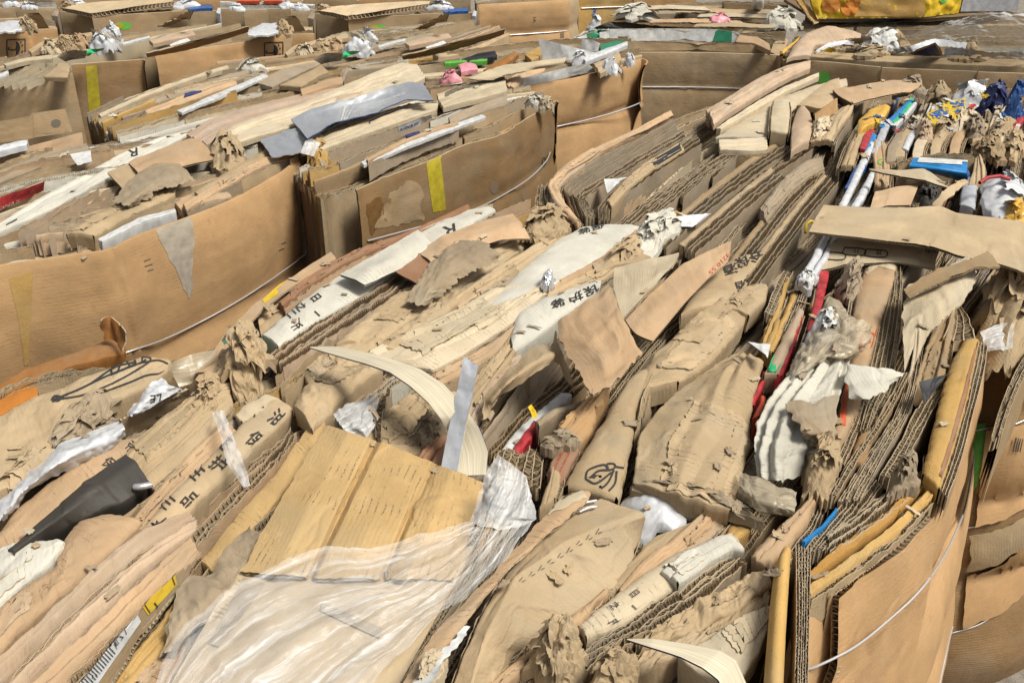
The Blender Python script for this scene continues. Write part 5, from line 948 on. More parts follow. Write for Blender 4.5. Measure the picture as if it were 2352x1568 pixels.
cs('pale cream board edge inside the golden carton at the rim', [(2020, 1090), (2070, 1010), (2110, 930), (2150, 890)], [(2060, 1090), (2105, 1010), (2140, 945), (2172, 885)], 3, 'pale', 2.4, depth=.12)
gb = fbp('golden orange carton fold along the curved right rim', [(2118, 1085), (2140, 1000), (2165, 900), (2190, 820), (2210, 785)], [(2160, 1118), (2190, 1030), (2218, 930), (2240, 830), (2250, 782)], 'gold', 4.6, cat='carton', name='golden_carton', bulge=.018, wr=.002, rend=.006, res=4, depth=.12)
decal(gb, 'rust_side', [[(2150, 1110), (2185, 1000), (2212, 900), (2238, 800)], [(2160, 1118), (2192, 1025), (2220, 920), (2246, 800)]], M['brownred'], n=(18, 4))
cs('torn double edge above the golden carton', [(2165, 780), (2185, 730), (2192, 690)], [(2240, 782), (2225, 735), (2200, 690)], 3, 'gold', 3.0, pitch=.012)
# right hand rim, lower
for i, (lab, L, Rr, mt, z) in enumerate((('orange brown board in the lower right rim bundle', [(1850, 1320), (1930, 1250), (2020, 1190), (2110, 1105)], [(1862, 1330), (1945, 1262), (2035, 1198), (2125, 1112)], 'rust', 2.4), ('golden board next to the outermost panel', [(1855, 1345), (1950, 1280), (2050, 1205), (2130, 1125)], [(1862, 1360), (1962, 1290), (2062, 1215), (2140, 1135)], 'gold', 3.0))):
    fb(lab, L, Rr, mt, z, depth=.09, r=.002, bulge=0, plies=0)
cs('cut edges of tan boards in the lower right rim bundle', [(1900, 1225), (1980, 1170), (2060, 1110), (2110, 1085)], [(1910, 1270), (2000, 1210), (2080, 1150), (2125, 1095)], 4, 'pale', 2.6, depth=.09)
wad('crushed_board', 'crushed brown board end jammed into the rim bundle', 'torn board', 2075, 1105, 34, 22, -30, M['grey_card'], 4.5, .04, .014, 18)
cs('grey corrugated edges with a blue line left of the rim bundle', [(1850, 1260), (1930, 1160), (1990, 1090)], [(1900, 1260), (1970, 1190), (2030, 1110)], 5, 'grey_card', 2.0, depth=.15, pitch=.008)
fb('thin sky blue carton edge among the grey rim boards', [(1845, 1240), (1880, 1210), (1920, 1165)], [(1850, 1243), (1885, 1213), (1925, 1168)], 'skyblue', 3.0, bulge=0, r=.001, cat='carton', name='blue_carton')
fb('golden orange cardboard tube standing at the near corner of the rim', [(1762, 1700), (1758, 1560), (1770, 1400), (1782, 1290), (1795, 1262)], [(1805, 1700), (1800, 1560), (1808, 1400), (1815, 1290), (1818, 1264)], 'gold', 6, name='cardboard_tube', cat='cardboard tube', bulge=.03, depth=.3, rend=.014, res=5, plies=0, wr=.0005, rag=0, cre=2)
cs('upright wad of five brown boards at the near corner of the rim', [(1828, 1700), (1826, 1560), (1830, 1400), (1828, 1248)], [(1860, 1700), (1856, 1560), (1860, 1400), (1862, 1256)], 5, 'side_brown', 5.5, depth=.3, pitch=.012, rag=.002)
pA, gA, oA, _ = panel('side_panel', [(1740, 1850), (1810, 1560), (1868, 1400), (1960, 1315), (2060, 1240), (2130, 1175), (2185, 1080), (2225, 960), (2250, 860), (2256, 805), (2248, 780)], M['side'], rA, wires=(-22, -55), bulge=.03, edge=False, th=.012, z=-1, creases=(.62,), lean=.06)
ot = cr(Ps([(1908, 1362), (1965, 1318), (2030, 1270), (2085, 1222), (2132, 1178)], .8), 12); on = np.gradient(ot, axis=0); on = np.stack([on[:, 1], -on[:, 0], 0 * on[:, 0]], -1); on /= np.linalg.norm(on, axis=1, keepdims=True)
orow = [ot + on * .013, ot + on * .030 + np.array([0, 0, -.12]), ot + on * .034 + np.array([0, 0, -.24]), ot + on * .062 + np.array([0, 0, -.62])]
op = sheet('outer_board', None, None, orow, M['side'], 0, px=False, th=.013, pitch=.013, parent=rA, wr=.003, res=6)
sheet('orange_board', None, None, [Ps([(1866, 1352), (1900, 1330), (1950, 1300)], 1.0) + np.array([0, 0, -q]) for q in (0, .2, .45)], M['rust'], 0, px=False, th=.005, parent=rA, wr=.001)
cs('double corrugated end of the outermost board by the right hand wire', [(1886, 1366), (1950, 1312), (2020, 1256), (2100, 1190), (2128, 1166)], [(1908, 1366), (1970, 1320), (2040, 1266), (2110, 1202), (2134, 1176)], 3, 'side', 1.0, depth=.38, pitch=.0085)
wire_px(rA, [pA, op], [(1846, 1537), (1876, 1529), (1958, 1488), (2026, 1436), (2108, 1361), (2163, 1286), (2197, 1218), (2218, 1160), (2233, 1078), (2240, 1020)], .0022, .006)
wire_px(rA, [pA], [(2150, 1600), (2160, 1560), (2177, 1481), (2195, 1412)], .0022, .005)
# bale seen past the right hand rim
def vface(name, pts_top, mat, z, z0, parent, **k): return panel(name, pts_top, M[mat], parent, z0=z0, z=z, **k)
rE = bale('E', 'bale squeezed into the right edge of the photo, bound by three wires', [(2230, 640), (2500, 700)], [(2260, 800), (2560, 800)]); BALES['E'] = rE
core(rE, [(2200, 690), (2580, 700)], [(2300, 830), (2600, 815)], lower=14)
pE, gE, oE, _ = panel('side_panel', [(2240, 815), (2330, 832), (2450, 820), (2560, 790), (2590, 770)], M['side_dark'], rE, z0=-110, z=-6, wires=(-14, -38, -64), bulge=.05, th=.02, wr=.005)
wire_px(rE, [pE], [(2236, 990), (2256, 985), (2317, 978), (2360, 962)], .002); wire_px(rE, [pE], [(2200, 1215), (2228, 1211), (2283, 1197), (2327, 1173), (2362, 1148)], .002); wire_px(rE, [pE], [(2180, 1455), (2249, 1433), (2300, 1395), (2362, 1325)], .002)
wad('crushed_bag', 'large crumpled brown paper bag stuffed behind the right rim', 'paper bag', 2305, 740, 75, 120, 10, M['kraft'], -6, .10, .014, 8, na=140)
skin('clear_wrap', 'clear plastic scrap on the brown bag at the right margin', 'plastic wrap', [[(2255, 760, 2), (2300, 740, 3), (2330, 745, 3)], [(2262, 810, -2), (2300, 800, 0), (2325, 800, 0)]], M['clearfilm'], 0, crump=.008, res=3)
decal(pE, 'green_print', [[(2236, 976), (2264, 970)], [(2228, 1060), (2258, 1050)], [(2222, 1140), (2244, 1112)]], M['lime'], n=(6, 14), lift=.004)
decal(pE, 'loose_board', [[(2226, 1222), (2290, 1208), (2380, 1170)], [(2222, 1300), (2290, 1282), (2380, 1225)]], M['kraft'], n=(20, 10), lift=.016, rag=3)
decal(pE, 'loose_board', [[(2216, 1322), (2290, 1292), (2380, 1225)], [(2205, 1440), (2290, 1405), (2380, 1330)]], M['side'], n=(20, 10), lift=.012, rag=2)
decal(pE, 'loose_board', [[(2264, 985), (2310, 982), (2380, 960)], [(2236, 1205), (2300, 1188), (2380, 1140)]], M['side'], n=(20, 12), lift=.014, rag=2)
for k in range(4): strokes(pE, 'printing', [[(2322 + k * 5, 1000 + k), (2316 + k * 5, 1030)]], 2.5, M['ink'], .02)
cs('curved double corrugated edge at the right margin below the brown bag', [(2275, 1010), (2300, 930), (2335, 850), (2380, 780)], [(2300, 1000), (2325, 925), (2360, 850), (2400, 790)], 3, 'side_brown', -4, depth=.2, pitch=.01)
# ------------------------------------------------------------ upper right bale
def cs4(label, L, Rr, n, mat='grey_card', z=0.0, **k): return cs(label, L, Rr, n, mat, z, **k)
fb('outer tan board wrapping the hooked end of the corrugated bale', [(1322, 515), (1275, 470), (1258, 425), (1300, 382), (1380, 335), (1452, 305), (1540, 258)], [(1338, 512), (1300, 470), (1285, 428), (1318, 395), (1392, 347), (1460, 316), (1546, 268)], 'orange_tan', 2.5, mid=[(1330, 513, 1), (1288, 470, 1), (1271, 427, 1), (1308, 388, 1), (1386, 341, 1), (1456, 310, 1), (1543, 262, 1)], depth=.3, r=.004, wr=.002)
fb('smooth pale tan inner wall of the hooked end of the corrugated bale', [(1310, 512), (1268, 470), (1266, 430), (1295, 402), (1340, 372)], [(1322, 508), (1285, 470), (1282, 432), (1302, 410), (1345, 380)], 'pink', 3.0, depth=.25)
cs4('torn vertical ends of boards outside the hooked end', [(1228, 520), (1228, 470), (1236, 425)], [(1262, 512), (1250, 465), (1250, 425)], 4, 'kraft', 0, depth=.3, rag=.006)
cs4('first arc of double corrugated boards inside the hooked end', [(1322, 500), (1305, 455), (1300, 428), (1360, 388), (1450, 335), (1552, 275)], [(1340, 498), (1325, 458), (1318, 440), (1375, 400), (1462, 350), (1556, 292)], 2, 'grey_card', 3.2, depth=.12)
cs4('second arc of double corrugated boards inside the hooked end', [(1345, 500), (1328, 462), (1330, 445), (1400, 400), (1480, 352), (1570, 300)], [(1368, 498), (1350, 465), (1352, 452), (1415, 412), (1495, 365), (1578, 318)], 3, 'grey_card', 2.6, depth=.12)
cs4('third arc of corrugated boards inside the hooked end', [(1375, 505), (1380, 470), (1440, 415), (1520, 362), (1600, 312)], [(1400, 508), (1405, 475), (1460, 428), (1535, 376), (1612, 328)], 3, 'grey_card', 2.8, depth=.14)
tb = fb('slim brown tube with a black taped end among the grey corrugated boards', [(1395, 460), (1440, 410), (1490, 372), (1560, 328)], [(1405, 472), (1452, 422), (1502, 385), (1572, 342)], 'kraft', 4.0, bulge=.014, name='cardboard_tube', cat='cardboard tube')
decal(tb, 'black_tape', [[(1496, 369), (1566, 328)], [(1504, 384), (1574, 341)]], M['black'], n=(10, 6))
skin('paper_scrap', 'white paper scrap stuck between the curved corrugated boards', 'paper scrap', [[(1387, 410, 6), (1430, 407, 6), (1440, 408, 6)], [(1395, 445, 4), (1410, 430, 5), (1425, 415, 5)]], M['white'], 1, wr=.003, res=3)
for i, (x, y, w) in enumerate(((1470, 470, 40), (1540, 430, 46), (1610, 385, 40), (1680, 340, 36), (1740, 400, 30))):
    cs4(['lowest', 'second lowest', 'middle', 'fourth', 'rightmost'][i] + ' bundle of corrugated edges crossing the bale left of the tall folded boards', [(x - 60, y + 50), (x, y), (x + 75, y - 48), (x + 140, y - 92)], [(x - 60 + w * .5, y + 68), (x + w * .6, y + 14), (x + 75 + w * .5, y - 34), (x + 140 + w * .4, y - 78)], [4, 5, 5, 4, 3][i], 'grey_card', 2.4 + .4 * (i % 3), depth=.12, pitch=.012)
for i, (L, Rr, lab, mt, z) in enumerate((
  ([(1500, 545), (1560, 490), (1640, 425), (1710, 372), (1790, 320)], [(1512, 560), (1575, 505), (1655, 440), (1725, 388), (1805, 332)], 'long brown board face running up through the corrugated bale', 'side_brown', 3.0),
  ([(1560, 560), (1630, 500), (1700, 440), (1770, 385)], [(1585, 572), (1650, 515), (1720, 455), (1790, 400)], 'broad tan board lying aslant among the grey corrugated edges', 'kraft', 3.2),
  ([(1660, 620), (1720, 540), (1790, 450), (1860, 380)], [(1680, 632), (1740, 552), (1812, 462), (1880, 392)], 'dark brown board with a shadowed face near the white strips', 'side_brown', 3.0),
  ([(1700, 640), (1760, 560), (1830, 470), (1890, 400)], [(1730, 655), (1790, 572), (1855, 482), (1912, 412)], 'kraft board with a split end beside the white strips', 'kraft', 3.0))):
    Rr = [(a[0] + .45 * (b[0] - a[0]), a[1] + .45 * (b[1] - a[1])) for a, b in zip(L, Rr)]; fb(lab, L, Rr, mt, z, depth=.12, r=.003, bulge=.003, plies=0, inner=False)
    cs4('ragged flute edge beside the ' + lab.split(' among')[0].split(' running')[0].split(' with')[0], Rr, [(x + 26, y + 14) for x, y in Rr], 3, 'grey_card', z + .5, depth=.12, pitch=.012)
fb('grey brown folded board with upright torn ends in the middle of the corrugated bale', [(1745, 480), (1800, 410), (1850, 370), (1882, 362)], [(1762, 505), (1815, 440), (1862, 400), (1895, 385)], 'grey_card', 4.5, r=.004, ripple=.002, rp=.02)
skin('plastic_scrap', 'scrap of clear and white wrapper caught at the foot of the corrugated bale', 'plastic scrap', [[(1552, 498, 5), (1600, 492, 5), (1636, 490, 5)], [(1560, 520, 3), (1592, 520, 3), (1615, 505, 3)]], M['whiteplastic'], 1, crump=.004, res=3)
yt = MB(); tube(Ps([(1850, 535, 3), (1852, 515, 5), (1862, 508, 6), (1874, 512, 5)]), .005, yt, 6); tag(yt.build('yellow_strap', M['yellow']), 'short looped end of yellow strap by the large pale flap', 'strap')
for lab, L, Rr, z in (('long white plastic strip bending down between the corrugated boards', [(1835, 640), (1870, 580), (1910, 505), (1950, 425), (1990, 340), (1998, 325)], [(1850, 642), (1884, 585), (1924, 510), (1962, 432), (2002, 348), (2008, 328)], 6.5), ('second white plastic strip nested beside the longer one', [(1855, 640), (1890, 585), (1930, 512), (1970, 450), (2000, 395)], [(1866, 640), (1902, 588), (1942, 515), (1984, 455), (2012, 398)], 6.0)):
    fb(lab, L, Rr, 'whiteplastic', z, name='plastic_strip', cat='plastic strip', bulge=.008, wr=.001, cre=0, r=.006, depth=.02)
fb('blue capped tube lying left of the white plastic strips', [(1942, 430), (1960, 390), (1972, 376)], [(1962, 432), (1978, 395), (1990, 380)], 'blue', 6.0, name='blue_tube', cat='tube', bulge=.008, cre=0)
ug = fb('tan carton end with a green letter beside the white strips', [(2008, 420), (2008, 370), (2004, 330), (2008, 322)], [(2042, 425), (2045, 380), (2040, 338), (2034, 324)], 'orange_tan', 6.2, cat='carton', name='tan_carton', bulge=.01, rend=.01)
textc(ug, 'G', (2026, 372), (22, 0), (2, -20), M['lime'])
wad('white_paper', 'torn white paper knotted at the foot of the white strips', 'paper scrap', 1852, 642, 22, 16, 0, M['white'], 5, .02, .008, 24)
# tall folded boards at the top left
fb('long folded board with a hollow end at the top of the right hand bale', [(1622, 250), (1680, 215), (1740, 178), (1800, 150), (1858, 138)], [(1640, 285), (1700, 245), (1760, 208), (1820, 175), (1862, 158)], 'pink', 6.5, rend=.006, bulge=.012)
wad('torn_end', 'dark crushed open end of the long folded board', 'torn board', 1634, 270, 12, 14, 0, M['dark_card'], 5, .015, .006, 25)
fb('second long folded board tucked under the hollow ended one', [(1645, 290), (1720, 240), (1800, 195), (1880, 165)], [(1655, 300), (1740, 252), (1815, 208), (1882, 178)], 'pale', 5.5, bulge=.006)
fb('pale kraft fold sloping below the long folded boards', [(1640, 315), (1700, 280), (1790, 225), (1870, 195), (1940, 180)], [(1760, 318), (1790, 275), (1840, 240), (1900, 215), (1950, 195)], 'pale', 4.2, bulge=.02, crump=.003, cf=20)
fb('flat kraft board edge at the foot of the pale fold', [(1652, 318), (1710, 315), (1762, 312)], [(1655, 345), (1712, 348), (1762, 345)], 'pale', 5.0, depth=.1)
fb('pale stack of ribbed corrugated sheets standing above the flat kraft board', [(1768, 298), (1772, 250), (1778, 228)], [(1810, 305), (1815, 255), (1812, 230)], 'pale', 8, depth=.1, fan=(.004, .018), rend=.01)
fb('rounded kraft bag end right of the ribbed pale stack', [(1815, 345), (1818, 290), (1828, 255), (1836, 245)], [(1862, 320), (1868, 285), (1862, 258), (1850, 246)], 'pink', 7, name='kraft_bag', cat='paper bag', bulge=.03, crump=.004, cf=22, rend=.01)
fb('kraft bag lying across the back behind the ribbed stack', [(1830, 240), (1860, 215), (1900, 185), (1925, 178)], [(1900, 255), (1920, 235), (1940, 215), (1930, 190)], 'kraft', 6.5, name='kraft_bag', cat='paper bag', bulge=.02, crump=.004, cf=22)
sheet('flat_board', 'flat brown square of board standing behind the rounded kraft bag', 'board', [[(1872, 262, 9), (1924, 225, 10)], [(1874, 290, 4), (1924, 255, 5)]], M['side'], 2, res=4)
fb('rolled kraft board with a burst end in the upper middle of the right bale', [(1862, 318), (1890, 275), (1930, 240), (1960, 236)], [(1912, 325), (1930, 295), (1955, 265), (1962, 248)], 'kraft', 6, bulge=.025, ripple=.003, rp=.015)
wad('torn_end', 'burst pale flutes at the end of the rolled kraft board', 'torn board', 1886, 296, 24, 18, -30, M['pale'], 6, .03, .014, 22)
sheet('box_flap', 'broad kraft box top with a dark open corner at the back of the right bale', 'box flap', [[(1912, 206, 6), (1980, 195, 7), (2050, 184, 8), (2118, 186, 8)], [(1930, 222, 6), (1990, 210, 7), (2060, 200, 8), (2110, 200, 7)], [(1960, 238, 5), (1995, 228, 6), (2060, 214, 7), (2092, 212, 6)]], M['orange_tan'], 3, th=.006, res=4)
sheet('flat_board', 'dark open end of the kraft box top at the back', 'board', [[(1912, 208, 7), (1958, 238, 6)], [(1914, 232, 2), (1958, 258, 1)]], M['dark_card'], 2, res=4)  # dark colour stands in for shade inside the opening
# colourful middle
fb('yellow plastic wrapped bundle on the right hand bale', [(1968, 310), (1972, 275), (2000, 250), (2030, 240)], [(1995, 292), (2015, 280), (2035, 262), (2046, 246)], 'yellowfilm', 7.5, name='yellow_bundle', cat='plastic bag', bulge=.02, crump=.006, cf=30, res=3)
fb('kraft fold curving down from the yellow bundle', [(1930, 380), (1950, 330), (1968, 300)], [(1960, 380), (1975, 335), (1990, 300)], 'kraft', 6, bulge=.02)
for lab, L, Rr, mt in (('green and white printed carton edge by the yellow bundle', [(2048, 280), (2075, 250), (2090, 222)], [(2060, 285), (2088, 255), (2100, 228)], 'bright_green'), ('blue printed carton edge by the yellow bundle', [(2018, 290), (2050, 265), (2088, 228)], [(2030, 298), (2062, 272), (2098, 235)], 'skyblue'), ('white printed carton edge between green and blue ones', [(2050, 285), (2078, 258), (2100, 232)], [(2058, 290), (2086, 262), (2106, 238)], 'white'), ('dark red carton edge at the foot of the yellow bundle', [(1975, 340), (1985, 310), (1998, 296)], [(1990, 345), (2002, 315), (2010, 300)], 'red'), ('sky blue carton edge at the foot of the yellow bundle', [(1986, 345), (1998, 320), (2004, 305)], [(1998, 350), (2010, 325), (2014, 310)], 'skyblue'), ('purple grey magazine edge beside the blue carton', [(2000, 350), (2015, 315), (2030, 280)], [(2014, 352), (2030, 320), (2045, 285)], 'grey')):
    fb(lab, L, Rr, mt, 6.5, cat='carton', name='printed_carton', bulge=.006, r=.004)
nb = fb('blue and yellow printed carton crushed in the middle of the right bale', [(2128, 262), (2150, 240), (2190, 228), (2216, 226)], [(2150, 295), (2175, 280), (2210, 260), (2218, 245)], 'yellow', 8.5, cat='carton', name='printed_carton', crump=.008, cf=26, res=3)
decal(nb, 'blue_panel', [[(2134, 262), (2170, 246)], [(2146, 276), (2178, 262)]], M['blue'], n=(6, 5)); decal(nb, 'blue_panel', [[(2182, 236), (2214, 230)], [(2190, 248), (2214, 244)]], M['blue'], n=(6, 5)); decal(nb, 'blue_panel', [[(2150, 288), (2176, 276)], [(2152, 294), (2176, 282)]], M['blue'], n=(6, 4))
for i, (cx, cy, rx, ry, an, mt, lab) in enumerate(((2240, 222, 46, 18, 20, 'whiteplastic', 'crumpled lilac white wrapping at the back of the colourful pile'), (2290, 235, 30, 22, 40, 'navy', 'crumpled dark blue and red wrapper at the back of the colourful pile'), (2100, 205, 34, 14, -35, 'grey_card', 'bundle of torn paper edges at the back of the colourful pile'), (2215, 280, 36, 22, -25, 'pale', 'torn beige carton scraps in the colourful pile'), (2330, 255, 26, 34, -60, 'blue', 'crushed blue and red carton at the right margin'), (2160, 220, 28, 14, -30, 'kraft', 'crumpled kraft strip above the blue and yellow carton'))):
    wad('crushed_carton', lab, 'crushed packaging', cx, cy, rx, ry, an, M[mt], 6, .04, .014, 18)
fb('red wrapper edge at the right margin of the colourful pile', [(2322, 300), (2335, 270), (2350, 250)], [(2335, 305), (2348, 280), (2362, 262)], 'red', 8, cat='carton', name='red_carton')
fb('broad tan board folded upright in the colourful pile', [(2262, 330), (2275, 280), (2285, 250), (2292, 242)], [(2318, 335), (2325, 290), (2325, 262), (2318, 250)], 'pale', 8, bulge=.008, r=.004)
fb('curved white tube end right of the tan carton with the green letter', [(2072, 340), (2085, 310), (2110, 285), (2128, 275)], [(2085, 345), (2098, 316), (2120, 292), (2134, 280)], 'whiteplastic', 7.5, name='plastic_strip', cat='plastic strip', bulge=.01, cre=0)
for i, (x, y) in enumerate(((2060, 330), (2100, 335), (2140, 330), (2185, 325), (2235, 320), (2040, 340))):
    fb(['leftmost', 'second', 'middle', 'fourth', 'rightmost', 'lowest left'][i] + ' upright folded board in the row above the blue carton', [(x - 6, y + 30), (x, y - 5), (x + 22, y - 40)], [(x + 18, y + 30), (x + 24, y - 2), (x + 44, y - 34)], ['kraft', 'pale', 'kraft', 'orange_tan', 'kraft', 'grey_card'][i], 7, bulge=.004, depth=.12, r=.002, crump=.003, cf=30)
    cs4('layered cut ends in front of the ' + ['leftmost', 'second', 'middle', 'fourth', 'rightmost', 'lowest left'][i] + ' upright folded board', [(x - 8, y + 45), (x - 6, y + 20)], [(x + 24, y + 45), (x + 22, y + 20)], 4, 'grey_card', 5.5, depth=.12, pitch=.012)
for i, (cx, cy, rx, ry, an, mt) in enumerate(((2170, 300, 30, 16, -30, 'kraft'), (2240, 300, 26, 20, 30, 'grey_card'), (2300, 310, 34, 18, -20, 'kraft'), (2120, 312, 22, 14, 10, 'pink'), (2330, 340, 26, 26, 0, 'kraft'), (2270, 350, 40, 18, 10, 'side_brown'))):
    wad('torn_carton', ['small torn kraft scrap left of the grey blue scraps', 'torn grey scrap in the middle of the colourful pile', 'torn kraft board end on the broad folded tan board', 'pinkish scrap beside the curved white tube', 'crushed kraft at the right margin above the white bag', 'dark torn box mouth above the white bag'][i], 'crushed packaging', cx, cy, rx, ry, an, M[mt], 6.5, .04, .014, 20)
bc = sheet('blue_box', 'bright blue and white carton sunk among the boards above the large pale flap', 'carton', [[(2100, 362, 8), (2160, 364, 8.5), (2222, 368, 8)], [(2092, 386, 6), (2160, 392, 6.5), (2222, 400, 6)], [(2150, 400, 0), (2190, 412, 0), (2226, 420, 0)]], M['skyblue'], 2, th=.02, flute=False, res=4, edge=M['blue'])
decal(bc, 'white_lid', [[(2112, 363), (2222, 370)], [(2106, 374), (2222, 381)]], M['white'], n=(10, 4), lift=.003)
cs4('kraft box edges framing the blue carton', [(2060, 370), (2140, 352), (2235, 350)], [(2065, 378), (2140, 360), (2240, 358)], 2, 'kraft', 8.5, depth=.1)
fb('kraft box side right of the blue carton', [(2226, 420), (2236, 385), (2240, 360)], [(2262, 415), (2262, 385), (2252, 356)], 'kraft', 7, depth=.1)
pbg = wad('plastic_bag', 'clear white plastic bag with a red drawstring rim at the right margin', 'plastic bag', 2300, 452, 62, 46, 15, M['whiteplastic'], 6, .05, .009, 14, leaves=2)
rr_ = MB(); tube(Ps([(2250, 420, 12), (2268, 408, 13), (2296, 404, 13), (2320, 412, 12)]), .006, rr_, 6); tag(rr_.build('drawstring', M['red']), 'red drawstring on the rim of the clear white bag', 'drawstring')
wad('orange_wrapper', 'orange film wrapper at the right margin beside the large pale flap', 'wrapper', 2325, 500, 40, 18, 10, M['yellowfilm'], 5, .04, .012, 16)
fb('rounded grey white cup side left of the clear white bag', [(2205, 470), (2210, 430), (2225, 405)], [(2240, 480), (2245, 440), (2248, 412)], 'grey', 5.5, name='plastic_tub', cat='tub', bulge=.02)
sheet('box_flap', 'pale pointed flap with a toothed edge above the large pale flap', 'box flap', [[(1996, 388, 9), (2060, 390, 10), (2125, 388, 10), (2170, 420, 9)], [(2010, 393, 9), (2070, 405, 9.5), (2130, 415, 9.5), (2180, 432, 8)]], M['pale'], 3, th=.006, res=4)
sheet('box_flap', 'twin kraft flaps of an opened box half hidden by the large pale flap', 'box flap', [[(2010, 440, 6), (2060, 428, 7), (2110, 426, 7)], [(1998, 480, 5), (2040, 472, 5), (2092, 470, 5)]], M['orange_tan'], 3, th=.006, res=4)
wad('black_liner', 'glossy black liner crumpled in the opened box', 'plastic liner', 2132, 450, 26, 26, 0, M['blackwrap'], 4, .03, .01, 20)
sheet('torn_board', 'torn brown board leaning between the opened box and the tub', 'torn board', [[(2142, 470, 6), (2165, 440, 9), (2200, 415, 10), (2220, 412, 10)], [(2160, 475, 6), (2185, 450, 8), (2215, 425, 9), (2224, 418, 9)]], M['kraft'], 3, rag=.003, res=4)
# large pale flap over the right
sheet('large_flap', 'large pale smooth cardboard flap lying across the right hand bale', 'cardboard sheet', [[(1892, 470, 10), (1990, 476, 11), (2100, 477, 12), (2158, 472, 12), (2200, 490, 12), (2290, 500, 12), (2420, 520, 12)], [(1872, 505, 10), (1985, 510, 11), (2100, 515, 11), (2170, 520, 11), (2230, 535, 11), (2300, 545, 11), (2420, 575, 11)], [(1858, 532, 9), (1975, 545, 10), (2060, 556, 10), (2125, 562, 10), (2200, 585, 10), (2290, 604, 10), (2420, 650, 9)]], M['pale_smooth'], 2, th=.007, pitch=.010, res=5, wr=.001)
pl_ = sheet('printed_carton', 'worn printed carton panel with handling symbols under the large pale flap', 'carton', [[(1925, 545, 5), (2000, 550, 6), (2080, 556, 6), (2160, 570, 5)], [(1895, 575, 4), (1990, 580, 5), (2080, 588, 5), (2150, 598, 4)], [(1885, 620, 2), (1945, 606, 4), (2060, 602, 4), (2148, 618, 3)]], M['pale'], 2, th=.006, res=4)
for c_ in ((1962, 578), (2012, 582), (1916, 588)): strokes(pl_, 'symbol_box', [[(c_[0] - 22, c_[1] - 9), (c_[0] + 22, c_[1] - 5), (c_[0] + 20, c_[1] + 9), (c_[0] - 24, c_[1] + 6), (c_[0] - 22, c_[1] - 9)]], 2.5, M['ink'])
textc(pl_, '11', (1960, 578), (-14, -1), (-1, 14), M['ink'], bold=.010, lift=.0026, cuts=7); textc(pl_, '25', (2012, 582), (-13, -1), (-1, 13), M['ink'], bold=.010, lift=.0026, cuts=7); textc(pl_, 'ards', (2120, 577), (-16, -2), (-1, 15), M['ink'], bold=.01)
wad('crushed_bag', 'crumpled brown paper in the dark opening under the printed carton', 'paper bag', 1955, 665, 30, 32, -40, M['grey_card'], 3, .05, .014, 16)
# ------------------------------------------------------------ left hand bale: what lies on it
GREY = M['patch']
decal(pB, 'torn_patch', [[(355, 524), (362, 540), (379, 578), (403, 620), (424, 667), (434, 684)], [(437, 500), (446, 537), (444, 585), (443, 620), (441, 650), (437, 686)]], GREY, n=(26, 10), rag=3)
decal(pB, 'packing_tape', [[(20, 640), (76, 622)], [(44, 740), (70, 735)], [(56, 840), (66, 836)]], M['gold'], n=(8, 14))
strokes(pB, 'pen_marks', [[(330, 600), (345, 594)], [(332, 612), (350, 606)], [(338, 622), (352, 618)], [(646, 560), (656, 556)], [(640, 575), (652, 570)]], 2.2, M['greyprint'])
fb('long whitened fold with one bent black letter on the left hand bale', [(-40, 530), (72, 458), (180, 400), (290, 340), (360, 312), (407, 301)], [(-20, 545), (123, 482), (220, 428), (330, 366), (400, 330), (436, 312)], 'white_card', 1.5, bulge=.014)
text(SURFOBJ('folded_box'), 'R', (318, 338), (-40, 14), (2, 26), M['ink'], bold=.01); text(SURFOBJ('folded_box'), '一', (12, 512), (26, -14), (5, 14), M['ink'], bold=.04)
sheet('box_flap', 'pinkish box flap lapped over the whitened fold of the left hand bale', 'box flap', [[(294, 372, 4), (360, 345, 5), (441, 316, 4)], [(310, 388, 4), (400, 360, 5), (472, 332, 4)], [(321, 402, 3), (410, 385, 3), (492, 366, 2)]], M['orange_tan'], 1.5, th=.006, res=4)
sheet('box_flap', 'small brown flap under the pinkish flap of the left hand bale', 'box flap', [[(246, 396, 3), (294, 375, 3.5)], [(284, 437, 2), (324, 402, 2)]], M['kraft'], 1.5, th=.006, res=4)
cs('layered corrugated edges on the left hand bale beside the whitened fold', [(40, 540), (150, 470), (246, 408)], [(110, 545), (210, 485), (284, 436)], 4, 'pink', 1.0, depth=.1, pitch=.011)
skin('pulp_paper', 'dirty pulped paper sheet draped on the left hand bale', 'wet paper', [[(256, 462, 2), (310, 402, 4), (350, 376, 5), (407, 374, 4)], [(285, 470, 3), (350, 420, 5), (400, 395, 6), (430, 392, 4)], [(300, 478, 1), (370, 435, 3), (410, 425, 3), (447, 413, 2)]], M['pulp'], 1.5, crump=.005, cf=26, rag=.006, res=3)
fb('creased kraft bag with hollow folds on the left hand bale', [(150, 535), (222, 489), (328, 437), (398, 430)], [(215, 540), (300, 492), (372, 462), (405, 446)], 'kraft', 1.6, name='kraft_bag', cat='paper bag', crump=.007, cf=18, res=3, bulge=.02)
wad('crushed_bag', 'screwed up kraft bag at the back of the left hand bale', 'paper bag', 522, 362, 40, 32, -20, M['kraft'], 1, .06, .016, 14)
fb('twisted kraft roll below the screwed up bag on the left hand bale', [(446, 440), (510, 400), (575, 362), (612, 340)], [(460, 452), (522, 415), (590, 378), (622, 352)], 'kraft', 2.0, bulge=.016, crump=.005, cf=26, name='kraft_paper', cat='kraft paper')
fb('white paper edge along the front fold of the left hand bale', [(225, 548), (320, 500), (400, 478)], [(232, 553), (326, 508), (404, 484)], 'white', 2.0, bulge=0, name='paper_sheet', cat='paper sheet')
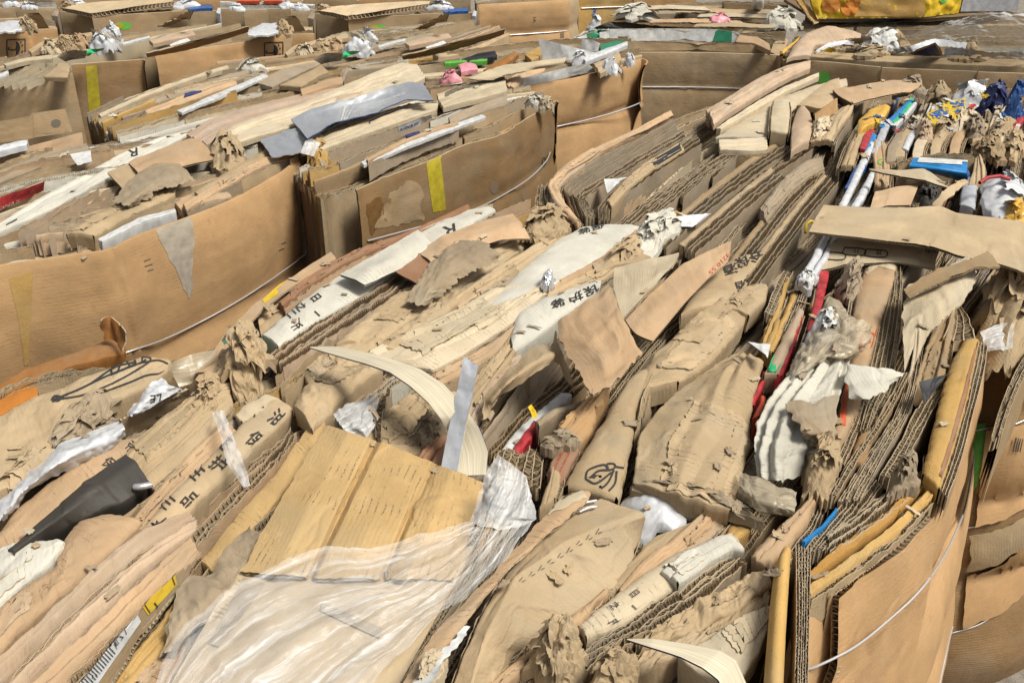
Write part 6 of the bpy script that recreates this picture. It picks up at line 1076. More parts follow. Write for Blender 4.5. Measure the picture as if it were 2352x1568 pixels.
fb('brown board standing inside the front rim of the left hand bale', [(420, 470), (520, 410), (600, 365), (660, 352)], [(428, 480), (528, 420), (610, 376), (668, 360)], 'orange_tan', 2.0, bulge=.003)
fb('rumpled tan fold at the right front corner of the left hand bale', [(400, 462), (440, 445), (520, 440)], [(415, 480), (460, 468), (530, 450)], 'orange_tan', 1.0, crump=.005)
wad('waxed_paper', 'yellowish waxed paper scrap at the right corner of the left hand bale', 'waxed paper', 735, 358, 26, 28, 60, M['gold'], 1, .04, .010, 14)
skin('clear_wrap', 'clear wrapper peeling at the right corner of the left hand bale', 'plastic wrap', [[(690, 352, 4), (700, 325, 7), (716, 318, 8)], [(720, 360, 3), (735, 330, 6), (750, 335, 5)]], M['clearfilm'], 1, crump=.004, res=3)
cs('corrugated board edges with a white label at the far left', [(-30, 440), (80, 395), (164, 362), (246, 331)], [(-30, 462), (90, 418), (178, 380), (262, 345)], 4, 'kraft', 2.0, depth=.12, pitch=.012)
skin('label', 'white paper label folded over the board edges at the far left', 'label', [[(161, 356, 5), (208, 346, 5)], [(178, 379, 4), (211, 371, 4)]], M['white'], 1, wr=.001, res=3)
fb('grey ribbed board lying behind the labelled board edges', [(-30, 400), (60, 365), (150, 335), (196, 328)], [(-30, 432), (80, 388), (170, 355), (205, 345)], 'grey_card', 1.5, bulge=.004, rub=None) if 0 else fb('grey ribbed board lying behind the labelled board edges', [(-30, 400), (60, 365), (150, 335), (196, 328)], [(-30, 432), (80, 388), (170, 355), (205, 345)], 'grey_card', 1.5, bulge=.004)
sheet('carton_board', 'tan board face standing at the far left behind the grey ribbed board', 'carton board', standing([(-30, 362), (90, 330), (188, 304)], [(-30, 395, -4), (95, 362, -4), (192, 334, -4)]), M['orange_tan'], 3, res=4, px=False)
rd = sheet('red_carton', 'dark red carton with pale letters at the left margin', 'carton', [[(-40, 470, 1), (40, 440, 2), (102, 416, 2)], [(-40, 500, -3), (40, 466, -2), (100, 438, -2)]], M['red'], 2, res=4)
text(rd, "ONA'S", (-6, 486), (17, -7), (4, -14), M['pale'], bold=0)
fl_ = sheet('box_flap', 'brown box flap with a dark hexagon mark at the left margin', 'box flap', standing([(-20, 282, 8), (75, 266, 8), (76, 260, 8), (150, 250, 8)], [(-20, 330, 1), (75, 318, 1), (80, 316, 1), (167, 304, 1)]), M['side_brown'], 2, th=.006, res=4, px=False)
blob(fl_, 'hexagon_mark', [(118, 278), (128, 274), (138, 278), (138, 288), (128, 293), (118, 288)], M['greyprint'])
fb('white plastic roll at the left margin under the brown flap', [(-20, 340), (30, 325), (62, 320)], [(-20, 352), (32, 337), (62, 330)], 'whiteplastic', 4, bulge=.012, name='plastic_roll', cat='plastic roll')
# ------------------------------------------------------------ bales with long strips, centre left
fb('long grey corrugated slab along the top of the strip bale', [(270, 256), (400, 212), (500, 178), (560, 160)], [(282, 272), (412, 228), (520, 192), (600, 170)], 'grey_card', 3, bulge=.002, r=.003)
fb('long white board lying in the strip bale', [(405, 254), (480, 222), (560, 188), (604, 170)], [(418, 258), (492, 228), (572, 194), (616, 174)], 'white', 4, bulge=.003, name='white_board', cat='white board', depth=.012, r=.002)
fb('long tan bar beside the white board in the strip bale', [(334, 254), (420, 220), (490, 195), (535, 183)], [(340, 266), (430, 232), (500, 207), (545, 192)], 'orange_tan', 3.5, bulge=.005)
wad('white_roll', 'torn white paper roll at the back of the strip bale', 'paper roll', 574, 152, 28, 9, -20, M['white_card'], 4, .04, .008, 18)
fb('tan board rim along the back of the strip bale', [(225, 262), (330, 215), (440, 175), (520, 150)], [(232, 268), (336, 221), (446, 181), (526, 156)], 'pale', 3, bulge=.002)
fb('blue edged paper in the strip bale', [(424, 214), (440, 210), (462, 206)], [(424, 220), (442, 216), (462, 211)], 'navy', 4, bulge=0, name='blue_carton', cat='carton')
fb('large pink beige folded board streaked with fine red dashes', [(428, 302), (485, 266), (620, 226), (760, 198), (850, 186)], [(475, 338), (540, 300), (640, 272), (760, 240), (840, 215)], 'pink_rub', 4, bulge=.012, res=4)
fb('long pale printed board with rows of worn lines behind the silver sheet', [(519, 300), (533, 285), (700, 232), (850, 168), (915, 142), (955, 146)], [(552, 328), (600, 312), (720, 280), (850, 240), (920, 208), (978, 180)], 'pale_rub', 5, bulge=.008, res=4, rend=.008)
sv = sheet('silver_sheet', 'glossy silver printed sheet with a notched corner across the middle bale', 'silver sheet', [[(668, 273, 7), (720, 248, 8), (840, 218, 9), (935, 187, 10), (972, 192, 10)], [(682, 290, 7), (730, 270, 6), (850, 238, 6), (935, 212, 8), (985, 212, 10)], [(706, 318, 8), (770, 282, 8), (870, 256, 8), (930, 228, 8), (996, 230, 9)]], M['silver'], 1, th=.004, flute=False, wr=.003, edge=M['navy'], res=4)
text(sv, 'PRODUCT OF AUSTRALIA', (802, 266), (11, -4.2), (4, -10), M['white'], bold=0, cuts=3); text(sv, 'QUEENSLAND 4347, AUSTRALIA', (760, 290), (9.5, -3.8), (4, -9), M['white'], bold=0, cuts=3)
sheet('silver_sheet', 'crumpled lower end of a silver sheet above the corner of the left hand bale', 'silver sheet', [[(598, 322, 5), (660, 298, 6), (690, 290, 6)], [(625, 362, 3), (690, 350, 4), (745, 312, 4)]], M['silver'], 1, th=.003, flute=False, crump=.003, cf=20, rag=.004, res=3)
tb2 = fb('tan carton with worn print and a thin blue line under the silver sheet', [(690, 338), (760, 300), (860, 262), (940, 236), (1004, 232)], [(740, 348), (800, 325), (900, 290), (960, 270), (1004, 255)], 'pale_rub', 5, bulge=.004, cat='carton', name='printed_carton')
strokes(tb2, 'blue_line', [[(850, 285), (852, 278), (900, 258), (938, 246)]], 2.5, M['navy'])
fb('worn board with a black scuffed band right of the silver sheet', [(1004, 212), (1060, 192), (1110, 180), (1158, 172)], [(1018, 250), (1060, 240), (1120, 225), (1166, 212)], 'pale_rub', 6, bulge=.004, r=.004)
decal(SURFOBJ('folded_box'), 'black_scuff', [[(1020, 212), (1080, 190), (1154, 174)], [(1022, 222), (1082, 202), (1158, 184)]], M['greyprint'], n=(20, 5), rag=4)
fb('narrow grey board in front of the scuffed board', [(1030, 272), (1090, 245), (1160, 222)], [(1036, 284), (1096, 258), (1166, 236)], 'grey_card', 4, bulge=.002)
fb('long white strip along the top of the yellow taped bale', [(828, 372), (920, 330), (1020, 292), (1105, 262)], [(836, 378), (930, 338), (1030, 300), (1116, 268)], 'white', 4.5, bulge=.004, name='white_board', cat='white board', depth=.012, r=.002)
fb('long tan bar along the top of the yellow taped bale', [(836, 362), (920, 318), (1000, 288), (1042, 278)], [(845, 372), (930, 328), (1010, 298), (1052, 286)], 'orange_tan', 5, bulge=.006)
lbp = sheet('white_label_carton', 'white carton edge printed with dark capitals between silver sheet and white strip', 'carton', [[(912, 290, 7), (960, 272, 7.5), (990, 262, 7.5)], [(918, 304, 4), (960, 290, 4), (992, 272, 4)]], M['white'], 2, th=.004, flute=False, res=3)
text(lbp, 'PLATINUM BEEF', (918, 302), (6.2, -2.4), (2, -10), M['navy'], bold=.01, cuts=3)
fb('blue carton edge left of the white strip on the yellow taped bale', [(932, 308), (948, 303), (962, 300)], [(936, 314), (950, 309), (964, 305)], 'navy', 5.5, bulge=0, name='blue_carton', cat='carton')
for i, (cx, cy) in enumerate(((1228, 232), (1256, 240))): wad('torn_paper', ['pale torn paper tuft', 'yellowish torn paper tuft'][i] + ' at the far corner of the yellow taped bale', 'torn paper', cx, cy, 20, 9, -30, M[['white_card', 'pale'][i]], 3, .03, .012, 30)
decal(pF, 'yellow_tape', [[(978, 366), (1010, 356)], [(984, 420), (1017, 412)], [(994, 488), (1024, 482)]], M['tape_yellow'], n=(8, 14))
decal(pF, 'torn_layer', [[(930, 420), (945, 412)], [(900, 440), (970, 430)], [(880, 480), (968, 470)], [(865, 525), (972, 505)]], M['side_brown'], n=(14, 14), rag=6)
decal(pF, 'wet_stain', [[(838, 470), (880, 450)], [(845, 520), (876, 500)], [(850, 545), (866, 525)]], M['stain'], n=(8, 8), rag=4, lift=.0008)
for (cx, cy) in ((1134, 430), (1207, 448)):
    an = np.linspace(0, 6.283, 14)[:-1]; blob(pF, 'hand_hole_shade', [(cx + 9 * math.cos(a), cy + 15 * math.sin(a)) for a in an], M['dark_card'])  # flat dark discs paint the shade inside the holes
for (cx, cy) in ((1274, 258), (1249, 372)):
    an = np.linspace(0, 6.283, 12); strokes(pF, 'printed_ring', [[(cx + 4 * math.cos(a), cy + 10 * math.sin(a)) for a in an]], 2, M['ink'])
# ------------------------------------------------------------ smooth tan bale and its cartons
wad('pink_plastic', 'crumpled pink plastic bag on the bale behind the silver sheet', 'plastic bag', 1036, 180, 26, 10, 15, M['pinkplastic'], 2, .07, .014, 16, leaves=6)
sheet('box_flap', 'long kraft flap with a dark mouth on the smooth tan bale', 'box flap', [[(1076, 180, 7), (1151, 150, 9), (1240, 140, 10), (1301, 132, 10)], [(1100, 184, 6), (1160, 162, 8), (1240, 150, 9), (1298, 140, 9)], [(1134, 184, 5), (1160, 172, 7), (1240, 158, 7), (1294, 150, 7)]], M['pale'], 2, th=.006, res=4)
fb('rounded brown carton sleeve under the long kraft flap', [(1150, 195), (1180, 172), (1220, 158), (1250, 154)], [(1178, 200), (1200, 185), (1225, 172), (1252, 162)], 'orange_tan', 3, bulge=.03, name='carton_sleeve', cat='carton')
wc = sheet('white_carton', 'long white carton side leaning on the rim of the smooth tan bale', 'carton', standing([(1173, 186, 5), (1260, 166, 6), (1349, 146, 7), (1362, 156, 6)], [(1173, 203, 0), (1260, 188, 0), (1330, 172, 0), (1368, 165, 0)]), M['white'], 2, th=.004, res=3, px=False)
strokes(wc, 'black_bar', [[(1177, 190), (1179, 198)]], 3, M['ink'])
sheet('white_carton', 'white triangular carton panel standing on the smooth tan bale', 'carton', standing([(1236, 88, 14), (1290, 102, 13), (1377, 124, 8)], [(1247, 140, 3), (1310, 138, 4), (1377, 132, 5)]), M['white'], 1, th=.004, flute=False, res=3, px=False)
sheet('white_carton', 'small white carton tab right of the triangular panel', 'carton', standing([(1336, 90, 10), (1360, 92, 11), (1378, 100, 10)], [(1335, 116, 4), (1356, 118, 4), (1374, 119, 4)]), M['white'], 1, th=.004, flute=False, res=3, px=False)
fb('white rolled sheet lying behind the torn corner of the smooth tan bale', [(1334, 132), (1390, 112), (1440, 95)], [(1345, 140), (1400, 120), (1442, 102)], 'whiteplastic', 6, bulge=.012, name='paper_roll', cat='paper roll')
fb('brown boards behind the white rolled sheet', [(1360, 150), (1400, 132), (1420, 122)], [(1380, 168), (1410, 150), (1428, 136)], 'kraft', 4)
for i, (cx, cy, rx, ry) in enumerate(((1332, 140, 20, 14), (1404, 154, 24, 11), (1446, 136, 12, 9))):
    wad('white_plastic', ['crumpled clear white plastic behind the white carton side', 'white plastic bag peeping over the rim of the smooth tan bale', 'white cap by the torn corner of the smooth tan bale'][i], 'plastic bag', cx, cy, rx, ry, -20, M['whiteplastic'], 3, .05, .010, 14)
fb('kraft carton corner left of the white triangular panel', [(1205, 125), (1225, 112), (1240, 106)], [(1222, 140), (1240, 130), (1250, 118)], 'gold', 5, cat='carton', name='kraft_carton')
fb('orange brown rolled strip on the bale behind the pink bag', [(1110, 160), (1150, 138), (1180, 116)], [(1128, 164), (1165, 145), (1192, 124)], 'bark', 5, bulge=.01, name='rolled_board', cat='rolled board')
fb('small pink and white rolled carton left of the orange brown strip', [(1052, 148), (1070, 142), (1090, 146)], [(1060, 164), (1078, 160), (1098, 158)], 'pinkplastic', 4, bulge=.02, cat='carton', name='rolled_carton')
fb('lime green plastic strip behind the pink bag', [(1020, 141), (1070, 137), (1118, 135)], [(1022, 145), (1072, 141), (1118, 139)], 'lime', 4, bulge=0, name='plastic_strip', cat='plastic strip')
fb('black plastic tray behind the lime green strip', [(1060, 135), (1100, 122), (1136, 116)], [(1075, 142), (1110, 134), (1142, 128)], 'black', 4, bulge=.004, name='plastic_tray', cat='tray')
fb('grey board box behind the long pale printed board', [(780, 168), (790, 155), (860, 148), (930, 140)], [(790, 190), (800, 165), (870, 158), (935, 148)], 'grey_card', 4, bulge=.002, depth=.2)
for i, (L, Rr, lab) in enumerate((([(588, 190), (640, 160), (700, 145), (724, 142)], [(625, 200), (680, 172), (730, 150), (736, 148)], 'grey torn board bundle in front of the umbrella carton'), ([(640, 196), (700, 168), (735, 150)], [(690, 200), (735, 172), (756, 165)], 'kraft board with a burst folded end in front of the umbrella carton'), ([(690, 205), (740, 186), (784, 176)], [(694, 218), (745, 200), (788, 190)], 'tan board edge in front of the grey board box'))):
    fb(lab, L, Rr, ['grey_card', 'kraft', 'orange_tan'][i], 3 + i, bulge=.008, crump=.002)
# ------------------------------------------------------------ square-on bale
wgs = sheet('white_green_carton', 'long white carton with a green band standing behind the square front of the wired bale', 'carton', standing([(1400, 67, 11), (1500, 66, 11), (1640, 67, 11), (1690, 73, 9), (1732, 98, 2)], [(1400, 94, 1), (1500, 95, 1), (1640, 97, 1), (1690, 99, 1), (1734, 102, 1)]), M['white'], 1, th=.005, res=4, px=False)
decal(wgs, 'green_band', [[(1645, 67), (1682, 72)], [(1637, 96), (1680, 97)]], M['green'], n=(5, 6))
ge_ = sheet('white_green_carton', 'short white carton end with a green patch left of the long white carton', 'carton', standing([(1310, 92, 6), (1345, 72, 10), (1400, 66, 11)], [(1312, 96, 2), (1346, 92, 2), (1402, 94, 1)]), M['white'], 1, th=.005, rag=.003, res=3, px=False)
decal(ge_, 'green_patch', [[(1346, 72), (1376, 68)], [(1350, 92), (1378, 93)]], M['green'], n=(5, 5))
fb('green printed carton edge above the torn corner of the smooth tan bale', [(1378, 104), (1410, 94), (1440, 90)], [(1380, 116), (1412, 116), (1440, 114)], 'green', 3, cat='carton', name='green_carton', bulge=.004)
skin('black_plastic', 'black plastic sheeting behind the long white carton', 'plastic sheet', [[(1360, 66, 6), (1400, 50, 9), (1440, 52, 9), (1500, 58, 8), (1556, 62, 6)], [(1380, 68, 4), (1420, 66, 5), (1460, 66, 5), (1510, 66, 5), (1560, 66, 4)]], M['blackwrap'], 0, crump=.008, cf=14, res=3)
wad('white_plastic', 'clump of clear plastic at the end of the black sheeting', 'plastic bag', 1366, 56, 16, 14, 0, M['whiteplastic'], 4, .08, .014, 10)
wad('white_paper', 'pile of crushed off white paper on the square front bale', 'paper scrap', 1465, 34, 50, 12, 5, M['white_card'], 4, .10, .02, 9)
sheet('carton_board', 'brown board standing just behind the square front of the wired bale', 'carton board', standing([(1441, 95, 7), (1600, 97, 7), (1766, 104, 7)], [(1441, 118, 0), (1600, 118, 0), (1770, 124, 0)]), M['side_brown'], 0, th=.006, res=5, px=False)
fb('folded brown board with a rounded right end on the square front bale', [(1700, 80), (1740, 84), (1766, 100)], [(1690, 96), (1730, 100), (1770, 118)], 'orange_tan', 5, bulge=.02)
for i, (x, y, l) in enumerate(((1500, 45, 200), (1560, 22, 180), (1610, 32, 150), (1600, 55, 170), (1480, 14, 140))):
    sheet('flat_board', ['lowest but one', 'upper', 'middle right', 'lowest', 'topmost'][i] + ' flat board of the pile on the square front bale', 'flat board', [[(x, y, 6), (x + l * .5, y - 2, 7), (x + l, y + 2, 6)], [(x - 8, y + 7, 5), (x + l * .5, y + 7, 6), (x + l + 10, y + 10, 5)]], M[['orange_tan', 'kraft', 'pale', 'kraft', 'pale'][i]], i * 1.2, th=.012, rag=.004, res=4)
wad('foil_scrap', 'red and blue foil scrap on the flat boards of the square front bale', 'foil', 1655, 41, 22, 6, 10, M['pinkplastic'], 9, .03, .01, 14)
wad('white_plastic', 'heap of clear and white plastic right of the flat boards', 'plastic bag', 1800, 48, 40, 14, 0, M['white_card'], 5, .08, .016, 9)
tub_ = MB(); tube(Ps([(1740, 14, 6), (1741, 6, 14), (1742, -1, 20)]), np.array([.045, .04, .015]), tub_, 12); tag(tub_.build('white_bottle', M['whiteplastic']), 'white plastic bottle top at the upper edge', 'bottle')
fb('thick folded board ends closing the right end of the square front bale', [(1768, 120), (1775, 100), (1790, 85)], [(1798, 132), (1805, 110), (1812, 92)], 'kraft', 0, depth=.7, plies=0)
fb('crushed brown paper edge in the gap left of the upper right bale', [(1800, 128), (1812, 110), (1822, 96)], [(1816, 134), (1828, 118), (1836, 104)], 'side_brown', -4, depth=.7, plies=0)
# ------------------------------------------------------------ upper right corner
yb = np.array([P(1876, 44, 8), P(2126, 40, 8), P(2206, 30, 8)]); h_ = np.array([0, 0, .5])
yx = sheet('yellow_carton', 'big bright yellow fruit carton lying across the upper right corner', 'carton', [np.stack([yb[0] + h_ + np.array([-.25, 0, 0]), yb[1] + h_, yb[2] + h_]), yb], M['yellow'], 0, px=False, th=.02, res=5, wr=.012, crump=.006, cf=6, sharp=True)
decal(yx, 'gold_panel', [[(1960, 0), (2124, 0)], [(1962, 38), (2124, 38)]], M['gold'], n=(12, 6), lift=.004)
for i, (cx, cy, r_) in enumerate(((1908, 12, 22), (1950, 20, 20), (1960, 2, 16))):
    an = np.linspace(0, 6.283, 13)[:-1]; blob(yx, 'printed_fruit', [(cx + r_ * math.cos(a), cy + r_ * .8 * math.sin(a)) for a in an], M['orange'], lift=.006 + .001 * i)
an = np.linspace(0, 6.283, 9)[:-1]; blob(yx, 'printed_leaf', [(2166 + 9 * math.cos(a), 2 + 6 * math.sin(a)) for a in an], M['lime'], lift=.006)
wb_ = np.array([P(2206, 27, 9), P(2270, 26, 9), P(2336, 26, 9)])
sheet('white_carton', 'plain white end panel beside the yellow carton in the upper right', 'carton', [wb_ + h_, wb_], M['grey'], 0, px=False, th=.02, res=5)
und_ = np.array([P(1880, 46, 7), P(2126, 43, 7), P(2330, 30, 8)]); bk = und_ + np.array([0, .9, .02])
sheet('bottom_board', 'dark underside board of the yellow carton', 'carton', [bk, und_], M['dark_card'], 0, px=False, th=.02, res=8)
sheet('torn_flap', 'dark torn flap hanging at the left end of the yellow carton', 'torn flap', [[(1826, -4, 22), (1840, -6, 22)], [(1850, 30, 12), (1866, 26, 12)], [(1872, 57, 5), (1884, 50, 6)]], M['gold'], 0, th=.01, rag=.006, res=4)
fb('plump kraft bag bent over the left end of the upper right bale', [(1806, 134), (1822, 105), (1846, 78), (1900, 58), (1975, 78)], [(1862, 130), (1868, 112), (1876, 102), (1910, 100), (1978, 90)], 'pink', 5, name='kraft_bag', cat='paper bag', bulge=.05, crump=.004, cf=12, ripple=.006, rp=.04, res=4)
skin('yellow_tie', 'yellow plastic ribbon tied at the gap left of the upper right bale', 'ribbon', [[(1791, 118, 4), (1797, 117, 5), (1838, 84, 8)], [(1790, 126, 3), (1800, 124, 4), (1834, 92, 7)]], M['yellowfilm'], 1, crump=.006, res=3)
skin('yellow_tie', 'hanging tail of the yellow ribbon at the gap left of the upper right bale', 'ribbon', [[(1791, 118, 4), (1790, 140, -8), (1793, 160, -16)], [(1799, 118, 4), (1800, 142, -8), (1800, 162, -16)]], M['yellowfilm'], 1, crump=.006, res=3)
for lab, rows, mt in (('thin white plastic ribbon trailing left on the upper right bale', [[(1866, 122, 5), (1900, 100, 8), (1935, 92, 9), (1962, 96, 8)], [(1870, 124, 4), (1905, 110, 6), (1936, 102, 7), (1960, 104, 6)]], 'whiteplastic'), ('long wavy white plastic sheet on the upper right bale', [[(2050, 112, 8), (2090, 106, 9), (2140, 90, 11), (2180, 92, 10), (2222, 98, 8)], [(2060, 122, 5), (2100, 118, 6), (2150, 106, 8), (2185, 108, 7), (2216, 114, 5)]], 'whiteplastic'), ('lilac white plastic streaked with red at the right margin of the upper right bale', [[(2170, 112, 8), (2210, 110, 9), (2280, 122, 8), (2380, 116, 8)], [(2168, 128, 4), (2220, 126, 5), (2290, 132, 4), (2390, 134, 4)]], 'whiteplastic')):
    skin('plastic_sheet', lab, 'plastic sheet', rows, M[mt], 1, crump=.014, cf=14, res=3)
wad('white_tissue', 'twisted white tissue in the middle of the upper right bale', 'tissue', 2030, 98, 42, 14, -10, M['white'], 6, .08, .018, 12)
bt = skin('blue_carton', 'dark blue triangular carton corner with a gold border on the upper right bale', 'carton', [[(2085, 124, 3), (2110, 112, 8), (2148, 98, 13)], [(2110, 128, 2), (2130, 124, 5), (2160, 112, 8)], [(2130, 130, 1), (2145, 129, 1), (2166, 129, 1)]], M['navy'], 2, wr=.001, res=3)
strokes(bt, 'gold_border', [[(2088, 123), (2146, 100)], [(2150, 101), (2164, 127)]], 4, M['gold'])
sheet('torn_board', 'grey brown torn board standing in the upper right bale', 'torn board', [[(1950, 94, 7), (2010, 78, 11), (2050, 64, 14)], [(1960, 102, 4), (2020, 96, 7), (2064, 76, 10)]], M['grey_card'], 2, rag=.006, res=4)
sheet('torn_board', 'folded brown board right of the white tissue', 'torn board', [[(2062, 66, 13), (2076, 80, 10), (2092, 104, 5)], [(2050, 76, 11), (2060, 92, 7), (2068, 108, 4)]], M['kraft'], 2, res=4)
for i, (cx, cy, rx, ry) in enumerate(((2010, 120, 34, 7), (2235, 104, 16, 8), (2240, 130, 40, 6), (1955, 108, 30, 8))):
    wad('torn_carton', ['flat crumpled kraft scrap near the front rim of the upper right bale', 'torn board tuft right of the wavy white plastic', 'kraft scrap under the lilac plastic', 'folded brown paper left of the white tissue'][i], 'torn paper', cx, cy, rx, ry, -5, M['kraft'], 3, .05, .012, 14)
skin('yellow_scrap', 'yellow green scrap behind the front rim of the upper right bale', 'paper scrap', [[(1888, 118, 4), (1905, 108, 6)], [(1910, 122, 2), (1918, 114, 4)]], M['yellow'], 2, res=3)
skin('plastic_film', 'big sheet of clear film heaped on the upper right bale', 'plastic film', [[(2080, 84, 6), (2140, 62, 14), (2200, 45, 22), (2270, 26, 30), (2330, 30, 30), (2420, 40, 28)], [(2110, 90, 6), (2180, 70, 14), (2240, 60, 18), (2300, 52, 22), (2360, 60, 20), (2430, 70, 18)], [(2140, 98, 5), (2220, 92, 8), (2290, 96, 9), (2350, 104, 8), (2440, 110, 8)]], M['clearfilm'], 1, crump=.02, cf=8, fan=(.02, .08), res=4)
an = np.linspace(0, 6.283, 9)[:-1]; blob(pD, 'printed_leaf', [(1890 + 18 * math.cos(a), 178 + 14 * math.sin(a)) for a in an], M['lime'])
strokes(pD, 'green_print', [[(1815, 152), (1815, 160)], [(1820, 152), (1820, 160)]], 2, M['green'])
# ------------------------------------------------------------ upper left
decal(pI2, 'yellow_tape', [[(197, 153), (222, 150)], [(203, 240), (230, 236)], [(206, 262), (232, 258)]], M['tape_yellow'], n=(6, 14))
cs('torn ragged board ends on the left edge bale', [(-10, 190), (50, 160), (85, 142)], [(60, 190), (110, 170), (150, 146)], 4, 'pale', 4, depth=.035, pitch=.02, rag=.004)
fb('kraft board with a burst fold on the left edge bale', [(100, 176), (125, 155), (145, 140)], [(155, 178), (160, 165), (163, 152)], 'kraft', 5, crump=.004)
fb('white carton edge at the left margin on the left edge bale', [(-20, 172), (0, 168), (18, 162)], [(-20, 180), (2, 176), (20, 168)], 'white', 5, cat='carton', name='white_carton')
fb('green streaked clear plastic at the left edge behind the torn board ends', [(8, 146), (60, 132), (118, 126)], [(12, 150), (64, 138), (120, 134)], 'pale', 5, name='plastic_strip', cat='plastic strip')
for i, (dx, dy, wh_) in enumerate(((0, 0, 'at the upper left'), (588, 6, 'at the upper centre'))):
    wad('white_plastic', 'crumpled white plastic bag heaped on the boards ' + wh_, 'plastic bag', 232 + dx, 100 + dy, 30, 16, -25, M['whiteplastic'], 6, .16, .03, 7)
    wad('white_plastic', 'second, higher lobe of white plastic ' + wh_, 'plastic bag', 258 + dx, 80 + dy, 18, 12, 20, M['whiteplastic'], 8, .12, .02, 9)
    skin('clear_wrap', 'stiff clear plastic wrapper lying over the white plastic ' + wh_, 'plastic wrap', [[(206 + dx, 66 + dy, 22), (236 + dx, 72 + dy, 22), (282 + dx, 88 + dy, 16)], [(212 + dx, 74 + dy, 20), (240 + dx, 82 + dy, 20), (276 + dx, 96 + dy, 14)]], M['brownfilm'], 0, crump=.01, res=3)
    skin('green_plastic', 'bright green plastic scrap below the white plastic ' + wh_, 'plastic scrap', [[(195 + dx, 127 + dy, 5), (204 + dx, 113 + dy, 7), (240 + dx, 112 + dy, 7)], [(200 + dx, 130 + dy, 3), (214 + dx, 122 + dy, 5), (236 + dx, 116 + dy, 5)]], M['bright_green'], 2, crump=.006, res=3)
    sheet('white_carton', 'pale grey carton edge left of the green scrap ' + wh_, 'carton', [[(133 + dx, 132 + dy, 6), (160 + dx, 118 + dy, 8), (200 + dx, 118 + dy, 8)], [(150 + dx, 142 + dy, 2), (165 + dx, 138 + dy, 2), (196 + dx, 134 + dy, 2)]], M['grey'], 2, res=3)
    fb('white board edge running right from the white plastic ' + wh_, [(280 + dx, 98 + dy), (310 + dx, 90 + dy), (342 + dx, 82 + dy)], [(282 + dx, 102 + dy), (312 + dx, 94 + dy), (344 + dx, 86 + dy)], 'white', 6, name='white_board', cat='white board', depth=.012, r=.002, bulge=.004)
    skin('white_card', 'white card lying on the boards ' + wh_, 'card', [[(389 + dx, 103 + dy, 6), (430 + dx, 88 + dy, 8)], [(397 + dx, 110 + dy, 5), (438 + dx, 93 + dy, 7)]], M['white'], 2, res=3)
    sheet('jutting_board', 'dark brown board jutting out to the right over the gap ' + wh_, 'board', [[(335 + dx, 124 + dy, 6), (400 + dx, 108 + dy, 8), (475 + dx, 90 + dy, 12), (572 + dx, 62 + dy, 16)], [(338 + dx, 132 + dy, 2), (420 + dx, 118 + dy, 4), (490 + dx, 100 + dy, 8), (570 + dx, 74 + dy, 12)]], M['side_dark'], 2, th=.008, res=4)
    fb('pinkish board lying on the boards left of the white card ' + wh_, [(342 + dx, 92 + dy), (390 + dx, 78 + dy), (440 + dx, 70 + dy)], [(352 + dx, 100 + dy), (400 + dx, 90 + dy), (450 + dx, 80 + dy)], 'pink', 7, bulge=.004)
    sheet('torn_flap', 'ragged torn brown flap curling up ' + wh_, 'torn flap', [[(358 + dx, 64 + dy, 8), (410 + dx, 40 + dy, 14), (444 + dx, 22 + dy, 20)], [(390 + dx, 62 + dy, 6), (420 + dx, 46 + dy, 11), (436 + dx, 44 + dy, 14)]], M['side_brown'], 2, rag=.01, res=3)
    fb('long brown board rim at the back of the loose boards ' + wh_, [(66 + dx, 115 + dy), (90 + dx, 98 + dy), (145 + dx, 84 + dy), (210 + dx, 74 + dy)], [(72 + dx, 122 + dy), (96 + dx, 106 + dy), (150 + dx, 90 + dy), (212 + dx, 80 + dy)], 'kraft', 6, bulge=.002)
    for j, (x, y, mt) in enumerate(((110, 112, 'pale'), (150, 104, 'kraft'), (180, 100, 'orange_tan'))):
        wad('torn_carton', ['pale', 'brown', 'tan'][j] + ' torn carton end among the loose boards ' + wh_, 'torn board', x + dx, y + dy, 20, 10, -15, M[mt], 4, .08, .014, 10)
    # the big cartons behind
    sheet('wavy_board', 'wavy sheet of pale board covering the big cartons ' + wh_, 'cardboard sheet', [[(150 + dx, 12 + dy, 6), (225 + dx, 5 + dy, 6), (300 + dx, 0 + dy, 6), (375 + dx, -3 + dy, 6), (400 + dx, -2 + dy, 6)], [(133 + dx, 18 + dy, 4), (172 + dx, 23 + dy, 3), (215 + dx, 32 + dy, 1), (312 + dx, 15 + dy, 4), (396 + dx, 4 + dy, 5)]], M['pale_smooth'], 1, th=.03, pitch=.03, res=4)
    an = np.linspace(0, 6.283, 11)[:-1]; p2 = BALES['LM'[i] + 'p'][1]
    blob(p2, 'green_logo', [(282 + dx + 21 * math.cos(a), 60 + dy + 9 * math.sin(a)) for a in an], M['lime']); blob(p2, 'yellow_logo', [(272 + dx + 11 * math.cos(a), 60 + dy + 7 * math.sin(a)) for a in an], M['tape_yellow'], lift=.004)
    fb('dark blue carton lid at the right end of the big cartons ' + wh_, [(430 + dx, 18 + dy), (460 + dx, 13 + dy), (486 + dx, 12 + dy)], [(432 + dx, 22 + dy), (462 + dx, 19 + dy), (488 + dx, 18 + dy)], 'blue', 5, cat='carton', name='blue_carton', depth=.02)
    wad('white_plastic', 'white plastic sheet rumpled on the big cartons ' + wh_, 'plastic bag', 425 + dx, 8 + dy, 28, 6, -10, M['whiteplastic'], 6, .12, .02, 8)
    fb('upright white board closing the right end of the big cartons ' + wh_, [(496 + dx, 30 + dy), (500 + dx, 18 + dy)], [(505 + dx, 32 + dy), (507 + dx, 20 + dy)], 'whiteplastic', 4, depth=.35, name='white_board', cat='white board')
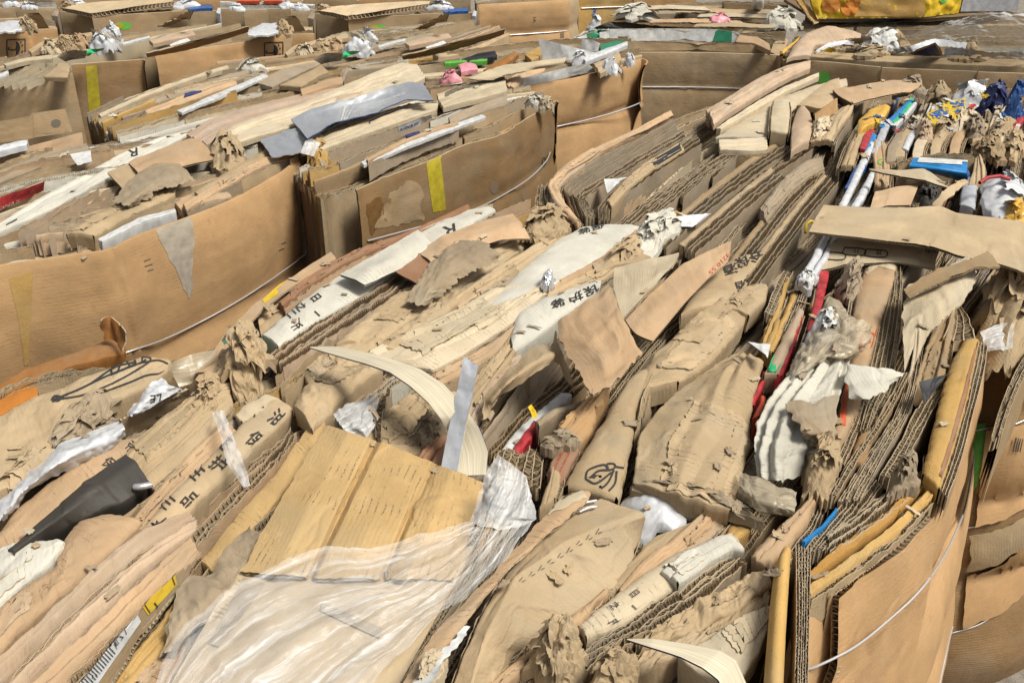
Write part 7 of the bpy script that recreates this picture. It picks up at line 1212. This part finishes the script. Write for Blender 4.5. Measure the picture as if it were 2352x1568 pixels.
    fb('corrugated upright board closing the left end of the big cartons ' + wh_, [(118 + dx, 36 + dy), (126 + dx, 20 + dy)], [(132 + dx, 38 + dy), (137 + dx, 24 + dy)], 'grey_card', 3, depth=.45)
for i, (dx, dy, tgt, lab) in enumerate(((0, 0, pK, 'umbrella carton'), (-591, -7, pK2, 'carton cut by the left edge'))):
    x, y = dx, dy
    strokes(tgt, 'umbrella_frame', [[(607 + x, 99 + y), (628 + x, 98 + y), (649 + x, 97 + y)], [(649 + x, 97 + y), (649 + x, 118 + y), (649 + x, 139 + y)], [(607 + x, 99 + y), (607 + x, 120 + y), (608 + x, 140 + y)]], 2.4, M['ink'], .004)
    blob(tgt, 'umbrella_canopy', [(627 + x, 102 + y), (634 + x, 106 + y), (638 + x, 117 + y), (634 + x, 128 + y), (627 + x, 134 + y), (629 + x, 126 + y), (627 + x, 118 + y), (629 + x, 110 + y)], M['ink'], .004)
    strokes(tgt, 'umbrella_handle', [[(628 + x, 121 + y), (614 + x, 122 + y), (611 + x, 119 + y), (613 + x, 116 + y)]], 2.6, M['ink'], .004); strokes(tgt, 'rain_drops', [[(638 + x, 103 + y), (641 + x, 105 + y)], [(641 + x, 110 + y), (644 + x, 112 + y)], [(641 + x, 126 + y), (644 + x, 124 + y)]], 3, M['ink'], .004)
    o_ = [0, -589][i]; p_ = [0, -7][i]
    fb('white shrink wrapped roll lying on the ' + lab, [(566 + o_, 70 + p_), (600 + o_, 54 + p_), (634 + o_, 52 + p_)], [(570 + o_, 82 + p_), (610 + o_, 80 + p_), (640 + o_, 76 + p_)], 'whiteplastic', 5, bulge=.02, crump=.012, cf=12, depth=.01, name='wrapped_roll', cat='wrapped roll')
    sheet('box_flap', 'pale box flap tilted up on the ' + lab, 'box flap', [[(653 + o_, 43 + p_, 16), (679 + o_, 41 + p_, 16)], [(672 + o_, 60 + p_, 10), (694 + o_, 58 + p_, 10)], [(676 + o_, 74 + p_, 5), (702 + o_, 72 + p_, 5)]], M['pale_smooth'], 2, th=.012, res=3)
    wad('torn_carton', 'torn brown carton end between roll and flap on the ' + lab, 'torn board', 650 + o_, 68 + p_, 18, 10, 0, M['kraft'], 4, .08, .016, 9)
textc(pN, '3A', (1228, 50), (0, 13), (10, 0), M['greyprint'], bold=0); strokes(pN, 'hand_hole_shade', [[(1291, 72), (1291, 88)]], 9, M['dark_card'])  # short dark ribbon paints the shade inside the hole
textc(pO, '3', (1370, 27), (22, -1), (2, -24), M['blue'], bold=.05)
for i, (x0, x1) in enumerate(((545, 596), (606, 660))): fb(['left', 'right'][i] + ' of two orange crates on the top edge of the photo', [(x0, -4), ((x0 + x1) / 2, -5), (x1, -4)], [(x0, 2), ((x0 + x1) / 2, 2), (x1, 2)], 'orange_red', 4, cat='crate', name='orange_crate')
for i, (x, y) in enumerate(((170, 3), (655, 10), (540, 16), (60, 12), (20, 8), (690, 16))): wad('white_plastic', ['pale lilac plastic scrap beside the wavy board at the upper left', 'lilac plastic scrap on the wrapped small cartons', 'clear film tuft at the left of the wrapped small cartons', 'white film tuft on the corner cartons', 'clear film at the left corner of the photo', 'clear film at the right of the wrapped small cartons'][i], 'plastic scrap', x, y, 16, 4, 0, M['whiteplastic'], 5, .06, .012, 10)
# ------------------------------------------------------------ loose scraps lying on top, dropped onto whatever is below them
bpy.context.view_layer.update(); DG = bpy.context.evaluated_depsgraph_get()
def scrap(x, y, w, l, ang, mat, name, label, group, seed):
    p = P(x, y, 0)
    rs = np.random.RandomState(seed); c, s_ = math.cos(ang), math.sin(ang)
    ok, loc, nor, *_ = S.ray_cast(DG, Vector((p[0], p[1], TOP + .5)), Vector((0, 0, -1)))
    if not ok or loc[2] < TOP - .08: return
    n = np.array(nor); n = n if n[2] > 0 else -n; n = n * .6 + np.array([0, 0, .6]); n /= np.linalg.norm(n)
    e1 = np.array([c, s_, 0]); e1 -= n * (e1 @ n); e1 /= np.linalg.norm(e1); e2 = np.cross(n, e1)
    u = np.linspace(-.5, .5, 7); U, V = np.meshgrid(u, u)
    jx = .12 * nz(U * 1.0, V, 2.5, seed); jy = .12 * nz(U, V, 2.5, seed + 1)
    G = np.array(loc) + n * .004 + ((U + jx) * l)[..., None] * e1 + ((V + jy) * w)[..., None] * e2 + (np.abs(fold(U, V, 1.2, seed + 2, 4)) * w * .3)[..., None] * n
    o = MB().grid(G, np.stack([U * l, V * w], -1)).build(name, mat, None, False)
    tag(o, label, 'scrap', group)
rs = np.random.RandomState(5)
for i in range(150):
    x, y = rs.uniform(20, 2250), rs.uniform(480, 1540)
    if 330 < x < 1240 and y > 1030: continue
    m_ = ['kraft', 'pulp', 'pale', 'kraft', 'grey_card'][rs.randint(5)]
    scrap(x, y, rs.uniform(.006, .016), rs.uniform(.012, .035), rs.uniform(0, 3.1), M[m_], 'paper_scrap', 'small torn scrap of brown paper lying loose on the nearest bales', 'loose torn scraps of brown paper', 900 + i * 3)
for i in range(70):
    x, y = rs.uniform(20, 2330), rs.uniform(140, 480)
    scrap(x, y, rs.uniform(.012, .03), rs.uniform(.025, .07), rs.uniform(0, 3.1), M[['kraft', 'pulp', 'pale', 'grey_card', 'white_card'][rs.randint(5)]], 'paper_scrap', 'small torn scrap of paper lying loose on the farther bales', 'loose torn scraps on the farther bales', 2000 + i * 3)

for i in range(90):
    x, y = rs.uniform(1985, 2345), rs.uniform(205, 350)
    m_ = ['white', 'pale', 'blue', 'red', 'kraft', 'white', 'yellow', 'skyblue', 'grey', 'pale', 'green'][rs.randint(11)]
    scrap(x, y, rs.uniform(.014, .03), rs.uniform(.03, .075), rs.uniform(.6, 1.6), M[m_], 'packaging_scrap', 'small flat scrap of printed packaging packed into the colourful pile at the right', 'small scraps in the colourful pile', 4000 + i * 3)
for o in list(bpy.data.objects):
    if o.type == 'MESH' and o.name.split('.')[0] in ('x',): pass
